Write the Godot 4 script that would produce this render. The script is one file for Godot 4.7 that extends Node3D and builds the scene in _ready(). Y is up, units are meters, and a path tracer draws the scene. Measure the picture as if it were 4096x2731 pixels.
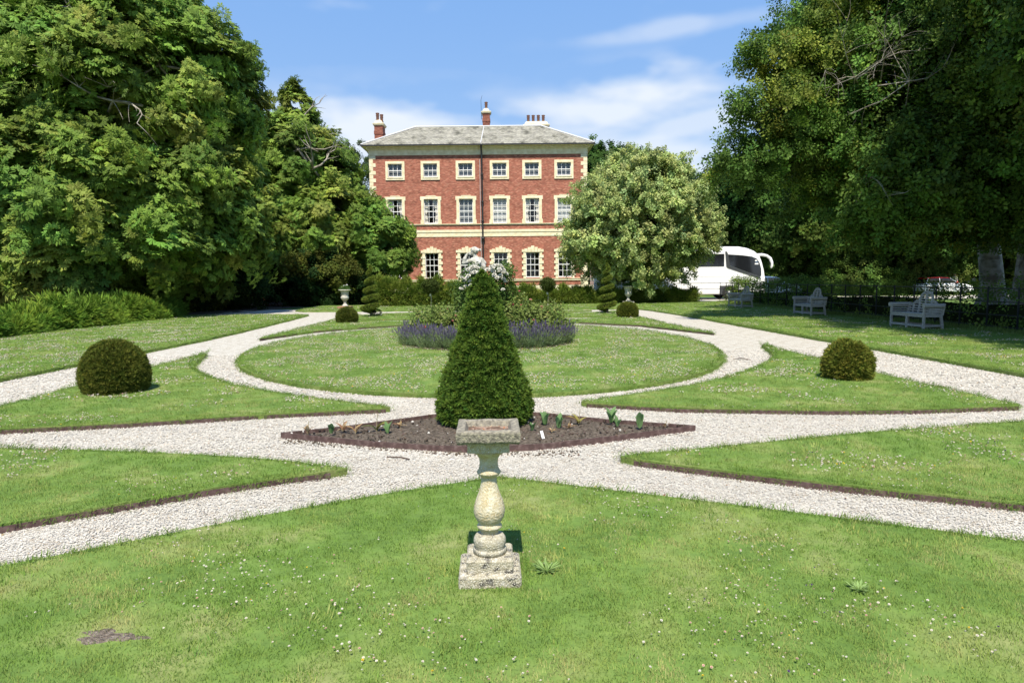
extends Node3D
# A formal garden in front of a red brick country house: gravel paths, cut lawns, clipped yew, big trees, a parked coach.

const SUN_AZIMUTH := -1.5
const SUN_HEIGHT := 59.0
const LAWN_TOP := 0.07

var rng := RandomNumberGenerator.new()
var taken := {}
var mats := {}
var lawns: Array[PackedVector2Array] = []
var stain_noise := noise(0.55, 58, FastNoiseLite.TYPE_SIMPLEX_SMOOTH, 3)


# ------------------------------------------------------------------ mesh collector
class MB:
	var v := PackedVector3Array()
	var n := PackedVector3Array()
	var c := PackedColorArray()
	var ix := PackedInt32Array()
	var col := Color(1, 1, 1)
	var o := Vector3.ZERO

	func tri(a: Vector3, b: Vector3, d: Vector3) -> void:
		var nn := (b - a).cross(d - a).normalized()
		var i := v.size()
		v.append(a - o); v.append(b - o); v.append(d - o)
		n.append(nn); n.append(nn); n.append(nn)
		c.append(col); c.append(col); c.append(col)
		ix.append(i); ix.append(i + 2); ix.append(i + 1)

	func quad(a: Vector3, b: Vector3, d: Vector3, e: Vector3) -> void:
		var nn := (d - a).cross(e - b).normalized()
		var i := v.size()
		v.append(a - o); v.append(b - o); v.append(d - o); v.append(e - o)
		for k in 4:
			n.append(nn); c.append(col)
		ix.append(i); ix.append(i + 2); ix.append(i + 1)
		ix.append(i); ix.append(i + 3); ix.append(i + 2)

	func box(ctr: Vector3, size: Vector3, b := Basis.IDENTITY) -> void:
		var h := size / 2
		var p: Array[Vector3] = []
		for sz in [-1, 1]:
			for sy in [-1, 1]:
				for sx in [-1, 1]:
					p.append(ctr + b * Vector3(h.x * sx, h.y * sy, h.z * sz))
		quad(p[4], p[5], p[7], p[6])
		quad(p[1], p[0], p[2], p[3])
		quad(p[5], p[1], p[3], p[7])
		quad(p[0], p[4], p[6], p[2])
		quad(p[6], p[7], p[3], p[2])
		quad(p[0], p[1], p[5], p[4])

	func ext(x0: float, x1: float, y0: float, y1: float, z0: float, z1: float) -> void:
		box(Vector3((x0 + x1) / 2, (y0 + y1) / 2, (z0 + z1) / 2), Vector3(absf(x1 - x0), absf(y1 - y0), absf(z1 - z0)))

	# box with its top and upright edges cut back a little
	func cbox(ctr: Vector3, size: Vector3, ch: float, b := Basis.IDENTITY) -> void:
		var h := size / 2
		var rows: Array = []
		for s in [[-h.y, 0.0], [h.y - ch, 0.0], [h.y, ch]]:
			var r := PackedVector3Array()
			var x: float = h.x - s[1]
			var z: float = h.z - s[1]
			for q in [[x, z - ch], [x - ch, z], [-x + ch, z], [-x, z - ch], [-x, -z + ch], [-x + ch, -z], [x - ch, -z], [x, -z + ch]]:
				r.append(ctr + b * Vector3(q[0], s[0], q[1]))
			rows.append(r)
		for i in 2:
			for j in 8:
				var k := (j + 1) % 8
				quad(rows[i][k], rows[i][j], rows[i + 1][j], rows[i + 1][k])
		for j in range(1, 7):
			tri(rows[2][0], rows[2][j + 1], rows[2][j])
			tri(rows[0][0], rows[0][j], rows[0][j + 1])

	# outline in x, y (counter-clockwise) pulled from z0 back to z1 (z0 > z1)
	func prism(poly: PackedVector2Array, z0: float, z1: float, xf := Transform3D.IDENTITY) -> void:
		if Geometry2D.is_polygon_clockwise(poly):
			poly = poly.duplicate()
			poly.reverse()
		var t := Geometry2D.triangulate_polygon(poly)
		for i in range(0, t.size(), 3):
			var a := poly[t[i]]
			var b := poly[t[i + 1]]
			var d := poly[t[i + 2]]
			if (b - a).cross(d - a) < 0:
				var s := b
				b = d
				d = s
			tri(xf * Vector3(a.x, a.y, z0), xf * Vector3(b.x, b.y, z0), xf * Vector3(d.x, d.y, z0))
			tri(xf * Vector3(a.x, a.y, z1), xf * Vector3(d.x, d.y, z1), xf * Vector3(b.x, b.y, z1))
		for i in poly.size():
			var a := poly[i]
			var b := poly[(i + 1) % poly.size()]
			quad(xf * Vector3(a.x, a.y, z1), xf * Vector3(b.x, b.y, z1), xf * Vector3(b.x, b.y, z0), xf * Vector3(a.x, a.y, z0))

	# smooth sheet through rows of points
	func grid(rows: Array, wrap := false, flip := false) -> void:
		var base := v.size()
		var m: int = rows[0].size()
		var nn := PackedVector3Array()
		nn.resize(rows.size() * m)
		for i in rows.size() - 1:
			for j in (m if wrap else m - 1):
				var k := (j + 1) % m
				var q := [i * m + j, i * m + k, (i + 1) * m + k, (i + 1) * m + j]
				if flip:
					q = [q[0], q[3], q[2], q[1]]
				var p0: Vector3 = rows[q[0] / m][q[0] % m]
				var p1: Vector3 = rows[q[1] / m][q[1] % m]
				var p2: Vector3 = rows[q[2] / m][q[2] % m]
				var p3: Vector3 = rows[q[3] / m][q[3] % m]
				var fn := (p2 - p0).cross(p3 - p1)
				for t in 4:
					nn[q[t]] += fn
				ix.append(base + q[0]); ix.append(base + q[2]); ix.append(base + q[1])
				ix.append(base + q[0]); ix.append(base + q[3]); ix.append(base + q[2])
		for i in rows.size():
			for j in m:
				v.append(rows[i][j] - o)
				n.append(nn[i * m + j].normalized())
				c.append(col)

	# profile of (radius, height), turned round the y axis
	func lathe(prof: Array, seg: int, at := Vector3.ZERO, flutes := 0, f0 := 0.0, f1 := 0.0, depth := 0.0) -> void:
		var rows: Array = []
		for p in prof:
			var r := PackedVector3Array()
			for j in seg:
				var a := TAU * j / seg
				var rr: float = p.x
				if flutes > 0 and p.y > f0 and p.y < f1:
					rr *= 1.0 - depth * (0.5 + 0.5 * cos(a * flutes))
				r.append(at + Vector3(cos(a) * rr, p.y, -sin(a) * rr))
			rows.append(r)
		grid(rows, true)

	func tube(path: PackedVector3Array, rad: PackedFloat32Array, sides := 6) -> void:
		var rows: Array = []
		var up := Vector3(0.31, 0.2, 0.93).normalized()
		for i in path.size():
			var d := (path[mini(i + 1, path.size() - 1)] - path[maxi(i - 1, 0)]).normalized()
			var x := d.cross(up).normalized()
			if x.length() < 0.1:
				x = d.cross(Vector3.RIGHT).normalized()
			var y := x.cross(d)
			up = d.cross(x) * -1.0
			up = y
			var r := PackedVector3Array()
			for j in sides:
				var a := TAU * j / sides
				r.append(path[i] + (x * cos(a) - y * sin(a)) * rad[i])
			rows.append(r)
		grid(rows, true, false)

	func join(b: MB, xf: Transform3D) -> void:
		var base := v.size()
		for i in b.v.size():
			v.append(xf * b.v[i] - o)
			n.append((xf.basis * b.n[i]).normalized())
			c.append(b.c[i])
		for i in b.ix:
			ix.append(base + i)

	func mesh() -> ArrayMesh:
		var a := []
		a.resize(Mesh.ARRAY_MAX)
		a[Mesh.ARRAY_VERTEX] = v
		a[Mesh.ARRAY_NORMAL] = n
		a[Mesh.ARRAY_COLOR] = c
		a[Mesh.ARRAY_INDEX] = ix
		var m := ArrayMesh.new()
		m.add_surface_from_arrays(Mesh.PRIMITIVE_TRIANGLES, a)
		return m


# places and tints of copies
class Buf:
	var f := PackedFloat32Array()
	var count := 0

	func put(b: Basis, p: Vector3, k: Color) -> void:
		f.append_array(PackedFloat32Array([b.x.x, b.y.x, b.z.x, p.x, b.x.y, b.y.y, b.z.y, p.y, b.x.z, b.y.z, b.z.z, p.z, k.r, k.g, k.b, 1.0]))
		count += 1


# ------------------------------------------------------------------ naming and tagging
func numbered(called: String) -> String:
	if not taken.has(called):
		taken[called] = 0
		return called
	taken[called] += 1
	return "%s_%03d" % [called, taken[called]]


func tag(o: Node3D, label := "", category := "", group := "", kind := "") -> void:
	if label: o.set_meta("label", label)
	if category: o.set_meta("category", category)
	if group: o.set_meta("group", group)
	if kind: o.set_meta("kind", kind)


func thing(called: String, label: String, category: String, at := Vector3.ZERO, turn := 0.0, group := "") -> Node3D:
	var t := Node3D.new()
	t.name = numbered(called)
	add_child(t)
	t.position = at
	t.rotation.y = turn
	tag(t, label, category, group)
	return t


func part(parent: Node3D, called: String, b: MB, m: Material, label := "") -> MeshInstance3D:
	var p := MeshInstance3D.new()
	p.name = called
	p.mesh = b.mesh()
	p.material_override = m
	parent.add_child(p, true)
	if label: p.set_meta("label", label)
	return p


func meshpart(parent: Node3D, called: String, mesh: Mesh, m: Material, xf := Transform3D.IDENTITY) -> MeshInstance3D:
	var p := MeshInstance3D.new()
	p.name = called
	p.mesh = mesh
	p.material_override = m
	p.transform = xf
	parent.add_child(p, true)
	return p


func single(called: String, b: MB, m: Material, label: String, category: String, group := "") -> MeshInstance3D:
	var p := part(self, numbered(called), b, m)
	tag(p, label, category, group)
	return p


func struct(called: String, b: MB, m: Material, label := "") -> MeshInstance3D:
	var p := part(self, numbered(called), b, m)
	tag(p, label, "", "", "structure")
	return p


func scatter(parent: Node3D, called: String, mesh: Mesh, m: Material, buf: Buf, kind := "stuff", label := "") -> MultiMeshInstance3D:
	var mm := MultiMesh.new()
	mm.transform_format = MultiMesh.TRANSFORM_3D
	mm.use_colors = true
	mm.mesh = mesh
	mm.instance_count = buf.count
	mm.buffer = buf.f
	var p := MultiMeshInstance3D.new()
	p.name = called if parent != self else numbered(called)
	p.multimesh = mm
	p.material_override = m
	parent.add_child(p, true)
	tag(p, label, "", "", kind)
	return p


func scatter_world(t: Node3D, called: String, mesh: Mesh, m: Material, buf: Buf) -> void:
	scatter(t, called, mesh, m, buf).position = -t.position


func dup(t: Node3D, at: Vector3, turn: float, label: String, group := "") -> Node3D:
	var r: Node3D = t.duplicate()
	var s := String(t.name)
	r.name = numbered(s)
	add_child(r)
	r.position = at
	r.rotation.y = turn
	tag(r, label, t.get_meta("category"), group)
	return r


# ------------------------------------------------------------------ materials
func lin(r: float, g: float, b: float) -> Color:
	return Color(r, g, b).linear_to_srgb()


func plain(r: float, g: float, b: float, rough := 0.8, spec := 0.5) -> StandardMaterial3D:
	var m := StandardMaterial3D.new()
	m.albedo_color = lin(r, g, b)
	m.roughness = rough
	m.metallic_specular = spec
	return m


func noise(freq: float, seed_: int, kind := FastNoiseLite.TYPE_SIMPLEX_SMOOTH, oct := 4) -> FastNoiseLite:
	var f := FastNoiseLite.new()
	f.noise_type = kind
	f.frequency = freq
	f.seed = seed_
	f.fractal_type = FastNoiseLite.FRACTAL_FBM if oct > 1 else FastNoiseLite.FRACTAL_NONE
	f.fractal_octaves = oct
	return f


# stops: [offset, linear r, g, b] ...
func ramp(stops: Array) -> Gradient:
	var g := Gradient.new()
	var off := PackedFloat32Array()
	var cs := PackedColorArray()
	for s in stops:
		off.append(s[0])
		cs.append(lin(s[1], s[2], s[3]))
	g.offsets = off
	g.colors = cs
	return g


func ntex(f: FastNoiseLite, size := 512, g: Gradient = null) -> NoiseTexture2D:
	var t := NoiseTexture2D.new()
	t.width = size
	t.height = size
	t.seamless = true
	t.seamless_blend_skirt = 0.1
	t.generate_mipmaps = false
	t.noise = f
	if g: t.color_ramp = g
	return t


func tri_mat(albedo: Texture2D, metres: float, rough := 0.9, height: Texture2D = null, depth := 0.0) -> StandardMaterial3D:
	var m := StandardMaterial3D.new()
	m.albedo_texture = albedo
	m.roughness = rough
	m.metallic_specular = 0.3
	m.uv1_triplanar = true
	m.uv1_world_triplanar = true
	m.uv1_scale = Vector3.ONE / metres
	if height:
		m.heightmap_enabled = true
		m.heightmap_texture = height
		m.heightmap_scale = depth
	return m


func leaf_mat(trans: float, rough := 0.55, spec := 0.4) -> StandardMaterial3D:
	var m := StandardMaterial3D.new()
	m.vertex_color_use_as_albedo = true
	m.roughness = rough
	m.metallic_specular = spec
	m.cull_mode = BaseMaterial3D.CULL_DISABLED
	if trans > 0.0:
		m.backlight_enabled = true
		m.backlight = Color(trans, trans, trans).linear_to_srgb()
	return m


func vmat(rough := 0.8, spec := 0.3) -> StandardMaterial3D:
	var m := StandardMaterial3D.new()
	m.vertex_color_use_as_albedo = true
	m.roughness = rough
	m.metallic_specular = spec
	return m


# brick wall: an image of courses, each brick with its own tone
func brick_image(cols: int, rows: int, bw: int, bh: int, tones: Array, mortar: Color, joint: int, offset_rows := true) -> ImageTexture:
	var r := RandomNumberGenerator.new()
	r.seed = 77
	var im := Image.create(cols * bw, rows * bh, false, Image.FORMAT_RGB8)
	im.fill(mortar)
	for y in rows:
		for x in cols:
			var k: Color = tones[r.randi() % tones.size()]
			k = k * (0.9 + 0.2 * r.randf())
			var x0 := x * bw + (bw / 2 if offset_rows and y % 2 else 0)
			im.fill_rect(Rect2i(x0, y * bh, bw - joint, bh - joint), k)
			if x0 + bw > cols * bw:
				im.fill_rect(Rect2i(0, y * bh, x0 + bw - cols * bw - joint, bh - joint), k)
	return ImageTexture.create_from_image(im)


func make_materials() -> void:
	mats.leaf = leaf_mat(0.7, 0.75, 0.2)
	mats.leaf_gloss = leaf_mat(0.55, 0.6, 0.28)
	mats.needle = leaf_mat(0.16, 0.7, 0.25)
	mats.blade = leaf_mat(0.4, 0.65, 0.25)
	mats.petal = leaf_mat(0.3, 0.7, 0.2)
	mats.v = vmat()
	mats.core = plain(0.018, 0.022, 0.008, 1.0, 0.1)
	mats.bark = tri_mat(ntex(noise(0.02, 5), 256, ramp([[0.25, 0.05, 0.042, 0.034], [0.55, 0.13, 0.115, 0.095], [0.8, 0.2, 0.185, 0.16]])), 1.2, 0.95, ntex(noise(0.05, 6), 256), 2.0)
	mats.pale_bark = tri_mat(ntex(noise(0.012, 15), 256, ramp([[0.25, 0.15, 0.13, 0.1], [0.5, 0.3, 0.275, 0.23], [0.8, 0.42, 0.39, 0.34]])), 1.6, 0.95, ntex(noise(0.04, 16), 256), 2.0)
	# ground
	mats.lawn = tri_mat(ntex(noise(0.006, 1), 1024, ramp([[0.2, 0.095, 0.16, 0.033], [0.45, 0.12, 0.195, 0.042], [0.62, 0.15, 0.215, 0.052], [0.85, 0.21, 0.24, 0.085]])), 5.3, 0.95, ntex(noise(0.09, 2), 512), 1.5)
	mats.lawn.detail_enabled = false
	mats.rough_grass = tri_mat(ntex(noise(0.012, 3), 512, ramp([[0.2, 0.05, 0.1, 0.02], [0.5, 0.09, 0.15, 0.03], [0.8, 0.17, 0.19, 0.06]])), 9.0, 0.95)
	var cell := noise(0.11, 7, FastNoiseLite.TYPE_CELLULAR, 1)
	cell.cellular_return_type = FastNoiseLite.RETURN_CELL_VALUE
	var cellh := noise(0.11, 7, FastNoiseLite.TYPE_CELLULAR, 1)
	cellh.cellular_return_type = FastNoiseLite.RETURN_DISTANCE2_SUB
	mats.gravel = tri_mat(ntex(cell, 1024, ramp([[0.0, 0.26, 0.25, 0.22], [0.2, 0.39, 0.37, 0.325], [0.5, 0.47, 0.445, 0.39], [0.8, 0.52, 0.495, 0.44], [1.0, 0.58, 0.56, 0.51]])), 1.6, 0.95, ntex(cellh, 1024), 0.35)
	mats.gravel.detail_enabled = true
	mats.gravel.detail_blend_mode = BaseMaterial3D.BLEND_MODE_MUL
	mats.gravel.detail_albedo = ntex(noise(0.012, 8), 512, ramp([[0.2, 0.8, 0.76, 0.7], [0.45, 0.97, 0.96, 0.94], [0.8, 1.0, 1.0, 1.0]]))
	mats.gravel.uv2_triplanar = true
	mats.gravel.uv2_world_triplanar = true
	mats.gravel.uv2_scale = Vector3.ONE / 6.0
	mats.stone_bit = vmat(0.9, 0.3)
	mats.soil = tri_mat(ntex(noise(0.03, 21), 512, ramp([[0.2, 0.07, 0.056, 0.043], [0.5, 0.125, 0.101, 0.078], [0.8, 0.19, 0.158, 0.125]])), 0.8, 1.0, ntex(noise(0.07, 22), 512), 2.5)
	mats.pale_soil = tri_mat(ntex(noise(0.03, 24), 512, ramp([[0.2, 0.1, 0.08, 0.062], [0.5, 0.19, 0.155, 0.12], [0.8, 0.27, 0.23, 0.185]])), 0.5, 1.0, ntex(noise(0.07, 25), 512), 1.5)
	mats.edging = tri_mat(ntex(noise(0.03, 23), 256, ramp([[0.2, 0.07, 0.045, 0.041], [0.55, 0.11, 0.07, 0.064], [0.85, 0.17, 0.125, 0.115]])), 0.6, 0.7)
	# stone
	mats.sandstone = tri_mat(ntex(noise(0.016, 31), 512, ramp([[0.2, 0.42, 0.34, 0.19], [0.4, 0.46, 0.395, 0.25], [0.62, 0.49, 0.44, 0.3], [0.85, 0.55, 0.52, 0.42]])), 0.42, 0.95, ntex(noise(0.05, 32), 512), 0.5)
	mats.lichen = tri_mat(ntex(noise(0.012, 33), 512, ramp([[0.16, 0.06, 0.056, 0.05], [0.28, 0.18, 0.165, 0.13], [0.42, 0.32, 0.29, 0.2], [0.68, 0.39, 0.36, 0.28], [0.85, 0.52, 0.5, 0.45]])), 0.42, 1.0, ntex(noise(0.06, 34), 512), 0.5)
	var crust := ntex(noise(0.085, 38, FastNoiseLite.TYPE_SIMPLEX_SMOOTH, 3), 512)
	var cg := Gradient.new()
	cg.offsets = PackedFloat32Array([0.0, 0.6, 0.66, 0.8])
	cg.colors = PackedColorArray([Color(0.78, 0.76, 0.7, 0.0), Color(0.78, 0.76, 0.7, 0.0), Color(0.84, 0.82, 0.76, 0.75), Color(0.88, 0.87, 0.83, 0.9)])
	crust.color_ramp = cg
	for q in [mats.sandstone, mats.lichen]:
		q.detail_enabled = true
		q.detail_blend_mode = BaseMaterial3D.BLEND_MODE_MIX
		q.detail_albedo = crust
		q.uv2_triplanar = true
		q.uv2_world_triplanar = true
		q.uv2_scale = Vector3.ONE / 0.55
	mats.bowl_stone = tri_mat(ntex(noise(0.03, 35), 512, ramp([[0.2, 0.12, 0.11, 0.09], [0.5, 0.23, 0.21, 0.17], [0.75, 0.31, 0.285, 0.22], [0.9, 0.38, 0.34, 0.23]])), 0.4, 1.0, ntex(noise(0.06, 36), 512), 0.45)
	mats.bowl_inside = tri_mat(ntex(noise(0.02, 37), 256, ramp([[0.25, 0.1, 0.07, 0.05], [0.5, 0.2, 0.125, 0.09], [0.8, 0.3, 0.22, 0.17]])), 0.3, 1.0)
	mats.marble = tri_mat(ntex(noise(0.012, 41), 256, ramp([[0.25, 0.28, 0.27, 0.2], [0.45, 0.42, 0.41, 0.365], [0.8, 0.5, 0.495, 0.47]])), 0.5, 0.7)
	mats.urn = tri_mat(ntex(noise(0.02, 43), 256, ramp([[0.25, 0.33, 0.31, 0.26], [0.5, 0.5, 0.485, 0.44], [0.8, 0.57, 0.56, 0.53]])), 0.5, 0.8)
	# house
	var br := brick_image(32, 64, 12, 6, [Color(0.63, 0.375, 0.31), Color(0.605, 0.355, 0.29), Color(0.655, 0.405, 0.335), Color(0.56, 0.325, 0.27), Color(0.7, 0.47, 0.39)], Color(0.66, 0.52, 0.45), 1)
	mats.brick = tri_mat(br, 7.2, 0.9)
	mats.brick.uv1_scale = Vector3(1 / 7.2, 1 / 4.8, 1 / 7.2)
	mats.brick.detail_enabled = true
	mats.brick.detail_blend_mode = BaseMaterial3D.BLEND_MODE_MUL
	mats.brick.detail_albedo = ntex(noise(0.013, 51), 512, ramp([[0.15, 0.76, 0.73, 0.72], [0.35, 0.9, 0.89, 0.88], [0.6, 1.0, 1.0, 1.0], [0.9, 1.0, 1.0, 1.0]]))
	mats.brick.uv2_triplanar = true
	mats.brick.uv2_world_triplanar = true
	mats.brick.uv2_scale = Vector3(1 / 11.0, 1 / 14.0, 1 / 11.0)
	mats.brick_plain = plain(0.3, 0.12, 0.075, 0.9)
	mats.cream = tri_mat(ntex(noise(0.02, 53), 256, ramp([[0.2, 0.67, 0.59, 0.39], [0.6, 0.75, 0.68, 0.48], [0.85, 0.78, 0.72, 0.54]])), 3.0, 0.75)
	mats.white_paint = plain(0.8, 0.8, 0.78, 0.5)
	mats.black_iron = plain(0.018, 0.018, 0.019, 0.5)
	var sl := brick_image(24, 48, 10, 8, [Color(0.64, 0.63, 0.585), Color(0.6, 0.59, 0.55), Color(0.68, 0.67, 0.62), Color(0.57, 0.56, 0.53)], Color(0.4, 0.39, 0.37), 1)
	mats.slate = tri_mat(sl, 7.0, 0.85)
	mats.slate.uv1_scale = Vector3(1 / 7.2, 1 / 4.6, 1 / 14.4)
	mats.slate.detail_enabled = true
	mats.slate.detail_blend_mode = BaseMaterial3D.BLEND_MODE_MUL
	mats.slate.detail_albedo = ntex(noise(0.009, 55), 512, ramp([[0.2, 0.22, 0.22, 0.2], [0.34, 0.66, 0.66, 0.63], [0.46, 0.97, 0.97, 0.95], [0.9, 1.0, 1.0, 1.0]]))
	mats.slate.uv2_triplanar = true
	mats.slate.uv2_world_triplanar = true
	mats.slate.uv2_scale = Vector3(1 / 9.0, 1 / 16.0, 1 / 16.0)
	mats.lead = plain(0.55, 0.55, 0.55, 0.6)
	var gl := StandardMaterial3D.new()
	gl.albedo_color = Color(0.1, 0.12, 0.12, 0.03)
	gl.transparency = BaseMaterial3D.TRANSPARENCY_ALPHA
	gl.roughness = 0.03
	gl.metallic_specular = 0.6
	mats.glass = gl
	mats.room = plain(0.03, 0.026, 0.022, 1.0)
	mats.curtain = plain(0.62, 0.6, 0.55, 0.95)
	mats.curtain_red = plain(0.05, 0.018, 0.015, 0.95)
	mats.blind = plain(0.14, 0.16, 0.18, 0.9)
	mats.lace = tri_mat(ntex(noise(0.05, 57), 256, ramp([[0.3, 0.16, 0.18, 0.19], [0.45, 0.4, 0.43, 0.43], [0.6, 0.62, 0.64, 0.62]])), 1.1, 0.95)
	mats.pot = plain(0.13, 0.06, 0.04, 0.9)
	# other
	mats.coach_white = plain(0.82, 0.82, 0.82, 0.25, 0.5)
	mats.coach_white.clearcoat_enabled = true
	mats.coach_white.clearcoat = 0.6
	mats.coach_white.clearcoat_roughness = 0.05
	mats.tinted = plain(0.012, 0.013, 0.015, 0.06, 0.6)
	mats.dark_trim = plain(0.05, 0.053, 0.057, 0.35)
	mats.rubber = plain(0.015, 0.015, 0.015, 0.9)
	mats.alloy = plain(0.45, 0.45, 0.46, 0.35)
	mats.alloy.metallic = 0.6
	mats.red_paint = plain(0.5, 0.02, 0.02, 0.25)
	mats.blue_paint = plain(0.1, 0.16, 0.28, 0.25)
	mats.teak = tri_mat(ntex(noise(0.05, 61), 256, ramp([[0.2, 0.27, 0.25, 0.21], [0.5, 0.38, 0.355, 0.3], [0.8, 0.47, 0.44, 0.38]])), 0.7, 0.9)
	mats.teak.uv1_scale = Vector3(4, 1.2, 1.2)
	mats.rail = plain(0.012, 0.014, 0.015, 0.6)
	mats.ochre = plain(0.3, 0.16, 0.1, 0.95)


# ------------------------------------------------------------------ the scene
func _ready() -> void:
	rng.seed = 4711
	var cam := Camera3D.new()
	cam.name = "camera"
	cam.fov = 53.08
	cam.near = 0.05
	cam.far = 900.0
	cam.transform = Transform3D(Basis(Vector3.RIGHT, deg_to_rad(-5.22)) * Basis(Vector3.BACK, deg_to_rad(-0.57)), Vector3(0, 1.62, 0))
	add_child(cam)
	cam.current = true
	var we := WorldEnvironment.new()
	we.name = "environment"
	var e := Environment.new()
	e.background_mode = Environment.BG_SKY
	var sk := Sky.new()
	sk.sky_material = make_sky()
	e.sky = sk
	e.background_energy_multiplier = 1.0
	e.tonemap_mode = Environment.TONE_MAPPER_LINEAR
	e.tonemap_exposure = 1.5
	e.sdfgi_enabled = true
	e.ssao_enabled = true
	e.ssil_enabled = true
	we.environment = e
	add_child(we)
	var sun := DirectionalLight3D.new()
	sun.name = "sun"
	sun.light_color = Color(1.0, 0.965, 0.9)
	sun.light_energy = 1.6
	sun.light_angular_distance = 0.5
	sun.shadow_enabled = true
	var az := deg_to_rad(SUN_AZIMUTH)
	var el := deg_to_rad(SUN_HEIGHT)
	sun.basis = Basis.looking_at(-Vector3(sin(az) * cos(el), sin(el), cos(az) * cos(el)))
	add_child(sun)

	make_materials()
	make_ground()
	make_house()
	make_trees()
	make_back_planting()
	make_topiary()
	make_bird_bath()
	make_centre_bed()
	make_urns()
	make_benches()
	make_fence()
	make_vehicles()
	make_people()
	make_small_things()
	make_turf()


func make_sky() -> PanoramaSkyMaterial:
	var w := 2048
	var h := 1024
	var f := PackedFloat32Array()
	f.resize(w * h * 3)
	var big := noise(1.1, 101, FastNoiseLite.TYPE_SIMPLEX_SMOOTH, 5)
	var streak := noise(2.3, 102, FastNoiseLite.TYPE_SIMPLEX_SMOOTH, 5)
	var fine := noise(7.0, 103, FastNoiseLite.TYPE_SIMPLEX_SMOOTH, 4)
	# wisps: azimuth, height, half width, half height (degrees), strength
	var wisps := [[11.0, 14.6, 5.5, 1.9, 0.9, 0.1], [6.5, 13.2, 8.0, 1.5, 0.85, 0.05], [1.0, 11.6, 9.0, 1.4, 0.7], [-12.5, 11.4, 11.0, 2.7, 0.9, 0.05], [2.0, 9.6, 22.0, 2.4, 0.75], [14.5, 18.9, 8.0, 0.7, 0.4], [13.0, 9.0, 9.0, 2.4, 0.7], [15.0, 11.6, 7.0, 1.2, 0.6],
		[60.0, 13.0, 14.0, 2.5, 0.8], [95.0, 16.0, 12.0, 2.5, 0.8], [150.0, 12.0, 16.0, 3.0, 0.8], [-150.0, 15.0, 16.0, 3.0, 0.8], [-95.0, 13.0, 14.0, 2.5, 0.8], [-60.0, 12.0, 14.0, 2.8, 0.8]]
	for y in h:
		var el := 90.0 - (y + 0.5) * 180.0 / h
		var sy := sin(deg_to_rad(el))
		var cy := cos(deg_to_rad(el))
		var up := clampf(sy, 0.0, 1.0)
		var t := pow(1.0 - up, 3.6)
		var t2 := pow(1.0 - up, 11.0)
		var r := lerpf(0.125, 0.32, t)
		var g := lerpf(0.27, 0.48, t)
		var b := lerpf(0.57, 0.68, t)
		r = lerpf(r, 0.5, t2)
		g = lerpf(g, 0.6, t2)
		b = lerpf(b, 0.7, t2)
		if el < -1.0:
			for x in w:
				var i := (y * w + x) * 3
				f[i] = 0.3; f[i + 1] = 0.32; f[i + 2] = 0.26
			continue
		var near: Array = []
		for q in wisps:
			if absf(el - q[1]) < q[3] * 2.6:
				near.append(q)
		for x in w:
			var az := fposmod((x + 0.5) / w * 360.0 + 180.0, 360.0) - 180.0
			var k := 0.0
			if not near.is_empty() or el > 20.0 or el < 9.0:
				var d := Vector3(sin(deg_to_rad(az)) * cy, sy, -cos(deg_to_rad(az)) * cy)
				var nz := 0.5 + 0.5 * streak.get_noise_3d(d.x * 2.0, d.y * 7.0, d.z * 2.0) + 0.28 * fine.get_noise_3d(d.x, d.y * 2.4, d.z)
				for q in near:
					var da: float = fposmod(az - q[0] + 180.0, 360.0) - 180.0
					var u: float = da / q[2]
					var v: float = (el - q[1] - da * 0.05) / q[3]
					var m := exp(-(u * u + v * v) * 1.1)
					if m > 0.02:
						k = maxf(k, q[4] * clampf((m * 1.0 + (nz - 0.5) * 1.7) * 1.15 + (q[5] if q.size() > 5 else 0.0), 0.0, 1.0) * minf(1.0, m * 3.0))
				if el > 20.0:
					k = maxf(k, smoothstep(0.58, 0.95, nz) * 0.3)
				elif el < 9.0:
					k = maxf(k, clampf((9.0 - el) / 6.0, 0.0, 1.0) * (0.3 + 0.4 * smoothstep(0.3, 0.7, nz)))
			var i := (y * w + x) * 3
			f[i] = lerpf(r, 0.6, k)
			f[i + 1] = lerpf(g, 0.64, k)
			f[i + 2] = lerpf(b, 0.69, k)
	var im := Image.create_from_data(w, h, false, Image.FORMAT_RGBF, f.to_byte_array())
	var m := PanoramaSkyMaterial.new()
	m.panorama = ImageTexture.create_from_image(im)
	return m


# ------------------------------------------------------------------ ground
func P(a: Array) -> PackedVector2Array:
	var r := PackedVector2Array()
	for i in range(0, a.size(), 2):
		r.append(Vector2(a[i], a[i + 1]))
	return r


# outline with its curves rounded by cutting corners, only between the marked points
func soften(p: PackedVector2Array, times := 2, keep := 0.35) -> PackedVector2Array:
	for t in times:
		var q := PackedVector2Array()
		var m := p.size()
		for i in m:
			var a := p[(i + m - 1) % m]
			var b := p[i]
			var c := p[(i + 1) % m]
			if absf((b - a).normalized().angle_to((c - b).normalized())) > keep:
				q.append(b)
			else:
				q.append(b.lerp(a, 0.25))
				q.append(b.lerp(c, 0.25))
		p = q
	return p


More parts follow.
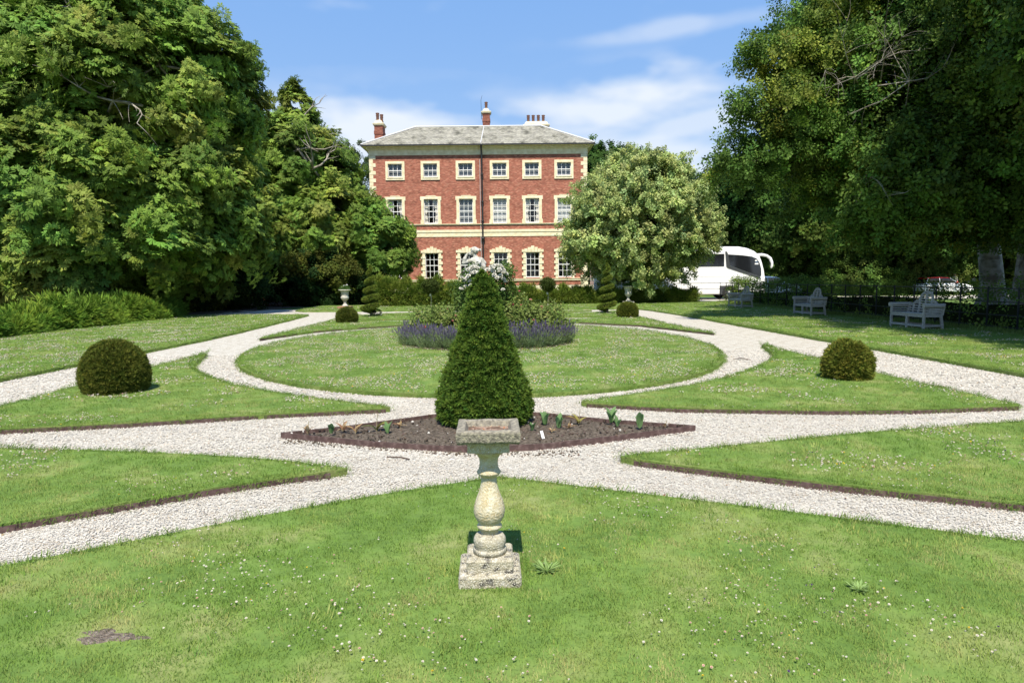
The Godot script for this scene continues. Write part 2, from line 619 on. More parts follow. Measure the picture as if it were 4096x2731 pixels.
func slab(p: PackedVector2Array, y0: float, y1: float) -> MB:
	var b := MB.new()
	if Geometry2D.is_polygon_clockwise(p):
		p = p.duplicate()
		p.reverse()
	var t := Geometry2D.triangulate_polygon(p)
	for i in range(0, t.size(), 3):
		var q := [p[t[i]], p[t[i + 1]], p[t[i + 2]]]
		if (q[1] - q[0]).cross(q[2] - q[0]) > 0:
			q = [q[0], q[2], q[1]]
		b.tri(Vector3(q[0].x, y1, q[0].y), Vector3(q[1].x, y1, q[1].y), Vector3(q[2].x, y1, q[2].y))
	for i in p.size():
		var a := p[i]
		var c := p[(i + 1) % p.size()]
		b.quad(Vector3(a.x, y1, a.y), Vector3(c.x, y1, c.y), Vector3(c.x, y0, c.y), Vector3(a.x, y0, a.y))
	# the order above depends on the turn of the outline: set the sides' normals outwards
	return b


# upright strip along a line, with thickness
func strip(line: PackedVector2Array, y0: float, y1: float, thick: float) -> MB:
	var b := MB.new()
	for i in line.size() - 1:
		var a := line[i]
		var c := line[i + 1]
		var d := (c - a)
		b.box(Vector3((a.x + c.x) / 2, (y0 + y1) / 2, (a.y + c.y) / 2), Vector3(d.length() + thick * 0.6, y1 - y0, thick), Basis(Vector3.UP, -d.angle()))
	return b


func lawn(called: String, p: PackedVector2Array, label: String, edges: Array) -> void:
	var o := Node3D.new()
	o.name = numbered(called)
	add_child(o)
	tag(o, label, "", "", "structure")
	part(o, "turf", slab(p, -0.05, LAWN_TOP), mats.lawn)
	for q in edges:
		part(o, "metal_edging", strip(q, -0.03, LAWN_TOP - 0.016, 0.007), mats.edging)
	lawns.append(p)


func oval() -> PackedVector2Array:
	var p := PackedVector2Array()
	for i in 72:
		var a := TAU * i / 72.0
		var rz := 7.35 * (1.0 + 0.05 * cos(a))
		p.append(Vector2(-0.74 + 5.3 * cos(a) + 0.045 * sin(a) * rz * 0.5, -16.5 + sin(a) * rz))
	return p


func ring_line(p: PackedVector2Array, from: int, to: int, grow: float, mid: Vector2) -> PackedVector2Array:
	var r := PackedVector2Array()
	for i in range(from, to + 1):
		var q := p[i % p.size()]
		r.append(q + (q - mid).normalized() * grow)
	return r


func make_ground() -> void:
	var g := MB.new()
	g.quad(Vector3(-350, -0.012, 60), Vector3(350, -0.012, 60), Vector3(350, -0.012, -420), Vector3(-350, -0.012, -420))
	struct("ground", g, mats.rough_grass, "rough grass of the park round the garden")
	# gravel: a gently uneven sheet under the whole parterre
	var gv := MB.new()
	var rows: Array = []
	var un := noise(0.6, 9, FastNoiseLite.TYPE_SIMPLEX_SMOOTH, 3)
	for i in 81:
		var r := PackedVector3Array()
		for j in 51:
			var x := -15.0 + j * 0.5
			var z := 1.0 - i * 0.5
			r.append(Vector3(x, 0.004 + 0.012 * un.get_noise_2d(x, z), z))
		rows.append(r)
	gv.grid(rows)
	struct("gravel_path", gv, mats.gravel, "pale gravel paths round the lawns")
	var dr := MB.new()
	dr.quad(Vector3(4, 0.002, -46.5), Vector3(90, 0.002, -46.5), Vector3(90, 0.002, -54.0), Vector3(4, 0.002, -54.0))
	struct("gravel_drive", dr, mats.gravel, "pale gravel drive under the coach")
	var dirt := MB.new()
	dirt.quad(Vector3(-40, 0.006, -32.4), Vector3(-15.2, 0.006, -32.4), Vector3(-10.0, 0.006, -58), Vector3(-40, 0.006, -58))
	dirt.quad(Vector3(-40, 0.002, -17), Vector3(-16.2, 0.002, -17), Vector3(-16.2, 0.002, -32.5), Vector3(-40, 0.002, -32.5))
	struct("bare_soil_ground", dirt, mats.soil, "dark bare soil under the chestnut trees")

	lawn("front_lawn", soften(P([-9, 2, -9, -1.2, -5.0, -2.35, -2.85, -3.65, -2.41, -3.93, -1.78, -4.37, -0.95, -4.87, -0.3, -5.19, -0.13, -5.27, 0.02, -5.22, 0.4, -5.05, 1.28, -4.66, 2.04, -4.31, 2.97, -3.86, 5.5, -2.7, 9, -1.2, 9, 2]), 1),
		"mown lawn of the foreground with its point behind the bird bath", [])
	lawn("side_lawn", soften(P([-6.4, -6.6, -4.87, -6.37, -3.78, -6.25, -2.74, -6.04, -2.05, -5.85, -1.55, -5.64, -1.38, -5.56, -1.52, -5.47, -1.87, -5.31, -2.38, -5.0, -2.94, -4.6, -3.32, -4.32, -6.4, -2.25]), 1),
		"pointed lawn with clover between two gravel paths, beside the foreground lawn to its left", [P([-6.4, -2.24, -3.32, -4.31, -2.94, -4.59, -2.38, -4.99, -1.87, -5.3, -1.5, -5.47])])
	lawn("side_lawn", soften(P([6.3, -7.35, 5.42, -7.13, 3.58, -6.71, 2.11, -6.23, 1.1, -5.93, 0.94, -5.86, 1.06, -5.76, 1.5, -5.49, 2.37, -5.03, 3.48, -4.52, 6.6, -3.1]), 1),
		"pointed lawn between two gravel paths, beside the foreground lawn to its right", [P([6.6, -3.09, 3.48, -4.51, 2.37, -5.02, 1.5, -5.48, 1.04, -5.75])])
	lawn("corner_lawn", soften(P([-6.69, -14.85, -6.69, -12.31, -6.64, -10.19, -6.47, -7.05, -5.53, -7.25, -4.28, -7.53, -2.96, -7.93, -1.6, -8.22, -1.51, -8.3, -1.7, -8.42, -2.81, -9.12, -3.98, -10.02, -5.13, -11.3, -5.79, -12.3, -6.13, -13.1]), 1),
		"curved lawn carrying the big dark yew dome, left of the oval", [P([-6.47, -7.04, -5.53, -7.24, -4.28, -7.52, -2.96, -7.92, -1.55, -8.22]), P([-5.79, -12.29, -6.12, -13.1, -6.68, -14.84])])
	lawn("corner_lawn", soften(P([5.75, -15.6, 5.77, -12.6, 5.85, -10.52, 6.06, -8.06, 5.97, -8.0, 4.69, -7.84, 3.67, -7.84, 2.0, -8.06, 0.95, -8.45, 0.87, -8.54, 1.0, -8.66, 2.36, -9.58, 3.66, -10.87, 4.87, -12.68, 5.27, -13.61]), 1),
		"curved lawn carrying the loose yew ball, right of the oval", [P([6.0, -7.99, 4.69, -7.83, 3.67, -7.83, 2.0, -8.05, 0.93, -8.45]), P([4.86, -12.66, 5.26, -13.6, 5.73, -15.58])])
	var ov := oval()
	lawn("oval_lawn", ov, "large oval lawn full of daisies round the statue bed", [ring_line(ov, 40, 70, 0.006, Vector2(-0.78, -16.5))])
	lawn("corner_lawn", soften(P([-6.9, -18.6, -6.36, -20.85, -5.39, -22.44, -3.72, -23.9, -2.2, -24.75, -1.9, -24.95, -2.2, -25.15, -4.6, -26.05, -7.09, -27.0, -7.0, -21.5]), 1),
		"curved lawn under the far yew dome, left of the oval", [P([-6.88, -18.6, -6.35, -20.83, -5.37, -22.42, -3.7, -23.88])])
	lawn("corner_lawn", soften(P([5.63, -18.95, 4.28, -22.5, 2.05, -24.8, 0.8, -25.5, 0.5, -25.7, 0.8, -25.85, 2.9, -26.5, 5.1, -27.3, 5.3, -21.79]), 1),
		"curved lawn under the far yew ball, right of the oval", [P([5.62, -18.93, 4.27, -22.48, 2.04, -24.78])])
	lawn("side_lawn", P([-7.12, -27.75, -4.05, -27.3, -2.4, -27.6, -3.2, -28.9, -6.05, -31.1, -7.05, -31.4]), "pointed lawn under the spiral yew beside the urn with the brick plinth", [])
	lawn("side_lawn", P([5.05, -27.95, 2.2, -28.0, 1.0, -28.4, 1.9, -29.9, 4.5, -32.1, 4.95, -32.6]), "pointed lawn under the spiral yew in front of the white flowered urn", [])
	lawn("back_lawn", P([-6.1, -32.2, -4.15, -30.35, -0.9, -29.0, 2.07, -31.3, 3.9, -33.2, 2.4, -33.3, -4.4, -32.9]), "narrow far lawn with its point towards the statue bed", [])
	lawn("outer_lawn", soften(P([-16.5, 2, -8.6, 2, -8.46, -11.18, -8.41, -12.95, -8.4, -15.48, -8.4, -19.38, -8.87, -25.95, -9.4, -31.6, -10.2, -32.3, -15.6, -32.4, -16.5, -32.2]), 1),
		"outer lawn between the gravel and the loose yew hedge under the chestnuts", [])
	lawn("outer_lawn", soften(P([18, 2, 8.25, 2, 7.99, -10.56, 7.74, -16.16, 7.42, -22, 7.25, -27.0, 6.75, -33.2, 6.3, -34.9, 4.5, -35.0, -4.3, -35.0, -10.8, -35.4, -11.5, -36.3, -12, -43.2, 18, -43.2]), 1),
		"outer lawn with the white benches, running round behind the garden", [])


# ------------------------------------------------------------------ the house
const HZ := -70.0

func hb(o: Node3D) -> MB:
	var b := MB.new()
	b.o = o.position
	return b


# front wall with rectangular openings [x0, x1, y0, y1]
# weather marks on the brick: soot under the cornice, a dark run beside the pipe, salt below the string course
func stain(x: float, y: float) -> Color:
	var n := stain_noise.get_noise_2d(x * 2.0, y)
	var d := 1.0
	d -= 0.3 * exp(-pow((x + 2.75) / 0.55, 2.0)) * clampf(0.75 + n, 0.0, 1.2)
	d -= 0.22 * smoothstep(13.2, 14.1, y) * clampf(0.7 + 1.2 * n, 0.0, 1.2)
	d += 0.1 * n
	var k := Color(d, d, d)
	var salt := smoothstep(6.6, 6.75, y) * (1.0 - smoothstep(7.05, 7.2, y)) * clampf(0.3 + 1.4 * n, 0.0, 0.8) + (1.0 - smoothstep(1.7, 2.3, y)) * clampf(0.1 + 0.8 * n, 0.0, 0.4)
	return k.lerp(Color(1.5, 2.1, 2.4), salt * 0.55)


func weathered_quad(b: MB, x0: float, x1: float, y0: float, y1: float, z: float) -> void:
	b.quad(Vector3(x0, y0, z), Vector3(x1, y0, z), Vector3(x1, y1, z), Vector3(x0, y1, z))
	var i := b.c.size() - 4
	b.c[i] = stain(x0, y0)
	b.c[i + 1] = stain(x1, y0)
	b.c[i + 2] = stain(x1, y1)
	b.c[i + 3] = stain(x0, y1)


func pierced(b: MB, x0: float, x1: float, y0: float, y1: float, z: float, thick: float, holes: Array) -> void:
	var xs: Array = [x0, x1]
	var ys: Array = [y0, y1]
	for h in holes:
		xs.append_array([h[0], h[1]])
		ys.append_array([h[2], h[3]])
	for i in range(1, 34):
		xs.append(lerpf(x0, x1, i / 34.0))
	for i in 5:
		xs.append(-3.55 + i * 0.4)
	for i in range(1, 24):
		ys.append(lerpf(y0, y1, i / 24.0))
	ys.append_array([6.65, 6.9, 7.15, 13.3, 13.7])
	xs.sort()
	ys.sort()
	for i in xs.size() - 1:
		for j in ys.size() - 1:
			var a: float = xs[i]
			var c: float = xs[i + 1]
			var d: float = ys[j]
			var e: float = ys[j + 1]
			if c - a < 0.0005 or e - d < 0.0005:
				continue
			var open := false
			for h in holes:
				if (a + c) / 2 > h[0] and (a + c) / 2 < h[1] and (d + e) / 2 > h[2] and (d + e) / 2 < h[3]:
					open = true
			if open:
				continue
			weathered_quad(b, a, c, d, e, z)
			b.quad(Vector3(c, d, z - thick), Vector3(a, d, z - thick), Vector3(a, e, z - thick), Vector3(c, e, z - thick))
	for h in holes:
		var q := z - thick
		b.quad(Vector3(h[0], h[2], z), Vector3(h[0], h[3], z), Vector3(h[0], h[3], q), Vector3(h[0], h[2], q))
		b.quad(Vector3(h[1], h[3], z), Vector3(h[1], h[2], z), Vector3(h[1], h[2], q), Vector3(h[1], h[3], q))
		b.quad(Vector3(h[0], h[3], z), Vector3(h[1], h[3], z), Vector3(h[1], h[3], q), Vector3(h[0], h[3], q))
		b.quad(Vector3(h[1], h[2], z), Vector3(h[0], h[2], z), Vector3(h[0], h[2], q), Vector3(h[1], h[2], q))


func sash(house: Node3D, h: Array, cols: int, rows: int, dress: String) -> Node3D:
	var w := Node3D.new()
	w.name = "window"
	house.add_child(w, true)
	w.position = Vector3((h[0] + h[1]) / 2, h[2], HZ) - house.position
	var o := house.position + w.position
	var f := MB.new()
	f.o = o
	var z0 := HZ - 0.2
	var z1 := HZ - 0.11
	f.ext(h[0], h[0] + 0.06, h[2], h[3], z0, z1)
	f.ext(h[1] - 0.06, h[1], h[2], h[3], z0, z1)
	f.ext(h[0] + 0.06, h[1] - 0.06, h[3] - 0.07, h[3], z0, z1)
	f.ext(h[0] + 0.06, h[1] - 0.06, h[2], h[2] + 0.11, z0, z1)
	part(w, "sash_frame", f, mats.white_paint)
	var gx0: float = h[0] + 0.06
	var gx1: float = h[1] - 0.06
	var gy0: float = h[2] + 0.11
	var gy1: float = h[3] - 0.07
	for i in range(1, cols):
		var b := MB.new()
		b.o = o
		var x := lerpf(gx0, gx1, float(i) / cols)
		b.ext(x - 0.02, x + 0.02, gy0, gy1, z0 + 0.02, z1 - 0.012)
		part(w, "glazing_bar", b, mats.white_paint)
	for j in range(1, rows):
		var b := MB.new()
		b.o = o
		var y := lerpf(gy0, gy1, float(j) / rows)
		var t := 0.036 if j == rows / 2 else 0.02
		b.ext(gx0, gx1, y - t, y + t, z0 + 0.025, z1 - 0.006)
		part(w, "meeting_rail" if j == rows / 2 else "glazing_bar", b, mats.white_paint)
	for i in cols:
		for j in rows:
			var b := MB.new()
			b.o = o
			var xa := lerpf(gx0, gx1, float(i) / cols)
			var xb := lerpf(gx0, gx1, float(i + 1) / cols)
			var ya := lerpf(gy0, gy1, float(j) / rows)
			var yb := lerpf(gy0, gy1, float(j + 1) / rows)
			var t := (rng.randf() - 0.5) * 0.006
			var z := HZ - 0.165
			b.quad(Vector3(xa, ya, z), Vector3(xb, ya, z + t), Vector3(xb, yb, z + t + (rng.randf() - 0.5) * 0.006), Vector3(xa, yb, z))
			part(w, "pane", b, mats.glass)
	var cz := HZ - 0.32
	if dress == "curtains" or dress == "red":
		for s in [0, 1]:
			var b := MB.new()
			b.o = o
			var rws: Array = []
			for k in 13:
				var t := k / 12.0
				var r := PackedVector3Array()
				var wide := lerpf(0.52, 0.32, smoothstep(0.0, 0.65, t)) if t < 0.65 else lerpf(0.32, 0.45, (t - 0.65) / 0.35)
				if dress == "red":
					wide = 0.22
				for j in 17:
					var u := j / 16.0 * wide
					var x: float = gx0 - 0.1 + u if s == 0 else gx1 + 0.1 - u
					r.append(Vector3(x, lerpf(gy1 + 0.1, gy0 - 0.1, t), cz + 0.03 * sin(u * 50.0)))
				rws.append(r)
			b.grid(rws)
			part(w, "curtain", b, mats.curtain if dress == "curtains" else mats.curtain_red)
	elif dress == "lace" or dress == "blind":
		var b := MB.new()
		b.o = o
		var rws: Array = []
		for k in 3:
			var r := PackedVector3Array()
			for j in 33:
				var u := j / 32.0
				r.append(Vector3(lerpf(gx0 - 0.06, gx1 + 0.06, u), lerpf(gy1 + 0.1, gy0 - 0.1, k / 2.0), cz + (0.02 * sin(u * 60.0) if dress == "lace" else 0.0)))
			rws.append(r)
		b.grid(rws)
		part(w, "lace_curtain" if dress == "lace" else "roller_blind", b, mats.lace if dress == "lace" else mats.blind)
	return w


func make_house() -> void:
	var H := thing("brick_house", "three storey red brick country house with cream stone trim and hipped slate roof", "house", Vector3(-3.2, 0, -75.0))
	var x0 := -14.17
	var x1 := 7.72
	var top: Array = []
	var mid: Array = []
	var low: Array = []
	for q in [[-12.24, -10.96], [-8.69, -7.42], [-5.17, -3.87], [-1.74, -0.45], [1.52, 2.81], [4.75, 6.03]]:
		top.append([q[0] - 0.06, q[1] + 0.06, 11.92, 13.24])
	for q in [[-12.3, -11.03], [-8.72, -7.41], [-5.16, -3.87], [-1.75, -0.45], [1.55, 2.83], [4.77, 6.05]]:
		mid.append([q[0] - 0.05, q[1] + 0.05, 7.26, 9.72])
	for q in [[-12.28, -11.02], [-8.7, -7.44], [-5.14, -3.86], [-1.71, -0.42], [1.56, 2.83], [4.84, 6.11]]:
		low.append([q[0] - 0.05, q[1] + 0.05, 1.76, 4.33])
	# walls
	var w := hb(H)
	pierced(w, x0, x1, -0.05, 14.3, HZ, 0.45, top + mid + low)
	mats.brick_sooty = mats.brick.duplicate()
	mats.brick_sooty.albedo_color = Color(0.84, 0.84, 0.86)
	mats.brick_front = mats.brick.duplicate()
	mats.brick_front.vertex_color_use_as_albedo = true
	part(H, "front_wall", w, mats.brick_front)
	w = hb(H)
	w.ext(x0 + 0.002, x0 + 0.45, -0.05, 14.3, HZ - 0.452, -80.0)
	part(H, "side_wall", w, mats.brick)
	w = hb(H)
	w.ext(x1 - 0.45, x1 - 0.002, -0.05, 14.3, HZ - 0.452, -80.0)
	part(H, "side_wall", w, mats.brick)
	w = hb(H)
	w.ext(x0 + 0.452, x1 - 0.452, -0.05, 14.3, -79.55, -80.0)
	part(H, "rear_wall", w, mats.brick)
	w = hb(H)
	for y in [-0.04, 5.6, 10.6, 14.28]:
		w.ext(x0 + 0.46, x1 - 0.46, y, y + 0.2, HZ - 0.46, -79.5)
	for x in [-10.0, -6.3, -2.8, 0.55, 3.8]:
		w.ext(x - 0.1, x + 0.1, 0.2, 14.2, HZ - 0.47, -79.4)
	part(H, "inner_floors", w, mats.room)
	# bands
	w = hb(H)
	w.ext(x0 - 0.07, x1 + 0.29, -0.05, 0.96, HZ - 0.5, HZ + 0.13)
	part(H, "plinth", w, mats.cream)
	w = hb(H)
	w.ext(x0 - 0.05, x1 + 0.2, 1.44, 1.6, HZ - 0.3, HZ + 0.1)
	w.ext(x0 - 0.08, x1 + 0.24, 1.602, 1.66, HZ - 0.3, HZ + 0.15)
	part(H, "water_table", w, mats.cream)
	w = hb(H)
	w.ext(x0 + 0.02, x1 - 0.02, 5.94, 6.38, HZ - 0.2, HZ + 0.05)
	w.ext(x0 + 0.02, x1 - 0.02, 6.382, 6.64, HZ - 0.2, HZ + 0.1)
	part(H, "band_course", w, mats.cream)
	w = hb(H)
	w.ext(x0 + 0.02, x1 - 0.02, 7.09, 7.17, HZ - 0.2, HZ + 0.07)
	w.ext(x0 + 0.02, x1 - 0.02, 7.172, 7.235, HZ - 0.2, HZ + 0.13)
	part(H, "string_course", w, mats.cream)
	w = hb(H)
	w.ext(x0 - 0.06, x1 + 0.06, 14.07, 14.6, -80.06, HZ + 0.05)
	part(H, "frieze", w, mats.cream)
	w = hb(H)
	w.ext(x0 - 0.16, x1 + 0.16, 14.602, 14.7, -80.16, HZ + 0.14)
	w.ext(x0 - 0.62, x1 + 0.62, 14.87, 15.0, -80.62, HZ + 0.62)
	w.ext(x0 - 0.28, x1 + 0.28, 14.703, 14.868, -80.28, HZ + 0.22)
	part(H, "cornice", w, mats.cream)
	w = hb(H)
	var x := x0 - 0.2
	while x < x1 + 0.2:
		w.ext(x, x + 0.17, 14.705, 14.84, HZ + 0.222, HZ + 0.38)
		x += 0.438
	part(H, "dentil_course", w, mats.cream).set_meta("kind", "stuff")
	w = hb(H)
	for q in [[x0 - 0.72, x1 + 0.72, HZ + 0.624, HZ + 0.72], [x0 - 0.72, x1 + 0.72, -80.72, -80.624]]:
		w.ext(q[0], q[1], 14.9, 15.03, q[2], q[3])
	for q in [[x0 - 0.72, x0 - 0.624], [x1 + 0.624, x1 + 0.72]]:
		w.ext(q[0], q[1], 14.9, 15.03, -80.62, HZ + 0.62)
	part(H, "gutter", w, mats.black_iron)
	# corner stones
	for s in 2:
		for k in 33:
			var y := 1.67 + k * 0.376
			var wide := 0.66 if k % 2 == 0 else 0.4
			w = hb(H)
			var c := Vector3(x0 + wide / 2 - 0.03 if s == 0 else x1 - wide / 2 + 0.03, y + 0.182, HZ - 0.15)
			w.cbox(c, Vector3(wide, 0.352, 0.36), 0.02)
			part(H, "corner_stone", w, mats.cream)
	w = hb(H)
	w.ext(x0 - 0.028, x0 + 0.64, 0.97, 1.43, HZ - 0.4, HZ + 0.05)
	part(H, "base_stone", w, mats.cream)
	w = hb(H)
	w.ext(x1 - 0.64, x1 + 0.1, 0.97, 1.43, HZ - 0.4, HZ + 0.05)
	part(H, "base_stone", w, mats.cream)
	# windows and their stone surrounds
	for i in 6:
		var h: Array = top[i]
		var a := sash(H, h, 3, 2, "blind")
		w = MB.new()
		w.o = H.position + a.position
		var f := 0.26
		for q in [[0.0, 0.06, f], [0.062, 0.1, 0.1]]:
			var d: float = q[2]
			var zz: float = HZ + q[1]
			var y0: float = h[2] - 0.29 if d > 0.2 else h[2] - 0.1
			w.ext(h[0] - d, h[0] - 0.002, h[2], h[3], HZ - 0.05, zz)
			w.ext(h[1] + 0.002, h[1] + d, h[2], h[3], HZ - 0.05, zz)
			w.ext(h[0] - d, h[1] + d, h[3] + 0.002, h[3] + d, HZ - 0.05, zz)
			w.ext(h[0] - d, h[1] + d, y0, h[2] - 0.002, HZ - 0.05, zz + 0.03)
		part(a, "stone_surround", w, mats.cream)
	for i in 6:
		var h: Array = mid[i]
		var a := sash(H, h, 3, 4, ["curtains", "curtains", "blind", "lace", "curtains", "lace"][i])
		w = MB.new()
		w.o = H.position + a.position
		for q in [[0.27, 0.06], [0.11, 0.1]]:
			var d: float = q[0]
			var zz: float = HZ + q[1]
			w.ext(h[0] - d, h[0] - 0.002, h[2], h[3], HZ - 0.05, zz)
			w.ext(h[1] + 0.002, h[1] + d, h[2], h[3], HZ - 0.05, zz)
			w.ext(h[0] - d, h[1] + d, h[3] + 0.002, h[3] + d, HZ - 0.05, zz)
		# ears, raised middle and feet
		w.ext(h[0] - 0.36, h[0] - 0.272, h[3] - 0.12, h[3] + 0.272, HZ - 0.05, HZ + 0.07)
		w.ext(h[1] + 0.272, h[1] + 0.36, h[3] - 0.12, h[3] + 0.272, HZ - 0.05, HZ + 0.07)
		w.ext(h[0] + 0.2, h[1] - 0.2, h[3] + 0.274, h[3] + 0.36, HZ - 0.05, HZ + 0.075)
		w.ext(h[0] + 0.3, h[1] - 0.3, h[3] + 0.114, h[3] + 0.24, HZ + 0.062, HZ + 0.06)
		for s in [[h[0] - 0.36, h[0] - 0.272], [h[1] + 0.272, h[1] + 0.36]]:
			w.ext(s[0], s[1], h[2], h[2] + 0.4, HZ - 0.05, HZ + 0.055)
		part(a, "stone_surround", w, mats.cream)
	for i in 6:
		var h: Array = low[i]
		var a := sash(H, h, 3, 4, ["red", "red", "red", "none", "curtains", "none"][i] if i != 4 else "none")
		w = MB.new()
		w.o = H.position + a.position
		var y: float = h[2] - 0.09
		var bh: float = (h[3] - y) / 9.0
		for k in 9:
			var d := 0.42 if k % 2 == 1 else 0.27
			var zz := HZ + (0.1 if k % 2 == 1 else 0.06)
			w.ext(h[0] - d, h[0] - 0.002, y + k * bh + 0.012, y + (k + 1) * bh, HZ - 0.05, zz)
			w.ext(h[1] + 0.002, h[1] + d, y + k * bh + 0.012, y + (k + 1) * bh, HZ - 0.05, zz)
		w.ext(h[0] - 0.42, h[0] - 0.1, h[3] + 0.012, h[3] + 0.27, HZ - 0.05, HZ + 0.1)
		w.ext(h[1] + 0.1, h[1] + 0.42, h[3] + 0.012, h[3] + 0.27, HZ - 0.05, HZ + 0.1)
		# five wedge stones of the flat arch, stepping up to the middle one
		var n := 5
		for k in n:
			var u0 := lerpf(h[0] - 0.09, h[1] + 0.09, float(k) / n) + 0.008
			var u1 := lerpf(h[0] - 0.09, h[1] + 0.09, float(k + 1) / n) - 0.008
			var rise: float = [0.36, 0.5, 0.64, 0.5, 0.36][k]
			var sp := 1.13
			var xc: float = (h[0] + h[1]) / 2
			w.prism(PackedVector2Array([Vector2(u0, h[3] + 0.005), Vector2(u1, h[3] + 0.005), Vector2(xc + (u1 - xc) * sp, h[3] + rise), Vector2(xc + (u0 - xc) * sp, h[3] + rise)]), HZ + 0.11 + 0.004 * k, HZ - 0.05)
		part(a, "stone_surround", w, mats.cream)
	# roof: four slopes laid in courses
	var ex0 := x0 - 0.7
	var ex1 := x1 + 0.7
	var ez0 := HZ + 0.7
	var ez1 := -80.7
	w = hb(H)
	var rx0 := -10.15
	var rx1 := 3.35
	var zr := -75.0
	var ry := 17.9
	var n := 26
	for k in n:
		var t0 := float(k) / n
		var t1 := float(k + 1) / n
		var lift := 0.025
		var c0 := [Vector3(lerpf(ex0, rx0, t0), lerpf(15.0, ry, t0) + lift, lerpf(ez0, zr, t0)), Vector3(lerpf(ex1, rx1, t0), lerpf(15.0, ry, t0) + lift, lerpf(ez0, zr, t0)), Vector3(lerpf(ex1, rx1, t0), lerpf(15.0, ry, t0) + lift, lerpf(ez1, zr, t0)), Vector3(lerpf(ex0, rx0, t0), lerpf(15.0, ry, t0) + lift, lerpf(ez1, zr, t0))]
		var c1 := [Vector3(lerpf(ex0, rx0, t1), lerpf(15.0, ry, t1), lerpf(ez0, zr, t1)), Vector3(lerpf(ex1, rx1, t1), lerpf(15.0, ry, t1), lerpf(ez0, zr, t1)), Vector3(lerpf(ex1, rx1, t1), lerpf(15.0, ry, t1), lerpf(ez1, zr, t1)), Vector3(lerpf(ex0, rx0, t1), lerpf(15.0, ry, t1), lerpf(ez1, zr, t1))]
		for s in 4:
			var s2 := (s + 1) % 4
			w.quad(c0[s], c0[s2], c1[s2], c1[s])
			w.quad(c0[s] - Vector3(0, lift, 0), c0[s2] - Vector3(0, lift, 0), c0[s2], c0[s])
	var roof := part(H, "roof", w, mats.slate)
	for q in [[Vector3(ex0, 15.05, ez0), Vector3(rx0, ry + 0.04, zr)], [Vector3(ex1, 15.05, ez0), Vector3(rx1, ry + 0.04, zr)], [Vector3(ex0, 15.05, ez1), Vector3(rx0, ry + 0.04, zr)], [Vector3(ex1, 15.05, ez1), Vector3(rx1, ry + 0.04, zr)], [Vector3(rx0 - 0.05, ry + 0.05, zr), Vector3(rx1 + 0.05, ry + 0.05, zr)]]:
		w = hb(H)
		w.tube(PackedVector3Array([q[0], (q[0] + q[1]) / 2, q[1]]), PackedFloat32Array([0.09, 0.09, 0.09]), 6)
		part(roof, "lead_ridge", w, mats.lead)
	w = hb(H)
	w.ext(-2.97, -2.82, 15.0, 15.03, HZ + 0.5, HZ + 0.72)
	var a0 := Vector3(-2.93, 15.07, ez0)
	w.tube(PackedVector3Array([a0, a0.lerp(Vector3(-2.78, ry + 0.03, zr), 0.5), Vector3(-2.78, ry + 0.03, zr)]), PackedFloat32Array([0.05, 0.05, 0.05]), 5)
	part(roof, "lead_flashing", w, mats.lead)
	# chimneys
	chimney(H, -14.06, -13.19, -72.5, -73.9, 15.3, 17.6, [[-13.75, -72.85], [-13.45, -73.5]])
	chimney(H, -3.05, -2.25, -78.6, -79.5, 15.0, 20.15, [[-2.65, -79.05]])
	chimney(H, 1.65, 4.35, -79.0, -79.9, 15.0, 18.75, [[2.1, -79.45], [2.66, -79.45], [3.24, -79.45], [3.8, -79.45]])
	# pipes
	var pipe := Node3D.new()
	pipe.name = "drainpipe"
	H.add_child(pipe, true)
	w = hb(H)
	w.tube(PackedVector3Array([Vector3(-2.88, 14.98, HZ + 0.66), Vector3(-2.88, 14.6, HZ + 0.5), Vector3(-2.87, 13.9, HZ + 0.16), Vector3(-2.86, 10, HZ + 0.16), Vector3(-2.83, 3, HZ + 0.16), Vector3(-2.82, 0.1, HZ + 0.16)]), PackedFloat32Array([0.095, 0.095, 0.095, 0.095, 0.095, 0.095]), 8)
	part(pipe, "pipe", w, mats.black_iron)
	for y in [12.0, 9.3, 7.4, 3.4]:
		w = hb(H)
		w.lathe([Vector2(0.1, 0.0), Vector2(0.14, 0.02), Vector2(0.14, 0.16), Vector2(0.1, 0.18)], 10, Vector3(-2.85, y, HZ + 0.16))
		part(pipe, "collar", w, mats.black_iron)
	w = hb(H)
	w.lathe([Vector2(0.08, 0.0), Vector2(0.15, 0.2), Vector2(0.19, 0.26), Vector2(0.19, 0.4), Vector2(0.0, 0.4)], 12, Vector3(-2.83, 5.45, HZ + 0.2))
	part(pipe, "rain_hopper", w, mats.black_iron)
	w = hb(H)
	w.tube(PackedVector3Array([Vector3(-3.06, 13.6, HZ + 0.04), Vector3(-3.05, 9, HZ + 0.04), Vector3(-3.03, 3, HZ + 0.04)]), PackedFloat32Array([0.026, 0.026, 0.026]), 5)
	part(H, "conduit", w, mats.lead)
	w = hb(H)
	w.tube(PackedVector3Array([Vector3(-3.18, 19.5, -78.7), Vector3(-3.2, 20.8, -78.7), Vector3(-3.22, 21.6, -78.7), Vector3(-3.08, 22.1, -78.7)]), PackedFloat32Array([0.025, 0.022, 0.02, 0.015]), 5)
	w.tube(PackedVector3Array([Vector3(-3.18, 19.9, -78.7), Vector3(-3.0, 19.9, -78.72)]), PackedFloat32Array([0.02, 0.02]), 4)
	part(H, "aerial", w, mats.black_iron)
	# a brick service wing whose wall shows pink through the trees
	var W := thing("brick_outbuilding", "pink brick outbuilding with a low tiled roof, half hidden behind the dark chestnuts", "outbuilding", Vector3(-26, 0, -62))
	w = hb(W)
	w.ext(-40, -15.2, 0, 4.2, -60, -66)
	part(W, "wall", w, mats.brick)
	w = hb(W)
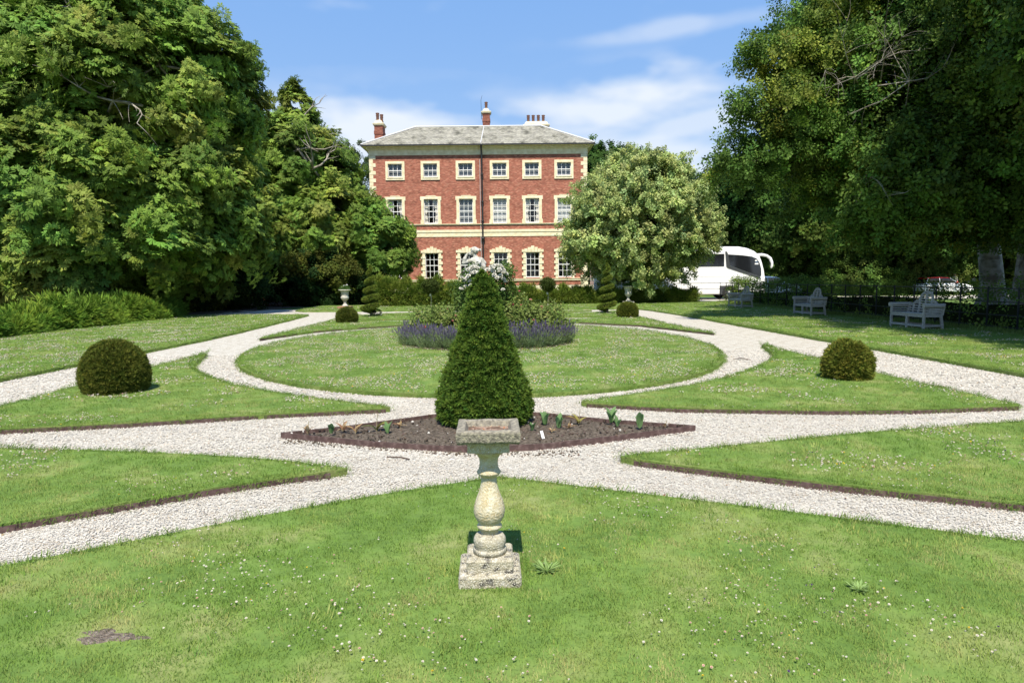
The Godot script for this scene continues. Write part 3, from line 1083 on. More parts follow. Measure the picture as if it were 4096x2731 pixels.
	w.prism(PackedVector2Array([Vector2(59.4, 4.1), Vector2(66.6, 4.1), Vector2(63.0, 6.3)]), -14.9, -40.3, Transform3D(Basis(Vector3(0, 0, -1), Vector3(0, 1, 0), Vector3(1, 0, 0)), Vector3.ZERO))
	part(W, "roof", w, mats.pot)


func chimney(H: Node3D, x0: float, x1: float, z0: float, z1: float, y0: float, y1: float, pots: Array) -> void:
	var ch := Node3D.new()
	ch.name = "chimney"
	H.add_child(ch, true)
	var w := hb(H)
	w.ext(x0, x1, y0, y1 - 0.9, z1, z0)
	w.ext(x0 - 0.04, x1 + 0.04, y1 - 0.9, y1 - 0.55, z1 - 0.04, z0 + 0.04)
	w.ext(x0 - 0.002, x1 + 0.002, y1 - 0.55, y1, z1 - 0.002, z0 + 0.002)
	part(ch, "stack", w, mats.brick_sooty)
	w = hb(H)
	w.ext(x0 - 0.1, x1 + 0.1, y1 + 0.002, y1 + 0.12, z1 - 0.1, z0 + 0.1)
	w.ext(x0 - 0.16, x1 + 0.16, y1 + 0.122, y1 + 0.2, z1 - 0.16, z0 + 0.16)
	var rows: Array = []
	for k in 6:
		var t := k / 5.0
		var s := cos(t * 1.25) * 0.95
		var r := PackedVector3Array()
		var hx := (x1 - x0) / 2 - 0.45 * (1.0 - s)
		var hz := (z0 - z1) / 2 - 0.3 * (1.0 - s)
		for q in [[1, 1], [1, -1], [-1, -1], [-1, 1]]:
			r.append(Vector3((x0 + x1) / 2 + q[0] * hx, y1 + 0.2 + 0.42 * sin(t * 1.25), (z0 + z1) / 2 + q[1] * hz))
		rows.append(r)
	for k in 5:
		for j in 4:
			w.quad(rows[k][(j + 1) % 4], rows[k][j], rows[k + 1][j], rows[k + 1][(j + 1) % 4])
	w.quad(rows[5][3], rows[5][0], rows[5][1], rows[5][2])
	part(ch, "cap", w, mats.cream)
	for p in pots:
		w = hb(H)
		w.lathe([Vector2(0.17, 0.0), Vector2(0.2, 0.1), Vector2(0.15, 0.16), Vector2(0.15, 0.5), Vector2(0.19, 0.56), Vector2(0.14, 0.62), Vector2(0.2, 0.8), Vector2(0.16, 0.84), Vector2(0.11, 0.84), Vector2(0.11, 0.3)], 14, Vector3(p[0], y1 + 0.48, p[1]))
		part(ch, "chimney_pot", w, mats.pot)


# ------------------------------------------------------------------ leaves and sprays (shoot points along +y)
func kite(b: MB, base: Vector3, tip: Vector3, side: Vector3, up: Vector3, at := 0.55, fold := 0.25) -> void:
	var m := base.lerp(tip, at)
	var l := m - side + up * side.length() * fold
	var r := m + side + up * side.length() * fold
	b.tri(base, r, tip)
	b.tri(base, tip, l)


func rand_dir() -> Vector3:
	var z := rng.randf_range(-1, 1)
	var a := rng.randf() * TAU
	var s := sqrt(1 - z * z)
	return Vector3(s * cos(a), z, s * sin(a))


func basis_y(d: Vector3, spin: float, s: float) -> Basis:
	var x := d.cross(Vector3(0.12, 0.35, 0.93)).normalized()
	var z := x.cross(d).normalized()
	return Basis(x * cos(spin) + z * sin(spin), d, z * cos(spin) - x * sin(spin)) * s


func tint(k: Color, j: float) -> Color:
	var v := 1.0 + rng.randf_range(-j, j)
	return Color(k.r * v * (1.0 + rng.randf_range(-j, j) * 0.4), k.g * v, k.b * v * (1.0 + rng.randf_range(-j, j) * 0.4))


# horse chestnut: hands of six leaflets hanging from the shoot
func chestnut_spray() -> MB:
	var b := MB.new()
	for k in 6:
		var az := k * TAU * 0.382 + rng.randf() * 0.5
		var out := Vector3(cos(az), 0, sin(az))
		var reach := rng.randf_range(0.1, 0.24)
		var c := out * reach + Vector3(0, rng.randf_range(-0.02, 0.16), 0)
		var dip := rng.randf_range(-0.75, -0.2)
		b.col = Color(1, 1, 1) * rng.randf_range(0.8, 1.15)
		var side0 := Vector3(-out.z, 0, out.x)
		for j in 6:
			var a := lerpf(-1.9, 1.9, j / 5.0)
			var d := (out * cos(a) + side0 * sin(a) + Vector3(0, dip + 0.25 * cos(a), 0)).normalized()
			var len_ := 0.2 * (1.0 - 0.12 * absf(j - 2.5)) * rng.randf_range(0.85, 1.1)
			var sd := d.cross(Vector3.UP).normalized() * len_ * 0.2
			kite(b, c, c + d * len_, sd, Vector3.UP, 0.66, -0.4)
	return b


# broad leaves along a twig
func twig_spray(leaves: int, size: float, length: float, spread: float, wide := 0.36, pale := 0.0, pale_k := Color(1, 1, 1)) -> MB:
	var b := MB.new()
	for k in leaves:
		var t := float(k) / leaves
		var az := k * 2.4 + rng.randf()
		var out := Vector3(cos(az), 0, sin(az))
		var base := Vector3(0, t * length, 0) + out * 0.01
		var d := (out * spread + Vector3(0, rng.randf_range(-0.35, 0.75), 0) + rand_dir() * 0.25).normalized()
		var l := size * rng.randf_range(0.7, 1.15)
		var sd := d.cross(rand_dir() * 0.5 + Vector3.UP).normalized() * l * wide
		b.col = Color(1, 1, 1) * rng.randf_range(0.78, 1.2)
		if rng.randf() < pale:
			b.col = pale_k
		var st := base + out * l * 0.35
		kite(b, st, st + d * l, sd, sd.cross(d).normalized(), 0.5, 0.2)
	return b


# yew: a flat fan of needle shoots
func yew_spray(n: int, len_: float, wide: float, spread: float) -> MB:
	var b := MB.new()
	for k in n:
		var az := rng.randf() * TAU
		var d := (Vector3(cos(az) * spread, 1.0, sin(az) * spread)).normalized()
		var base := Vector3(cos(az), 0, sin(az)) * 0.12 * len_
		var l := len_ * rng.randf_range(0.6, 1.1)
		var sd := d.cross(rand_dir()).normalized() * wide
		b.col = Color(1, 1, 1) * rng.randf_range(0.65, 1.3)
		if rng.randf() < 0.12:
			b.col = Color(1.9, 1.1, 0.75)
		# saw-edged shoot: two crossed kites
		kite(b, base, base + d * l, sd, sd.cross(d).normalized(), 0.45, 0.5)
		kite(b, base + d * l * 0.3, base + d * l * 0.85 + sd * 1.6, sd.cross(d).normalized() * wide * 0.8, sd, 0.5, 0.3)
	return b


# ------------------------------------------------------------------ crowns
# lobes: [centre, radii]. Boughs sit on the lobes, leaf clumps on the upper side of each bough; clumps gets the middle of each bough
func crown(lobes: Array, per_m2: float, cr: Vector2, sprays: int, size: Vector2, base: Color, jitter: float, droop: float, low: float, clumps: Array, warm := Color(0.16, 0.17, 0.03), warm_share := 0.2, flat := 0.62) -> Buf:
	var buf := Buf.new()
	for lb in lobes:
		var c: Vector3 = lb[0]
		var r: Vector3 = lb[1]
		var area := 4.0 * PI * pow((pow(r.x * r.y, 1.6) + pow(r.x * r.z, 1.6) + pow(r.y * r.z, 1.6)) / 3.0, 1.0 / 1.6)
		var n := int(area * per_m2)
		var mine: Array = []
		for k in n * 4:
			if mine.size() >= n:
				break
			var d := rand_dir()
			var f := sqrt(rng.randf_range(0.3, 1.12))
			var p := c + d * r * f
			if p.y < low:
				continue
			var inside := false
			for l2 in lobes:
				if l2 != lb:
					var q: Vector3 = (p - l2[0]) / l2[1]
					if q.length() < 0.6:
						inside = true
						break
			if inside:
				continue
			var rad := minf(rng.randf_range(cr.x, cr.y), maxf(0.3, 0.75 * minf(r.x, r.z)))
			for q in mine:
				if p.distance_to(q) < rad * 0.72:
					inside = true
					break
			if inside:
				continue
			mine.append(p)
			clumps.append(p)
			var hue := tint(base, jitter)
			if rng.randf() < warm_share:
				hue = hue.lerp(warm, rng.randf_range(0.3, 0.8))
			var outw := (d * Vector3(1.0 / r.x, 1.0 / r.y, 1.0 / r.z)).normalized()
			var tilt := (outw * 0.55 + Vector3(0, 0.8, 0)).normalized()
			for m in int(7.0 * rad * rad) + 3:
				var e := rand_dir()
				if e.dot(tilt) < -0.05 and rng.randf() < 0.85:
					e = e.bounce(tilt) if e.dot(tilt) >= 0.0 else e - tilt * 2.0 * e.dot(tilt)
				var cp := p + e * Vector3(rad, rad * flat, rad) * rng.randf_range(0.6, 1.08)
				var cl := rad * rng.randf_range(0.2, 0.34) + 0.1
				var hue2 := tint(hue, jitter * 0.6)
				for j in sprays:
					var e2 := rand_dir()
					var q := cp + e2 * Vector3(cl, cl * 0.7, cl) * sqrt(rng.randf())
					if q.y < low - 0.4:
						continue
					var up := (e2 * 0.5 + e * 0.6 + outw * 0.3 + Vector3(0, 0.45 - droop, 0) + rand_dir() * 0.4).normalized()
					buf.put(basis_y(up, rng.randf() * TAU, rng.randf_range(size.x, size.y)), q, tint(hue2, 0.38))
			# loose shoots reaching out of the bough
			for m in 3:
				var e := (outw + Vector3(0, 0.25, 0) + rand_dir() * 0.9).normalized()
				var ln := rng.randf_range(0.5, 1.25) * clampf(rad, 0.5, 1.3)
				for j in 7:
					var u := (j + 1) / 7.0
					var q := p + e * (rad * 0.8 + ln * u) + Vector3(0, rad * 0.2 - (0.25 + maxf(droop, 0.0)) * ln * u * u, 0) + rand_dir() * 0.1
					if q.y < low - 0.2:
						continue
					buf.put(basis_y((e + rand_dir() * 0.6 - Vector3(0, maxf(droop, 0.0) * u, 0)).normalized(), rng.randf() * TAU, rng.randf_range(size.x, size.y) * lerpf(1.0, 0.75, u)), q, tint(hue, 0.3))
	return buf


func limb_path(a: Vector3, b: Vector3, sag: float) -> PackedVector3Array:
	var p := PackedVector3Array()
	var side := rand_dir() * (b - a).length() * 0.1
	for k in 7:
		var t := k / 6.0
		p.append(a.lerp(b, t) + side * sin(t * PI) + Vector3(0, sag * sin(t * PI), 0))
	return p


func tapered(r0: float, r1: float, n := 7) -> PackedFloat32Array:
	var f := PackedFloat32Array()
	for k in n:
		f.append(lerpf(r0, r1, pow(float(k) / (n - 1), 0.8)))
	return f


func trunk(t: Node3D, foot: Vector3, top: Vector3, r: float, m: Material, flare := 1.5) -> void:
	var b := MB.new()
	b.o = t.position
	var rows: Array = []
	var sides := 18
	for k in 13:
		var u := k / 12.0
		var c := foot.lerp(top, u) + Vector3(0.1 * sin(u * 5.0), 0, 0.08 * cos(u * 4.0)) * r
		var rr := r * lerpf(1.0, 0.72, u) * (1.0 + (flare - 1.0) * exp(-u * (top.y - foot.y) * 2.2 / maxf(r, 0.2) * 0.6))
		var row := PackedVector3Array()
		for j in sides:
			var a := TAU * j / sides
			var q := rr * (1.0 + 0.09 * sin(a * 3.0 + foot.x) + 0.05 * sin(a * 7.0 + u * 2.0 + foot.z))
			row.append(c + Vector3(cos(a) * q, 0, -sin(a) * q))
		rows.append(row)
	b.grid(rows, true)
	part(t, "trunk", b, m)


func limbs(t: Node3D, from: Vector3, to: Array, r0: float, r1: float, m: Material, count: int, sag := 0.3, low_from := 0.0) -> void:
	if to.is_empty():
		return
	for k in count:
		var target: Vector3 = to[int((k + 0.5) * to.size() / count)]
		var b := MB.new()
		b.o = t.position
		var st := from + Vector3(rng.randf_range(-0.2, 0.2), -rng.randf() * low_from, rng.randf_range(-0.2, 0.2))
		var path := limb_path(st, target, sag)
		b.tube(path, tapered(r0 * rng.randf_range(0.6, 1.0), r1), 7)
		for q in 3:
			var at: Vector3 = path[2 + q]
			var near: Vector3 = to[rng.randi() % to.size()]
			var dir := (near - at)
			if dir.length() > 4.5:
				dir = dir.normalized() * 4.5
			b.tube(limb_path(at, at + dir, 0.1), tapered(r0 * 0.4, r1 * 0.7), 5)
		part(t, "limb", b, m)


func bare_limbs(t: Node3D, called: String, centres: Array, reach: float, r0: float, n: int, twigs: int) -> void:
	for c in centres:
		for k in n:
			var b := MB.new()
			b.o = t.position
			var a: Vector3 = c
			var d := Vector3(rng.randf_range(-1, 1), rng.randf_range(-0.2, 0.8), rng.randf_range(-0.2, 0.6)).normalized()
			var path := PackedVector3Array([a - d * reach * 0.4 - Vector3(0, 0, 0.6)])
			for q in 5:
				path.append(a)
				d = (d + rand_dir() * 0.55).normalized()
				a += d * reach * 0.3
			b.tube(path, tapered(r0, r0 * 0.25, path.size()), 6)
			for q in twigs:
				var s: Vector3 = path[1 + rng.randi() % (path.size() - 1)]
				b.tube(limb_path(s, s + (d + rand_dir() * 0.9).normalized() * reach * 0.5, 0.05), tapered(r0 * 0.3, r0 * 0.08), 4)
			part(t, called, b, mats.pale_bark)


func make_trees() -> void:
	var chest := chestnut_spray().mesh()
	var green := Color(0.165, 0.265, 0.042)
	var warm := Color(0.3, 0.34, 0.07)
	# the great chestnut on the left
	var t := thing("chestnut_tree", "largest horse chestnut, its drooping boughs reaching down to the yew hedge", "tree", Vector3(-20.2, 0, -34.5))
	var cl: Array = []
	var b := crown([[Vector3(-19.3, 10.0, -34), Vector3(5.4, 5.8, 5.0)], [Vector3(-20.2, 5.4, -32.0), Vector3(6.0, 3.4, 4.8)], [Vector3(-15.7, 5.0, -33.5), Vector3(2.6, 3.2, 3.6)], [Vector3(-15.6, 11.0, -34), Vector3(2.6, 2.6, 3.4)], [Vector3(-22.6, 12.4, -35), Vector3(2.3, 3.6, 3.4)], [Vector3(-17.6, 13.6, -34.5), Vector3(1.6, 2.6, 2.4)], [Vector3(-19.5, 2.9, -30.4), Vector3(5.4, 1.6, 2.3)]],
		0.5, Vector2(0.6, 1.3), 5, Vector2(1.15, 1.75), green, 0.28, -0.5, 1.0, cl, warm, 0.3)
	trunk(t, Vector3(-20.2, 0, -34.5), Vector3(-20.0, 5.5, -34.5), 0.75, mats.bark)
	limbs(t, Vector3(-20.0, 4.6, -34.5), cl, 0.3, 0.05, mats.pale_bark, 22, 0.8, 1.5)
	bare_limbs(t, "bare_limb", [Vector3(-18.5, 13.2, -30.0), Vector3(-15.2, 11.0, -30.6), Vector3(-21.0, 11.6, -29.6), Vector3(-16.6, 9.2, -29.4)], 2.2, 0.065, 2, 6)
	scatter_world(t, "crown", chest, mats.leaf_gloss, b)
	# the second chestnut, standing before the corner of the house
	t = thing("chestnut_tree", "horse chestnut with a bare gnarled top, reaching across the left corner of the brick house", "tree", Vector3(-15.0, 0, -50.5))
	cl = []
	b = crown([[Vector3(-15.6, 8.4, -50), Vector3(2.6, 4.4, 3.6)], [Vector3(-15.3, 13.0, -51), Vector3(0.75, 2.3, 1.0)], [Vector3(-13.2, 9.2, -50.5), Vector3(1.5, 2.0, 2.2)], [Vector3(-12.2, 5.0, -48.6), Vector3(2.9, 3.0, 3.6)], [Vector3(-9.0, 3.5, -48), Vector3(1.5, 1.9, 1.8)], [Vector3(-15.8, 4.0, -46.8), Vector3(3.6, 3.0, 2.8)], [Vector3(-10.6, 7.0, -50), Vector3(0.7, 0.5, 1.0)], [Vector3(-18.4, 5.6, -46), Vector3(3.0, 3.8, 3.0)], [Vector3(-18.3, 9.6, -49), Vector3(1.8, 2.6, 2.4)]],
		0.62, Vector2(0.5, 1.1), 5, Vector2(1.05, 1.6), green * 0.95, 0.28, -0.5, 0.9, cl, warm, 0.25)
	trunk(t, Vector3(-15.0, 0, -50.5), Vector3(-15.2, 5.0, -50.5), 0.6, mats.bark)
	limbs(t, Vector3(-15.2, 4.2, -50.5), cl, 0.24, 0.05, mats.pale_bark, 20, 0.8, 1.5)
	bare_limbs(t, "bare_limb", [Vector3(-14.2, 10.4, -46.8), Vector3(-13.4, 9.2, -47.2), Vector3(-15.2, 12.6, -49.6)], 2.0, 0.11, 2, 6)
	scatter_world(t, "crown", chest, mats.leaf_gloss, b)
	# a third, at the picture's left edge
	t = thing("chestnut_tree", "chestnut beyond the largest one, cut off by the left edge of the photo", "tree", Vector3(-30.5, 0, -37))
	cl = []
	b = crown([[Vector3(-29.0, 6.5, -37), Vector3(4.6, 5.8, 4.5)], [Vector3(-27.6, 3.4, -34.5), Vector3(4.0, 3.0, 3.5)], [Vector3(-28.5, 11.0, -39), Vector3(3.0, 3.5, 3.5)]],
		0.5, Vector2(0.7, 1.4), 5, Vector2(1.1, 1.6), green * 0.8, 0.22, -0.5, 0.7, cl, warm, 0.15)
	trunk(t, Vector3(-30.5, 0, -37), Vector3(-30.2, 5, -37), 0.55, mats.bark)
	limbs(t, Vector3(-30.2, 4, -37), cl, 0.2, 0.05, mats.bark, 9, 0.6, 1.0)
	scatter_world(t, "crown", chest, mats.leaf_gloss, b)
	# shade shrubs under the chestnuts
	var shrub := twig_spray(16, 0.14, 0.5, 1.0).mesh()
	for q in [[-22.5, -38.5, 3.0, 2.4], [-18.0, -40.0, 3.0, 2.6], [-13.5, -45.5, 2.4, 1.7], [-27.0, -40.5, 3.2, 3.0], [-20.0, -44.5, 3.5, 3.2], [-15.5, -54.5, 3.5, 3.0], [-10.2, -47.2, 1.6, 1.0]]:
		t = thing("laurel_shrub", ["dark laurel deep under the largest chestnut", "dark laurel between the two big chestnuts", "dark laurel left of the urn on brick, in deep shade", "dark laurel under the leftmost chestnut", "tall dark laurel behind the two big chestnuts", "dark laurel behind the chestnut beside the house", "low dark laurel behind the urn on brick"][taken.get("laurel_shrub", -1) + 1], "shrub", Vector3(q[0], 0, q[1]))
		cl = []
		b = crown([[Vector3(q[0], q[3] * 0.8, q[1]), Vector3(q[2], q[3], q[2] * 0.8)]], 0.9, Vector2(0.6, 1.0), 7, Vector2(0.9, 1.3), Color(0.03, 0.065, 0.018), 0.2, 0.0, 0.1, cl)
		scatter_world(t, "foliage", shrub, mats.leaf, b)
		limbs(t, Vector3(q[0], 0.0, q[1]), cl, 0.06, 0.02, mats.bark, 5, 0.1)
	# the two great trees on the right with grey trunks
	var oak := twig_spray(20, 0.125, 0.55, 1.0, 0.34).mesh()
	var dark := Color(0.1, 0.185, 0.03)
	var yellow := Color(0.27, 0.31, 0.045)
	t = thing("beech_tree", "spreading beech whose left boughs hang over the benches, smooth grey fluted trunk", "tree", Vector3(23.3, 0, -33))
	cl = []
	b = crown([[Vector3(16.8, 9.6, -27.5), Vector3(5.2, 5.6, 6.4)], [Vector3(13.6, 6.6, -24.5), Vector3(2.3, 2.2, 3.4)], [Vector3(13.0, 4.6, -25.0), Vector3(1.9, 1.2, 3.2)], [Vector3(14.2, 9.6, -26.0), Vector3(1.9, 2.6, 3.2)], [Vector3(18.5, 5.6, -24.0), Vector3(5.2, 2.3, 4.6)], [Vector3(15.0, 4.2, -24.0), Vector3(3.0, 1.2, 3.4)]],
		0.4, Vector2(0.5, 1.4), 9, Vector2(0.9, 1.5), dark, 0.3, 0.15, 2.9, cl, yellow, 0.22, 0.42)
	trunk(t, Vector3(23.2, 0, -33), Vector3(22.5, 6.0, -33), 0.52, mats.pale_bark, 1.7)
	limbs(t, Vector3(22.6, 5.2, -33), cl, 0.28, 0.04, mats.pale_bark, 26, 1.2, 1.0)
	bare_limbs(t, "bare_twig", [Vector3(11.0, 7.9, -22.4), Vector3(11.8, 8.4, -22.2), Vector3(12.4, 7.6, -21.8)], 1.6, 0.022, 3, 9)
	bare_limbs(t, "bare_twig", [Vector3(11.6, 4.6, -22.6), Vector3(13.4, 4.4, -21.5), Vector3(15.5, 6.8, -18.5), Vector3(17.0, 9.0, -16.5)], 1.6, 0.02, 2, 4)
	var tips := crown([[Vector3(7.9, 5.35, -24.0), Vector3(0.9, 0.3, 0.7)], [Vector3(9.0, 5.8, -24.2), Vector3(1.2, 0.5, 1.0)], [Vector3(10.2, 6.4, -24.4), Vector3(1.1, 0.6, 1.0)], [Vector3(8.5, 7.1, -24.2), Vector3(0.8, 0.35, 0.8)], [Vector3(9.7, 7.4, -24.3), Vector3(1.1, 0.5, 1.0)], [Vector3(9.6, 9.1, -25.0), Vector3(0.8, 0.4, 0.9)], [Vector3(10.8, 9.2, -25.0), Vector3(1.1, 0.6, 1.0)], [Vector3(11.4, 5.2, -24.4), Vector3(1.2, 0.6, 1.1)], [Vector3(12.2, 11.4, -25.4), Vector3(0.9, 0.7, 1.0)]],
		1.0, Vector2(0.28, 0.55), 6, Vector2(0.8, 1.3), dark, 0.25, 0.1, 2.5, cl, yellow, 0.3, 0.5)
	b.f.append_array(tips.f)
	b.count += tips.count
	for q in [[Vector3(13.5, 5.6, -25.5), Vector3(7.8, 5.5, -24.0)], [Vector3(14.0, 7.0, -26.0), Vector3(8.3, 7.2, -24.2)], [Vector3(14.5, 9.0, -26.5), Vector3(9.4, 9.2, -25.0)]]:
		var lm := MB.new()
		lm.o = t.position
		lm.tube(limb_path(q[0], q[1], 0.3), tapered(0.11, 0.015), 6)
		part(t, "limb", lm, mats.pale_bark)
	scatter_world(t, "crown", oak, mats.leaf_gloss, b)
	t = thing("beech_tree", "beech with a broad grey trunk at the right edge, boughs filling the upper right corner", "tree", Vector3(23.25, 0, -30.6))
	cl = []
	b = crown([[Vector3(21.0, 10.6, -20.6), Vector3(6.6, 5.3, 6.0)], [Vector3(18.0, 10.2, -16.6), Vector3(6.2, 4.2, 4.6)], [Vector3(14.6, 10.2, -14.6), Vector3(3.6, 2.8, 3.8)], [Vector3(20.5, 6.6, -17.5), Vector3(4.5, 2.2, 5.0)], [Vector3(15.8, 7.0, -13.6), Vector3(4.2, 1.3, 4.2)], [Vector3(16.0, 9.2, -10.2), Vector3(4.2, 2.4, 3.6)]],
		0.37, Vector2(0.5, 1.4), 9, Vector2(0.9, 1.5), dark, 0.3, 0.15, 3.1, cl, yellow, 0.24, 0.42)
	trunk(t, Vector3(23.25, 0, -30.6), Vector3(23.5, 6.5, -30.6), 0.8, mats.pale_bark, 1.35)
	limbs(t, Vector3(23.4, 5.2, -30.6), cl, 0.32, 0.04, mats.pale_bark, 20, 1.2, 1.0)
	scatter_world(t, "crown", oak, mats.leaf_gloss, b)
	# variegated maple beside the house
	var mp := twig_spray(16, 0.15, 0.4, 1.0, 0.42, 0.4, Color(2.0, 1.62, 3.6)).mesh()
	t = thing("maple_tree", "round variegated maple with cream edged leaves between the house and the white coach", "tree", Vector3(8.3, 0, -43.6))
	cl = []
	b = crown([[Vector3(8.2, 5.3, -43.6), Vector3(3.7, 3.1, 3.6)], [Vector3(8.2, 6.7, -43.6), Vector3(2.5, 1.8, 2.5)], [Vector3(5.2, 3.9, -43.4), Vector3(1.6, 1.2, 2.1)], [Vector3(10.8, 4.3, -43.4), Vector3(1.6, 1.4, 2.1)], [Vector3(8.4, 2.4, -43.4), Vector3(2.6, 1.3, 2.4)]],
		0.85, Vector2(0.5, 0.95), 5, Vector2(0.8, 1.25), Color(0.37, 0.45, 0.17), 0.12, -0.2, 0.7, cl, Color(0.36, 0.42, 0.15), 0.35)
	trunk(t, Vector3(8.3, 0, -43.6), Vector3(8.2, 2.6, -43.6), 0.2, mats.bark)
	limbs(t, Vector3(8.2, 2.2, -43.6), cl, 0.11, 0.025, mats.bark, 18, 0.5, 0.6)
	scatter_world(t, "crown", mp, mats.leaf, b)
	# woodland behind
	var wood := twig_spray(18, 0.34, 0.9, 1.0, 0.42).mesh()
	var far_labels := ["rounded dark tree just right of the variegated maple, above the coach roof", "tall grey green tree top behind the rounded dark tree above the coach", "dark tree top showing between the house corner and the maple", "dark tree behind the coach's mirror", "dark woodland tree above the blue car", "shadowy woodland tree behind the second bench from the right", "woodland tree over the red roofed car", "woodland tree between the red roofed car and the grey trunks",
		"woodland tree behind the grey trunks", "woodland tree beyond the right edge of the drive", "tree behind the middle of the coach", "woodland tree far behind the red roofed car"]
	var spots := [[29.0, -88, 6.4, 12.0], [35.0, -104, 7.0, 14.4], [12.5, -96, 6.0, 17.6], [26.5, -72, 5.5, 10.5], [33.0, -74, 6.0, 12.0], [41.0, -76, 6.5, 12.0], [48.0, -80, 6.5, 13.0], [55.0, -80, 6.5, 13.0], [62.0, -78, 7.0, 13.0], [72.0, -80, 8.0, 14.0], [19.5, -92, 6.5, 13.5], [45.0, -98, 9.0, 15.0]]
	for i in spots.size():
		var q: Array = spots[i]
		var h: float = q[3]
		t = thing("woodland_tree", far_labels[i], "tree", Vector3(q[0], 0, q[1]), 0.0, "woodland trees beyond the drive")
		cl = []
		var open: float = 1.6 if i in [3, 4, 5, 6, 7, 8] else 0.6
		b = crown([[Vector3(q[0], h * 0.6, q[1]), Vector3(q[2], h * 0.4, q[2])], [Vector3(q[0], h * 0.33, q[1] + 1.0), Vector3(q[2] * 0.95, h * 0.3, q[2] * 0.9)]],
			0.22, Vector2(1.4, 2.4), 4, Vector2(0.8, 1.2), Color(0.055, 0.115, 0.025) if i != 1 else Color(0.07, 0.115, 0.045), 0.2, 0.0, open, cl, Color(0.09, 0.14, 0.03), 0.2)
		trunk(t, Vector3(q[0], 0, q[1]), Vector3(q[0], h * 0.5, q[1]), 0.35, mats.bark, 1.4)
		limbs(t, Vector3(q[0], h * 0.4, q[1]), cl, 0.16, 0.05, mats.bark, 4, 0.3)
		scatter_world(t, "crown", wood, mats.leaf, b)
	# shade trees along the drive, dark against the wood
	var sl := ["tall shade tree behind the coach's mirror, its trunk bare below", "tall shade tree behind the middle bench", "tall shade tree left of the red roofed car", "tall shade tree over the three people", "tall shade tree beyond the grey trunks"]
	var sp := [[24.5, -63.0, 5.0], [31.5, -61.0, 5.2], [38.5, -65.0, 5.5], [46.0, -63.5, 5.5], [54.0, -62.0, 6.0]]
	for i in 5:
		var q: Array = sp[i]
		t = thing("shade_tree", sl[i], "tree", Vector3(q[0], 0, q[1]), 0.0, "shade trees on the far side of the drive")
		cl = []
		b = crown([[Vector3(q[0], 8.2, q[1]), Vector3(q[2], 3.4, q[2])], [Vector3(q[0] + 1.0, 5.2, q[1] + 1.0), Vector3(q[2] * 0.9, 1.6, q[2] * 0.9)]], 0.3, Vector2(1.0, 1.9), 5, Vector2(0.7, 1.1), Color(0.06, 0.12, 0.025), 0.25, 0.1, 3.4, cl, Color(0.12, 0.16, 0.03), 0.2)
		trunk(t, Vector3(q[0], 0, q[1]), Vector3(q[0] + 0.3, 6.0, q[1]), 0.36, mats.bark, 1.5)
		limbs(t, Vector3(q[0] + 0.3, 5.4, q[1]), cl, 0.16, 0.04, mats.bark, 7, 0.4, 1.0)
		scatter_world(t, "crown", wood, mats.leaf, b)
	# thin tree behind the left end of the house
	t = thing("birch_tree", "thin wispy tree behind the left end of the brick house", "tree", Vector3(-17.6, 0, -82))
	cl = []
	b = crown([[Vector3(-18.0, 12.0, -82), Vector3(3.0, 4.6, 2.6)]], 0.22, Vector2(0.8, 1.3), 2, Vector2(0.4, 0.7), Color(0.08, 0.12, 0.05), 0.2, 0.1, 3.0, cl)
	trunk(t, Vector3(-17.6, 0, -82), Vector3(-17.6, 9, -82), 0.2, mats.bark)
	limbs(t, Vector3(-17.6, 8, -82), cl, 0.1, 0.025, mats.bark, 10, 0.2, 2.0)
	scatter_world(t, "crown", wood, mats.leaf, b)
	# sunlit bushes along the far side of the drive
	var bush := twig_spray(16, 0.2, 0.5, 1.0, 0.4).mesh()
	var bl := ["bright bush behind the middle bench, on the far verge", "low bright bush left of the red roofed car", "bush behind the red roofed car", "pale hanging bush above the three people", "bush between the coach front and the blue car", "green bush between the grey trunks"]
	var bs := [[29.5, -58.5, 3.0, 1.5], [34.5, -60.0, 2.6, 1.3], [40.0, -63.0, 4.0, 2.6], [47.5, -66.0, 3.6, 3.2], [22.5, -62.0, 3.2, 2.0], [46.5, -60.0, 2.0, 1.6]]
	for i in bs.size():
		var q: Array = bs[i]
		t = thing("bush", bl[i], "bush", Vector3(q[0], 0, q[1]))
		cl = []
		b = crown([[Vector3(q[0], q[3] * 0.75, q[1]), Vector3(q[2], q[3], q[2] * 0.7)]], 0.9, Vector2(0.6, 1.0), 7, Vector2(0.7, 1.2), Color(0.09, 0.155, 0.03), 0.25, 0.0, 0.1, cl, Color(0.17, 0.2, 0.05), 0.3)
		scatter_world(t, "foliage", bush, mats.leaf, b)
		limbs(t, Vector3(q[0], 0.0, q[1]), cl, 0.05, 0.02, mats.bark, 4, 0.1)


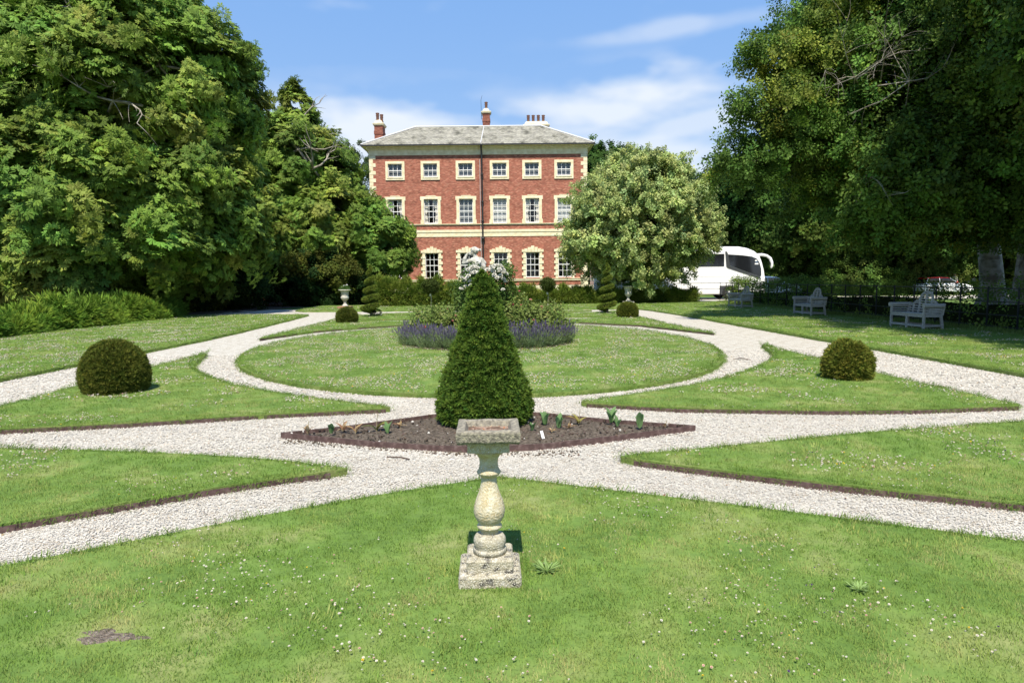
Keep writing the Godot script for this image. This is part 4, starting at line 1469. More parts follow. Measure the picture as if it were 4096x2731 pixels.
# ------------------------------------------------------------------ hedges and small trees behind the garden
func hedge(called: String, label: String, pts: Array, mesh: Mesh, m: Material, per_m2: float, base: Color, warm: Color, size: Vector2, jag: float, foot: Vector3) -> Node3D:
	# pts: [x, z, half width, height] along the hedge
	var t := thing(called, label, "hedge", foot)
	var buf := Buf.new()
	var core := MB.new()
	core.o = foot
	var lump := noise(0.9, 300 + int(absf(foot.x)), FastNoiseLite.TYPE_SIMPLEX_SMOOTH, 3)
	var rows: Array = []
	for i in pts.size() - 1:
		var p: Array = pts[i]
		var q: Array = pts[i + 1]
		var a := Vector3(p[0], 0, p[1])
		var c := Vector3(q[0], 0, q[1])
		var along := (c - a)
		var side := along.cross(Vector3.UP).normalized()
		var n := int(along.length() * (p[2] + q[2] + p[3] + q[3]) * 0.9 * per_m2)
		for k in n:
			var u := rng.randf()
			var w := lerpf(p[2], q[2], u)
			var h := lerpf(p[3], q[3], u)
			var ctr := a.lerp(c, u)
			if called == "beech_hedge" and ctr.z > -31.0 and rng.randf() < 0.5:
				continue
			var ln := 1.0 + jag * lump.get_noise_2d(ctr.x * 1.4, ctr.z * 1.4)
			h *= ln
			var ang := rng.randf_range(-0.15, PI + 0.15)
			var rr := sqrt(rng.randf_range(0.55, 1.05))
			var cx := cos(ang) * w * rr
			var cy := maxf(sin(ang), 0.02)
			cy = pow(cy, 0.6) * h * rr
			var pos := ctr + side * cx + Vector3(0, cy, 0)
			pos += rand_dir() * 0.06
			var outw := (side * cos(ang) + Vector3(0, maxf(sin(ang), 0.1), 0)).normalized()
			var up := (outw + Vector3(0, 0.15, 0) + rand_dir() * 0.85).normalized()
			var k2 := base.lerp(warm, clampf(rng.randf() * 0.6 + 0.5 * lump.get_noise_2d(ctr.x * 0.6 + 40.0, cy * 2.0 + ctr.z * 0.6), 0, 1))
			buf.put(basis_y(up, rng.randf() * TAU, rng.randf_range(size.x, size.y)), pos - foot, tint(k2, 0.25))
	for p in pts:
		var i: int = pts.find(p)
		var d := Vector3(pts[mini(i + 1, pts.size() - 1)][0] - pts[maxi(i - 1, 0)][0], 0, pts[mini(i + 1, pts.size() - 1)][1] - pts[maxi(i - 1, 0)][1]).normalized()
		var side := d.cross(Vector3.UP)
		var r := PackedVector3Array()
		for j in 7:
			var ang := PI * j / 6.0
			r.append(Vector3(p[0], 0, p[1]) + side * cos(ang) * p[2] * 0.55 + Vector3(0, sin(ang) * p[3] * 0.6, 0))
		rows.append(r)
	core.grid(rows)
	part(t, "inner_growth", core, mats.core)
	scatter(t, "foliage", mesh, m, buf)
	return t


func make_back_planting() -> void:
	var feather := yew_spray(15, 0.22, 0.0075, 0.7).mesh()
	# loose yew hedge on the left
	var pts: Array = []
	for k in 15:
		var z := -14.0 - k * 1.3
		pts.append([-15.9 + 0.25 * sin(k * 1.7) - (0.3 if k > 12 else 0.0), z, 0.85 + 0.15 * sin(k * 2.3), 0.66 + 0.13 * sin(k * 1.9 + 0.6) - (0.15 if k > 12 else 0.0)])
	hedge("yew_hedge", "loose bright green yew hedge in front of the chestnuts", pts, feather, mats.needle, 210.0, Color(0.1, 0.21, 0.028), Color(0.3, 0.4, 0.05), Vector2(0.7, 1.8), 1.1, Vector3(-15.9, 0, -23))
	# low hedge across the back
	pts = []
	for k in 22:
		var u := k / 21.0
		var x := lerpf(-8.1, 11.7, u)
		var h := lerpf(1.5, 1.25, clampf(u * 3.2, 0, 1)) if u < 0.33 else lerpf(1.0, 0.72, (u - 0.33) / 0.67)
		pts.append([x, lerpf(-41.3, -43.3, u), 0.5, h + 0.1 * sin(k * 2.1)])
	hedge("yew_hedge", "low young yew hedge with feathery tips across the back, in front of the house", pts, feather, mats.needle, 170.0, Color(0.12, 0.2, 0.03), Color(0.31, 0.34, 0.06), Vector2(0.7, 1.6), 0.6, Vector3(1.8, 0, -42.3))
	# beech hedge behind the iron fence
	var bl := twig_spray(12, 0.085, 0.32, 1.0, 0.36).mesh()
	pts = []
	for k in 20:
		pts.append([14.05 + 0.08 * sin(k * 1.3), -14.5 - k * 1.5, 0.4, 1.3 + 0.1 * sin(k * 1.1)])
	hedge("beech_hedge", "leafy beech hedge growing through the iron fence behind the benches", pts, bl, mats.leaf, 36.0, Color(0.1, 0.18, 0.03), Color(0.22, 0.27, 0.05), Vector2(0.8, 1.2), 0.25, Vector3(14.05, 0, -29))
	# two lollipop trees and two slim cones before the back hedge
	var lol := twig_spray(12, 0.07, 0.18, 1.0, 0.36).mesh()
	for q in [[-4.55, -38.6, 1.2, 0.34, "small clipped standard tree with a white label on its stem"], [2.1, -39.6, 1.22, 0.3, "small clipped standard tree with a grey tie, right of the statue"]]:
		var t := thing("standard_tree", q[4], "tree", Vector3(q[0], LAWN_TOP, q[1]), 0.0, "standard trees before the back hedge")
		var b := MB.new()
		b.tube(PackedVector3Array([Vector3.ZERO, Vector3(0.02, 0.5, 0), Vector3(0, 1.15, 0)]), PackedFloat32Array([0.028, 0.024, 0.022]), 8)
		part(t, "stem", b, mats.pale_bark)
		var buf := Buf.new()
		for k in 520:
			var d := rand_dir()
			var r := sqrt(rng.randf_range(0.3, 1.0))
			buf.put(basis_y((d + rand_dir() * 0.5).normalized(), rng.randf() * TAU, rng.randf_range(0.7, 1.1)), Vector3(0, q[2], 0) + d * Vector3(q[3] * 1.2, q[3], q[3] * 1.2) * r, tint(Color(0.06, 0.085, 0.02), 0.3))
		scatter(t, "crown", lol, mats.leaf, buf)
		b = MB.new()
		b.box(Vector3(-0.03, 0.72, 0.035), Vector3(0.09, 0.14, 0.012))
		part(t, "label_tag", b, mats.white_paint if q[0] < 0 else mats.lead)
	var cone := yew_spray(8, 0.12, 0.012, 0.7).mesh()
	for q in [[0.02, -38.6, "slim yellow green conifer right of the white roses"], [-3.0, -38.8, "slim conifer left of the white roses, half hidden by rose leaves"]]:
		var t := thing("slim_conifer", q[2], "conifer", Vector3(q[0], LAWN_TOP, q[1]), 0.0, "slim conifers before the back hedge")
		var buf := Buf.new()
		for k in 1500:
			var u := rng.randf()
			var y := u * 1.42
			var r: float = 0.34 * pow(1.0 - u * u, 0.6)
			var a := rng.randf() * TAU
			var d := Vector3(cos(a), 0.5, sin(a)).normalized()
			buf.put(basis_y((d + rand_dir() * 0.4).normalized(), rng.randf() * TAU, rng.randf_range(0.8, 1.2)), Vector3(cos(a) * r, y, sin(a) * r) * 0.95, tint(Color(0.13, 0.19, 0.03), 0.25))
		scatter(t, "foliage", cone, mats.needle, buf)
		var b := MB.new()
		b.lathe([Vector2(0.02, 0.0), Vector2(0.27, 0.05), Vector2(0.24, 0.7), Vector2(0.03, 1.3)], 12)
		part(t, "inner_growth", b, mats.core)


# ------------------------------------------------------------------ clipped yews
func profile_r(prof: Array, y: float) -> float:
	for i in prof.size() - 1:
		if y <= prof[i + 1].y:
			return lerpf(prof[i].x, prof[i + 1].x, clampf((y - prof[i].y) / maxf(prof[i + 1].y - prof[i].y, 1e-4), 0, 1))
	return prof[-1].x


func clipped(called: String, label: String, at: Vector3, prof: Array, mesh: Mesh, per_m2: float, base: Color, warm: Color, size: Vector2, rough: float, group: String) -> Node3D:
	var t := thing(called, label, "topiary", at, 0.0, group)
	var lump := noise(2.2, int(absf(at.x * 10.0)) + 900, FastNoiseLite.TYPE_SIMPLEX_SMOOTH, 3)
	var buf := Buf.new()
	var tot := 0.0
	var seg: Array = []
	for i in prof.size() - 1:
		var ar: float = PI * (prof[i].x + prof[i + 1].x) * (prof[i + 1] - prof[i]).length()
		seg.append(ar)
		tot += ar
	for i in seg.size():
		var nrm2 := Vector2((prof[i + 1].y - prof[i].y), -(prof[i + 1].x - prof[i].x)).normalized()
		for k in int(seg[i] * per_m2):
			var u := rng.randf()
			var r: float = lerpf(prof[i].x, prof[i + 1].x, u)
			var y: float = lerpf(prof[i].y, prof[i + 1].y, u)
			var a := rng.randf() * TAU
			var ln := lump.get_noise_3d(cos(a) * r * 2.0, y * 2.0, sin(a) * r * 2.0)
			var fine_ := lump.get_noise_3d(cos(a) * r * 9.0, y * 9.0, sin(a) * r * 9.0)
			var nv := Vector3(cos(a) * nrm2.x, nrm2.y, sin(a) * nrm2.x)
			var pos := Vector3(cos(a) * r, y, sin(a) * r) + nv * (rough * (0.35 * ln + 0.75 * fine_ - 0.25) - rng.randf() * 0.03)
			var up := (nv + Vector3(0, 0.35, 0) + rand_dir() * 0.6).normalized()
			var k2 := base.lerp(warm, clampf(rng.randf() * 0.75 + 0.5 * fine_, 0, 1))
			buf.put(basis_y(up, rng.randf() * TAU, rng.randf_range(size.x, size.y)), pos, tint(k2, 0.28))
	scatter(t, "foliage", mesh, mats.needle, buf)
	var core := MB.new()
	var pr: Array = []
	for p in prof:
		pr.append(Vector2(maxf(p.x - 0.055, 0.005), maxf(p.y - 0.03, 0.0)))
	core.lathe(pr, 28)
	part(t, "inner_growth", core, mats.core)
	return t


func dome(r: float, h: float, tuck: float) -> Array:
	var p: Array = [Vector2(r * tuck, 0.0)]
	for k in 13:
		var a := -0.5 + (PI / 2 + 0.5) * k / 12.0
		p.append(Vector2(r * cos(a), h * 0.32 + (h * 0.68 if a > 0 else h * 0.32 / sin(0.5)) * sin(a)))
	p[-1] = Vector2(0.004, h)
	return p


func spiral(label: String, at: Vector3, turn0: float, mesh: Mesh) -> void:
	var t := thing("spiral_topiary", label, "topiary", at, 0.0, "spiral yews at the far corners")
	var h := 2.18
	var turns := 5.2
	var buf := Buf.new()
	var core := MB.new()
	var rows: Array = []
	for k in 190:
		var u := k / 189.0
		var a := turn0 + u * turns * TAU
		var big := 0.42 * pow(1.0 - u, 0.72) + 0.03
		var sect := big * 0.52
		var hh := (h / turns) * 0.2 * (0.75 + 0.5 * (1.0 - u))
		var c := Vector3(cos(a) * (big - sect), 0.16 + u * (h - 0.2), -sin(a) * (big - sect))
		var out := Vector3(cos(a), 0, -sin(a))
		var row := PackedVector3Array()
		var fat := minf(1.0, minf(k, 189 - k) / 6.0) + 0.01
		for j in 8:
			var s := TAU * j / 8
			row.append(c + (out * cos(s) * sect * 0.8 + Vector3(0, sin(s) * hh * 0.72, 0)) * fat)
		rows.append(row)
		for m in int(16 + 26 * (1.0 - u)):
			var s := rng.randf() * TAU
			var nv := (out * cos(s) * hh + Vector3(0, sin(s) * sect, 0)).normalized()
			var pos := c + out * cos(s) * sect + Vector3(0, sin(s) * hh, 0) + Vector3(-out.z, 0, out.x) * rng.randf_range(-0.02, 0.02)
			buf.put(basis_y((nv + rand_dir() * 0.5).normalized(), rng.randf() * TAU, rng.randf_range(0.8, 1.25)), pos, tint(Color(0.1, 0.165, 0.025).lerp(Color(0.21, 0.25, 0.045), rng.randf()), 0.25))
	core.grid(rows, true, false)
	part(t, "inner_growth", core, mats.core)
	scatter(t, "foliage", mesh, mats.needle, buf)
	var st := MB.new()
	st.tube(PackedVector3Array([Vector3.ZERO, Vector3(0, 1.0, 0), Vector3(0, 2.0, 0)]), PackedFloat32Array([0.05, 0.035, 0.012]), 8)
	part(t, "stem", st, mats.bark)


func make_topiary() -> void:
	var near := yew_spray(13, 0.047, 0.0036, 0.95).mesh()
	var mid := yew_spray(10, 0.065, 0.0055, 0.8).mesh()
	var prof := [Vector2(0.44, 0.0), Vector2(0.5, 0.08), Vector2(0.525, 0.18), Vector2(0.5, 0.3), Vector2(0.435, 0.48), Vector2(0.34, 0.78), Vector2(0.275, 0.98), Vector2(0.215, 1.18), Vector2(0.165, 1.36), Vector2(0.125, 1.5), Vector2(0.07, 1.58), Vector2(0.004, 1.63)]
	clipped("yew_cone", "tall clipped yew cone standing in the bare diamond bed behind the bird bath", Vector3(-0.31, 0.06, -7.42), prof, near, 3400.0, Color(0.042, 0.115, 0.017), Color(0.16, 0.24, 0.035), Vector2(0.75, 1.35), 0.095, "")
	clipped("yew_dome", "big dark clipped yew dome on the left corner lawn", Vector3(-5.72, LAWN_TOP, -9.75), dome(0.45, 0.74, 0.86), near, 3000.0, Color(0.06, 0.095, 0.014), Color(0.19, 0.2, 0.035), Vector2(0.7, 1.2), 0.03, "yew domes on the corner lawns")
	clipped("yew_dome", "loose bronze green yew ball with a brown base on the right corner lawn", Vector3(5.1, LAWN_TOP, -10.3), dome(0.34, 0.57, 0.45), near, 2200.0, Color(0.095, 0.145, 0.02), Color(0.27, 0.25, 0.045), Vector2(1.1, 1.9), 0.06, "yew domes on the corner lawns")
	clipped("yew_dome", "small dark yew dome before the urn on brick and the left spiral", Vector3(-6.16, LAWN_TOP, -25.5), dome(0.4, 0.57, 0.9), mid, 1300.0, Color(0.055, 0.09, 0.014), Color(0.175, 0.185, 0.035), Vector2(0.7, 1.2), 0.025, "yew domes on the corner lawns")
	clipped("yew_dome", "small dark yew dome before the urn with white flowers", Vector3(4.62, LAWN_TOP, -27.2), dome(0.43, 0.6, 0.92), mid, 1300.0, Color(0.06, 0.1, 0.014), Color(0.2, 0.21, 0.035), Vector2(0.7, 1.2), 0.025, "yew domes on the corner lawns")
	spiral("spiral clipped yew beside the urn on brick, left of the roses", Vector3(-6.1, LAWN_TOP, -29.6), 0.4, mid)
	spiral("spiral clipped yew in front of the maple, right of the roses", Vector3(4.25, LAWN_TOP, -30.4), 1.4, mid)


# ------------------------------------------------------------------ bird bath
func make_bird_bath() -> void:
	var t := thing("bird_bath", "weathered stone bird bath with a square bowl on a baluster, in the foreground lawn", "bird bath", Vector3(-0.127, LAWN_TOP, -3.47), 0.03)
	var b := MB.new()
	b.cbox(Vector3(0, 0.02, 0), Vector3(0.318, 0.078, 0.318), 0.008)
	part(t, "base_slab", b, mats.lichen)
	b = MB.new()
	b.cbox(Vector3(0, 0.093, 0), Vector3(0.24, 0.07, 0.24), 0.008)
	part(t, "upper_slab", b, mats.lichen)
	b = MB.new()
	b.lathe([Vector2(0.0, 0.126), Vector2(0.088, 0.127), Vector2(0.089, 0.148), Vector2(0.082, 0.154), Vector2(0.078, 0.158), Vector2(0.083, 0.172), Vector2(0.085, 0.19), Vector2(0.082, 0.208), Vector2(0.073, 0.222), Vector2(0.056, 0.23), Vector2(0.047, 0.233)], 40)
	part(t, "base_moulding", b, mats.lichen)
	b = MB.new()
	b.lathe([Vector2(0.047, 0.232), Vector2(0.047, 0.25), Vector2(0.053, 0.257), Vector2(0.064, 0.262), Vector2(0.065, 0.272), Vector2(0.058, 0.281), Vector2(0.056, 0.288), Vector2(0.066, 0.3), Vector2(0.077, 0.322), Vector2(0.082, 0.347), Vector2(0.08, 0.37), Vector2(0.073, 0.4), Vector2(0.062, 0.43), Vector2(0.052, 0.457), Vector2(0.045, 0.482), Vector2(0.041, 0.508), Vector2(0.041, 0.53), Vector2(0.046, 0.536), Vector2(0.061, 0.55), Vector2(0.063, 0.558), Vector2(0.055, 0.57), Vector2(0.049, 0.585), Vector2(0.047, 0.605), Vector2(0.05, 0.63), Vector2(0.06, 0.648), Vector2(0.077, 0.658), Vector2(0.081, 0.665), Vector2(0.081, 0.676), Vector2(0.0, 0.679)], 44)
	part(t, "baluster", b, mats.sandstone)
	b = MB.new()
	b.cbox(Vector3(0, 0.708, 0), Vector3(0.212, 0.054, 0.212), 0.005)
	part(t, "neck_block", b, mats.sandstone)
	b = MB.new()
	# square bowl: rows run up the outside, over the rim and down inside
	var rows: Array = []
	for s in [[0.132, 0.736], [0.15, 0.737], [0.158, 0.748], [0.161, 0.79], [0.158, 0.799], [0.15, 0.803], [0.124, 0.803], [0.117, 0.8], [0.104, 0.77]]:
		var r := PackedVector3Array()
		var q: float = s[0]
		for e in [[1, 1], [1, -1], [-1, -1], [-1, 1]]:
			var nxt := [e[1], -e[0]]
			for k in 6:
				var u := k / 6.0
				var x := lerpf(e[0] * q, nxt[0] * q, u)
				var z := lerpf(e[1] * q, nxt[1] * q, u)
				r.append(Vector3(x, s[1] + 0.002 * sin(x * 40.0 + z * 31.0), z))
		rows.append(r)
	for k in rows.size() - 1:
		for j in 24:
			b.quad(rows[k][j], rows[k][(j + 1) % 24], rows[k + 1][(j + 1) % 24], rows[k + 1][j])
	part(t, "bowl", b, mats.bowl_stone)
	b = MB.new()
	b.quad(Vector3(-0.106, 0.7715, 0.106), Vector3(0.106, 0.7715, 0.106), Vector3(0.106, 0.7715, -0.106), Vector3(-0.106, 0.7715, -0.106))
	part(t, "bowl_floor", b, mats.bowl_inside)
	var d := MB.new()
	for k in 46:
		var x := rng.randf_range(-0.095, 0.095)
		var z := rng.randf_range(-0.095, 0.095)
		d.col = [Color(0.45, 0.33, 0.2), Color(0.3, 0.14, 0.07), Color(0.6, 0.55, 0.45), Color(0.18, 0.1, 0.06)][rng.randi() % 4]
		var f := Vector3(rng.randf_range(-1, 1), rng.randf_range(0, 0.4), rng.randf_range(-1, 1)).normalized()
		var l := rng.randf_range(0.006, 0.02)
		kite(d, Vector3(x, 0.775, z), Vector3(x, 0.776, z) + f * l, f.cross(Vector3.UP).normalized() * l * 0.3, Vector3.UP, 0.5, 0.5)
	var m := single("dry_leaves", d, mats.v, "dry leaf crumbs lying in the stone bird bath bowl", "leaves")
	m.position = t.position
	m.rotation.y = 0.03
	m.set_meta("kind", "stuff")


# ------------------------------------------------------------------ figures from joints
# bones: [from, to, radius, radius, colour]
func figure(bones: Array, cell: float, k: float, out: MB) -> void:
	var lo := Vector3.ONE * 1e6
	var hi := -lo
	for q in bones:
		for e in [[q[0], q[2]], [q[1], q[3]]]:
			lo = lo.min(e[0] - Vector3.ONE * e[1])
			hi = hi.max(e[0] + Vector3.ONE * e[1])
	lo -= Vector3.ONE * cell * 3.0
	hi += Vector3.ONE * cell * 3.0
	var nx := int((hi.x - lo.x) / cell) + 2
	var ny := int((hi.y - lo.y) / cell) + 2
	var nz := int((hi.z - lo.z) / cell) + 2
	var f := PackedFloat32Array()
	f.resize(nx * ny * nz)
	f.fill(1.0)
	var who := PackedByteArray()
	who.resize(f.size())
	var best := PackedFloat32Array()
	best.resize(f.size())
	best.fill(9.0)
	for bi in bones.size():
		var q: Array = bones[bi]
		var a: Vector3 = q[0]
		var ab: Vector3 = q[1] - a
		var l2 := maxf(ab.length_squared(), 1e-9)
		var ra: float = q[2]
		var rb: float = q[3]
		var mr := maxf(ra, rb) + k + cell * 2.0
		var p0 := ((a.min(q[1]) - Vector3.ONE * mr - lo) / cell).floor()
		var p1 := ((a.max(q[1]) + Vector3.ONE * mr - lo) / cell).ceil()
		for z in range(maxi(0, int(p0.z)), mini(nz, int(p1.z) + 1)):
			for y in range(maxi(0, int(p0.y)), mini(ny, int(p1.y) + 1)):
				var i := (z * ny + y) * nx + maxi(0, int(p0.x))
				for x in range(maxi(0, int(p0.x)), mini(nx, int(p1.x) + 1)):
					var ap := lo + Vector3(x, y, z) * cell - a
					var t := clampf(ap.dot(ab) / l2, 0.0, 1.0)
					var d := (ap - ab * t).length() - lerpf(ra, rb, t)
					if d < best[i]:
						best[i] = d
						who[i] = bi
					var o := f[i]
					var h := maxf(k - absf(o - d), 0.0) / k
					f[i] = minf(o, d) - h * h * k * 0.25
					i += 1
	var ids := {}
	var vs := PackedVector3Array()
	var cs := PackedColorArray()
	var off := [0, 1, nx, nx + 1, nx * ny, nx * ny + 1, nx * ny + nx, nx * ny + nx + 1]
	var edges := [[0, 1], [2, 3], [4, 5], [6, 7], [0, 2], [1, 3], [4, 6], [5, 7], [0, 4], [1, 5], [2, 6], [3, 7]]
	for z in nz - 1:
		for y in ny - 1:
			var i := (z * ny + y) * nx
			for x in nx - 1:
				var s0 := f[i] < 0.0
				if (f[i + 1] < 0.0) != s0 or (f[i + nx] < 0.0) != s0 or (f[i + off[4]] < 0.0) != s0 or (f[i + off[7]] < 0.0) != s0 or (f[i + off[3]] < 0.0) != s0 or (f[i + off[5]] < 0.0) != s0 or (f[i + off[6]] < 0.0) != s0:
					var sum := Vector3.ZERO
					var n := 0
					for e in edges:
						var va := f[i + off[e[0]]]
						var vb := f[i + off[e[1]]]
						if (va < 0.0) != (vb < 0.0):
							var t := va / (va - vb)
							var ca := Vector3(e[0] & 1, (e[0] >> 1) & 1, e[0] >> 2)
							var cb := Vector3(e[1] & 1, (e[1] >> 1) & 1, e[1] >> 2)
							sum += ca.lerp(cb, t)
							n += 1
					ids[i] = vs.size()
					vs.append(lo + (Vector3(x, y, z) + sum / n) * cell)
					cs.append(bones[who[i]][4])
				i += 1
	var faces := PackedInt32Array()
	for i in ids:
		for ax in 3:
			var st: int = [1, nx, nx * ny][ax]
			var u: int = [nx, nx * ny, 1][ax]
			var w: int = [nx * ny, 1, nx][ax]
			if (f[i] < 0.0) == (f[i + st] < 0.0):
				continue
			if not (ids.has(i - u) and ids.has(i - w) and ids.has(i - u - w)):
				continue
			var q := [ids[i], ids[i - u], ids[i - u - w], ids[i - w]]
			if f[i] >= 0.0:
				q = [q[0], q[3], q[2], q[1]]
			faces.append_array(PackedInt32Array([q[0], q[1], q[2], q[0], q[2], q[3]]))
	var nn := PackedVector3Array()
	nn.resize(vs.size())
	for j in range(0, faces.size(), 3):
		var fn := (vs[faces[j + 1]] - vs[faces[j]]).cross(vs[faces[j + 2]] - vs[faces[j]])
		for e in 3:
			nn[faces[j + e]] += fn
	var base := out.v.size()
	for j in vs.size():
		out.v.append(vs[j] - out.o)
		out.n.append(nn[j].normalized())
		out.c.append(cs[j])
	for j in range(0, faces.size(), 3):
		out.ix.append_array(PackedInt32Array([base + faces[j], base + faces[j + 2], base + faces[j + 1]]))


func make_statue() -> void:
	var z := -16.9
	var t := thing("statue", "white marble statue of a draped woman, hand raised to her shoulder, above the roses", "statue", Vector3(-0.83, 0.08, z))
	var w := Color(1, 1, 1)
	var body: Array = [
		[Vector3(-0.80, 1.60, z), Vector3(-0.805, 1.74, z), 0.125, 0.12, w], [Vector3(-0.805, 1.74, z), Vector3(-0.82, 1.88, z), 0.115, 0.1, w],
		[Vector3(-0.82, 1.88, z), Vector3(-0.85, 2.04, z), 0.1, 0.118, w], [Vector3(-0.9, 2.06, z - 0.01), Vector3(-0.81, 2.07, z - 0.01), 0.09, 0.09, w],
		[Vector3(-0.79, 2.0, z + 0.085), Vector3(-0.795, 1.99, z + 0.09), 0.05, 0.045, w], [Vector3(-0.9, 2.0, z + 0.085), Vector3(-0.9, 1.99, z + 0.09), 0.05, 0.045, w],
		[Vector3(-0.955, 2.095, z), Vector3(-0.76, 2.105, z - 0.02), 0.056, 0.06, w],
		[Vector3(-0.862, 2.12, z), Vector3(-0.895, 2.22, z), 0.054, 0.047, w],
		# the raised arm, then the hanging one
		[Vector3(-0.965, 2.085, z + 0.02), Vector3(-1.16, 2.02, z + 0.1), 0.052, 0.043, w], [Vector3(-1.16, 2.02, z + 0.1), Vector3(-1.135, 2.12, z + 0.105), 0.042, 0.041, w], [Vector3(-1.135, 2.12, z + 0.105), Vector3(-1.075, 2.24, z + 0.09), 0.041, 0.026, w],
		[Vector3(-0.742, 2.08, z), Vector3(-0.672, 1.93, z + 0.02), 0.058, 0.046, w], [Vector3(-0.672, 1.93, z + 0.02), Vector3(-0.642, 1.79, z + 0.06), 0.046, 0.028, w],
		# cloak over the shoulder
		[Vector3(-0.72, 2.1, z - 0.07), Vector3(-0.655, 2.02, z - 0.05), 0.05, 0.042, w], [Vector3(-0.66, 2.02, z - 0.06), Vector3(-0.68, 1.7, z - 0.08), 0.04, 0.05, w],
		# legs
		[Vector3(-0.87, 1.5, z), Vector3(-0.87, 1.18, z + 0.02), 0.09, 0.06, w], [Vector3(-0.87, 1.18, z + 0.02), Vector3(-0.87, 0.9, z), 0.062, 0.038, w], [Vector3(-0.87, 0.885, z), Vector3(-0.88, 0.88, z + 0.13), 0.035, 0.025, w],
		[Vector3(-0.74, 1.5, z), Vector3(-0.73, 1.18, z - 0.04), 0.09, 0.06, w], [Vector3(-0.73, 1.18, z - 0.04), Vector3(-0.72, 0.9, z - 0.08), 0.062, 0.038, w], [Vector3(-0.72, 0.885, z - 0.08), Vector3(-0.71, 0.88, z + 0.05), 0.035, 0.025, w]]
	var b := MB.new()
	b.o = t.position
	figure(body, 0.013, 0.03, b)
	# folds: strap from shoulder to waist, belt, pleated tunic
	var folds: Array = []
	for k in 4:
		var s := k * 0.036
		folds.append([Vector3(-0.775 + s * 0.4, 2.155 - s * 0.5, z + 0.045), Vector3(-0.835 + s * 0.7, 2.06 - s * 0.3, z + 0.128), 0.013, 0.014, w])
		folds.append([Vector3(-0.835 + s * 0.7, 2.06 - s * 0.3, z + 0.128), Vector3(-0.915 + s * 0.7, 1.9 - s * 0.2, z + 0.118), 0.014, 0.011, w])
	for k in 14:
		var a0 := TAU * k / 14.0
		var a1 := TAU * (k + 1) / 14.0
		folds.append([Vector3(-0.82 + 0.112 * cos(a0), 1.875, z + 0.1 * sin(a0)), Vector3(-0.82 + 0.112 * cos(a1), 1.875, z + 0.1 * sin(a1)), 0.018, 0.018, w])
	for k in 18:
		var a := TAU * k / 18.0
		folds.append([Vector3(-0.82 + 0.1 * cos(a), 1.87, z + 0.09 * sin(a)), Vector3(-0.81 + 0.2 * cos(a), 1.36, z + 0.19 * sin(a)), 0.025, 0.036, w])
	for k in 9:
		folds.append([Vector3(-0.93 + k * 0.014, 2.08 - 0.01 * k, z + 0.09), Vector3(-0.915 + k * 0.02, 1.89, z + 0.11), 0.009, 0.008, w])
	figure(folds, 0.009, 0.006, b)
	# head, turned towards the raised hand
	var hd: Array = [[Vector3(-0.9, 2.325, z), Vector3(-0.885, 2.32, z), 0.078, 0.08, w], [Vector3(-0.93, 2.29, z + 0.005), Vector3(-0.945, 2.255, z + 0.01), 0.058, 0.046, w], [Vector3(-0.96, 2.218, z + 0.012), Vector3(-0.955, 2.222, z + 0.01), 0.022, 0.024, w],
		[Vector3(-0.978, 2.3, z + 0.012), Vector3(-1.0, 2.265, z + 0.014), 0.009, 0.012, w], [Vector3(-0.984, 2.236, z + 0.03), Vector3(-0.984, 2.236, z - 0.008), 0.008, 0.008, w], [Vector3(-0.972, 2.304, z + 0.045), Vector3(-0.976, 2.304, z - 0.02), 0.01, 0.01, w],
		[Vector3(-0.958, 2.287, z + 0.046), Vector3(-0.96, 2.286, z + 0.044), 0.008, 0.008, w], [Vector3(-0.88, 2.285, z + 0.074), Vector3(-0.885, 2.265, z + 0.072), 0.014, 0.009, w],
		[Vector3(-0.8, 2.34, z), Vector3(-0.775, 2.335, z), 0.034, 0.03, w], [Vector3(-0.775, 2.345, z + 0.01), Vector3(-0.745, 2.355, z), 0.024, 0.014, w], [Vector3(-0.775, 2.33, z), Vector3(-0.742, 2.32, z + 0.01), 0.022, 0.013, w]]
	for k in 11:
		var u := k / 10.0
		var ang := lerpf(0.1, 2.95, u)
		hd.append([Vector3(-0.9 - 0.082 * cos(ang), 2.33 + 0.075 * sin(ang), z + 0.035 * sin(u * 9.0)), Vector3(-0.885 - 0.06 * cos(ang + 0.2), 2.33 + 0.07 * sin(ang + 0.2), z - 0.05), 0.017, 0.014, w])
		hd.append([Vector3(-0.955 + 0.016 * k, 2.325 + 0.012 * sin(k * 1.9), z + 0.062), Vector3(-0.945 + 0.016 * k, 2.36 + 0.008 * sin(k * 2.3), z + 0.05), 0.016, 0.014, w])
	figure(hd, 0.006, 0.012, b)
	# hands
	var hs: Array = [[Vector3(-1.075, 2.24, z + 0.09), Vector3(-1.04, 2.262, z + 0.08), 0.024, 0.028, w]]
	for k in 4:
		var y := 2.272 - k * 0.014
		hs.append([Vector3(-1.035, y, z + 0.085), Vector3(-1.0, y + 0.004 - k * 0.003, z + 0.088), 0.0095, 0.009, w])
		hs.append([Vector3(-1.0, y + 0.004 - k * 0.003, z + 0.088), Vector3(-0.975 - 0.004 * k, y - 0.012, z + 0.07), 0.009, 0.007, w])
	hs.append([Vector3(-1.05, 2.25, z + 0.06), Vector3(-1.015, 2.235, z + 0.05), 0.011, 0.008, w])
	hs.append([Vector3(-0.642, 1.79, z + 0.06), Vector3(-0.64, 1.735, z + 0.075), 0.025, 0.03, w])
	for k in 4:
		hs.append([Vector3(-0.66 + k * 0.014, 1.72, z + 0.08), Vector3(-0.66 + k * 0.014, 1.68, z + 0.09), 0.0095, 0.009, w])
		hs.append([Vector3(-0.66 + k * 0.014, 1.68, z + 0.09), Vector3(-0.66 + k * 0.012, 1.65, z + 0.083), 0.009, 0.007, w])
	hs.append([Vector3(-0.665, 1.75, z + 0.085), Vector3(-0.672, 1.715, z + 0.105), 0.011, 0.009, w])
	figure(hs, 0.006, 0.008, b)
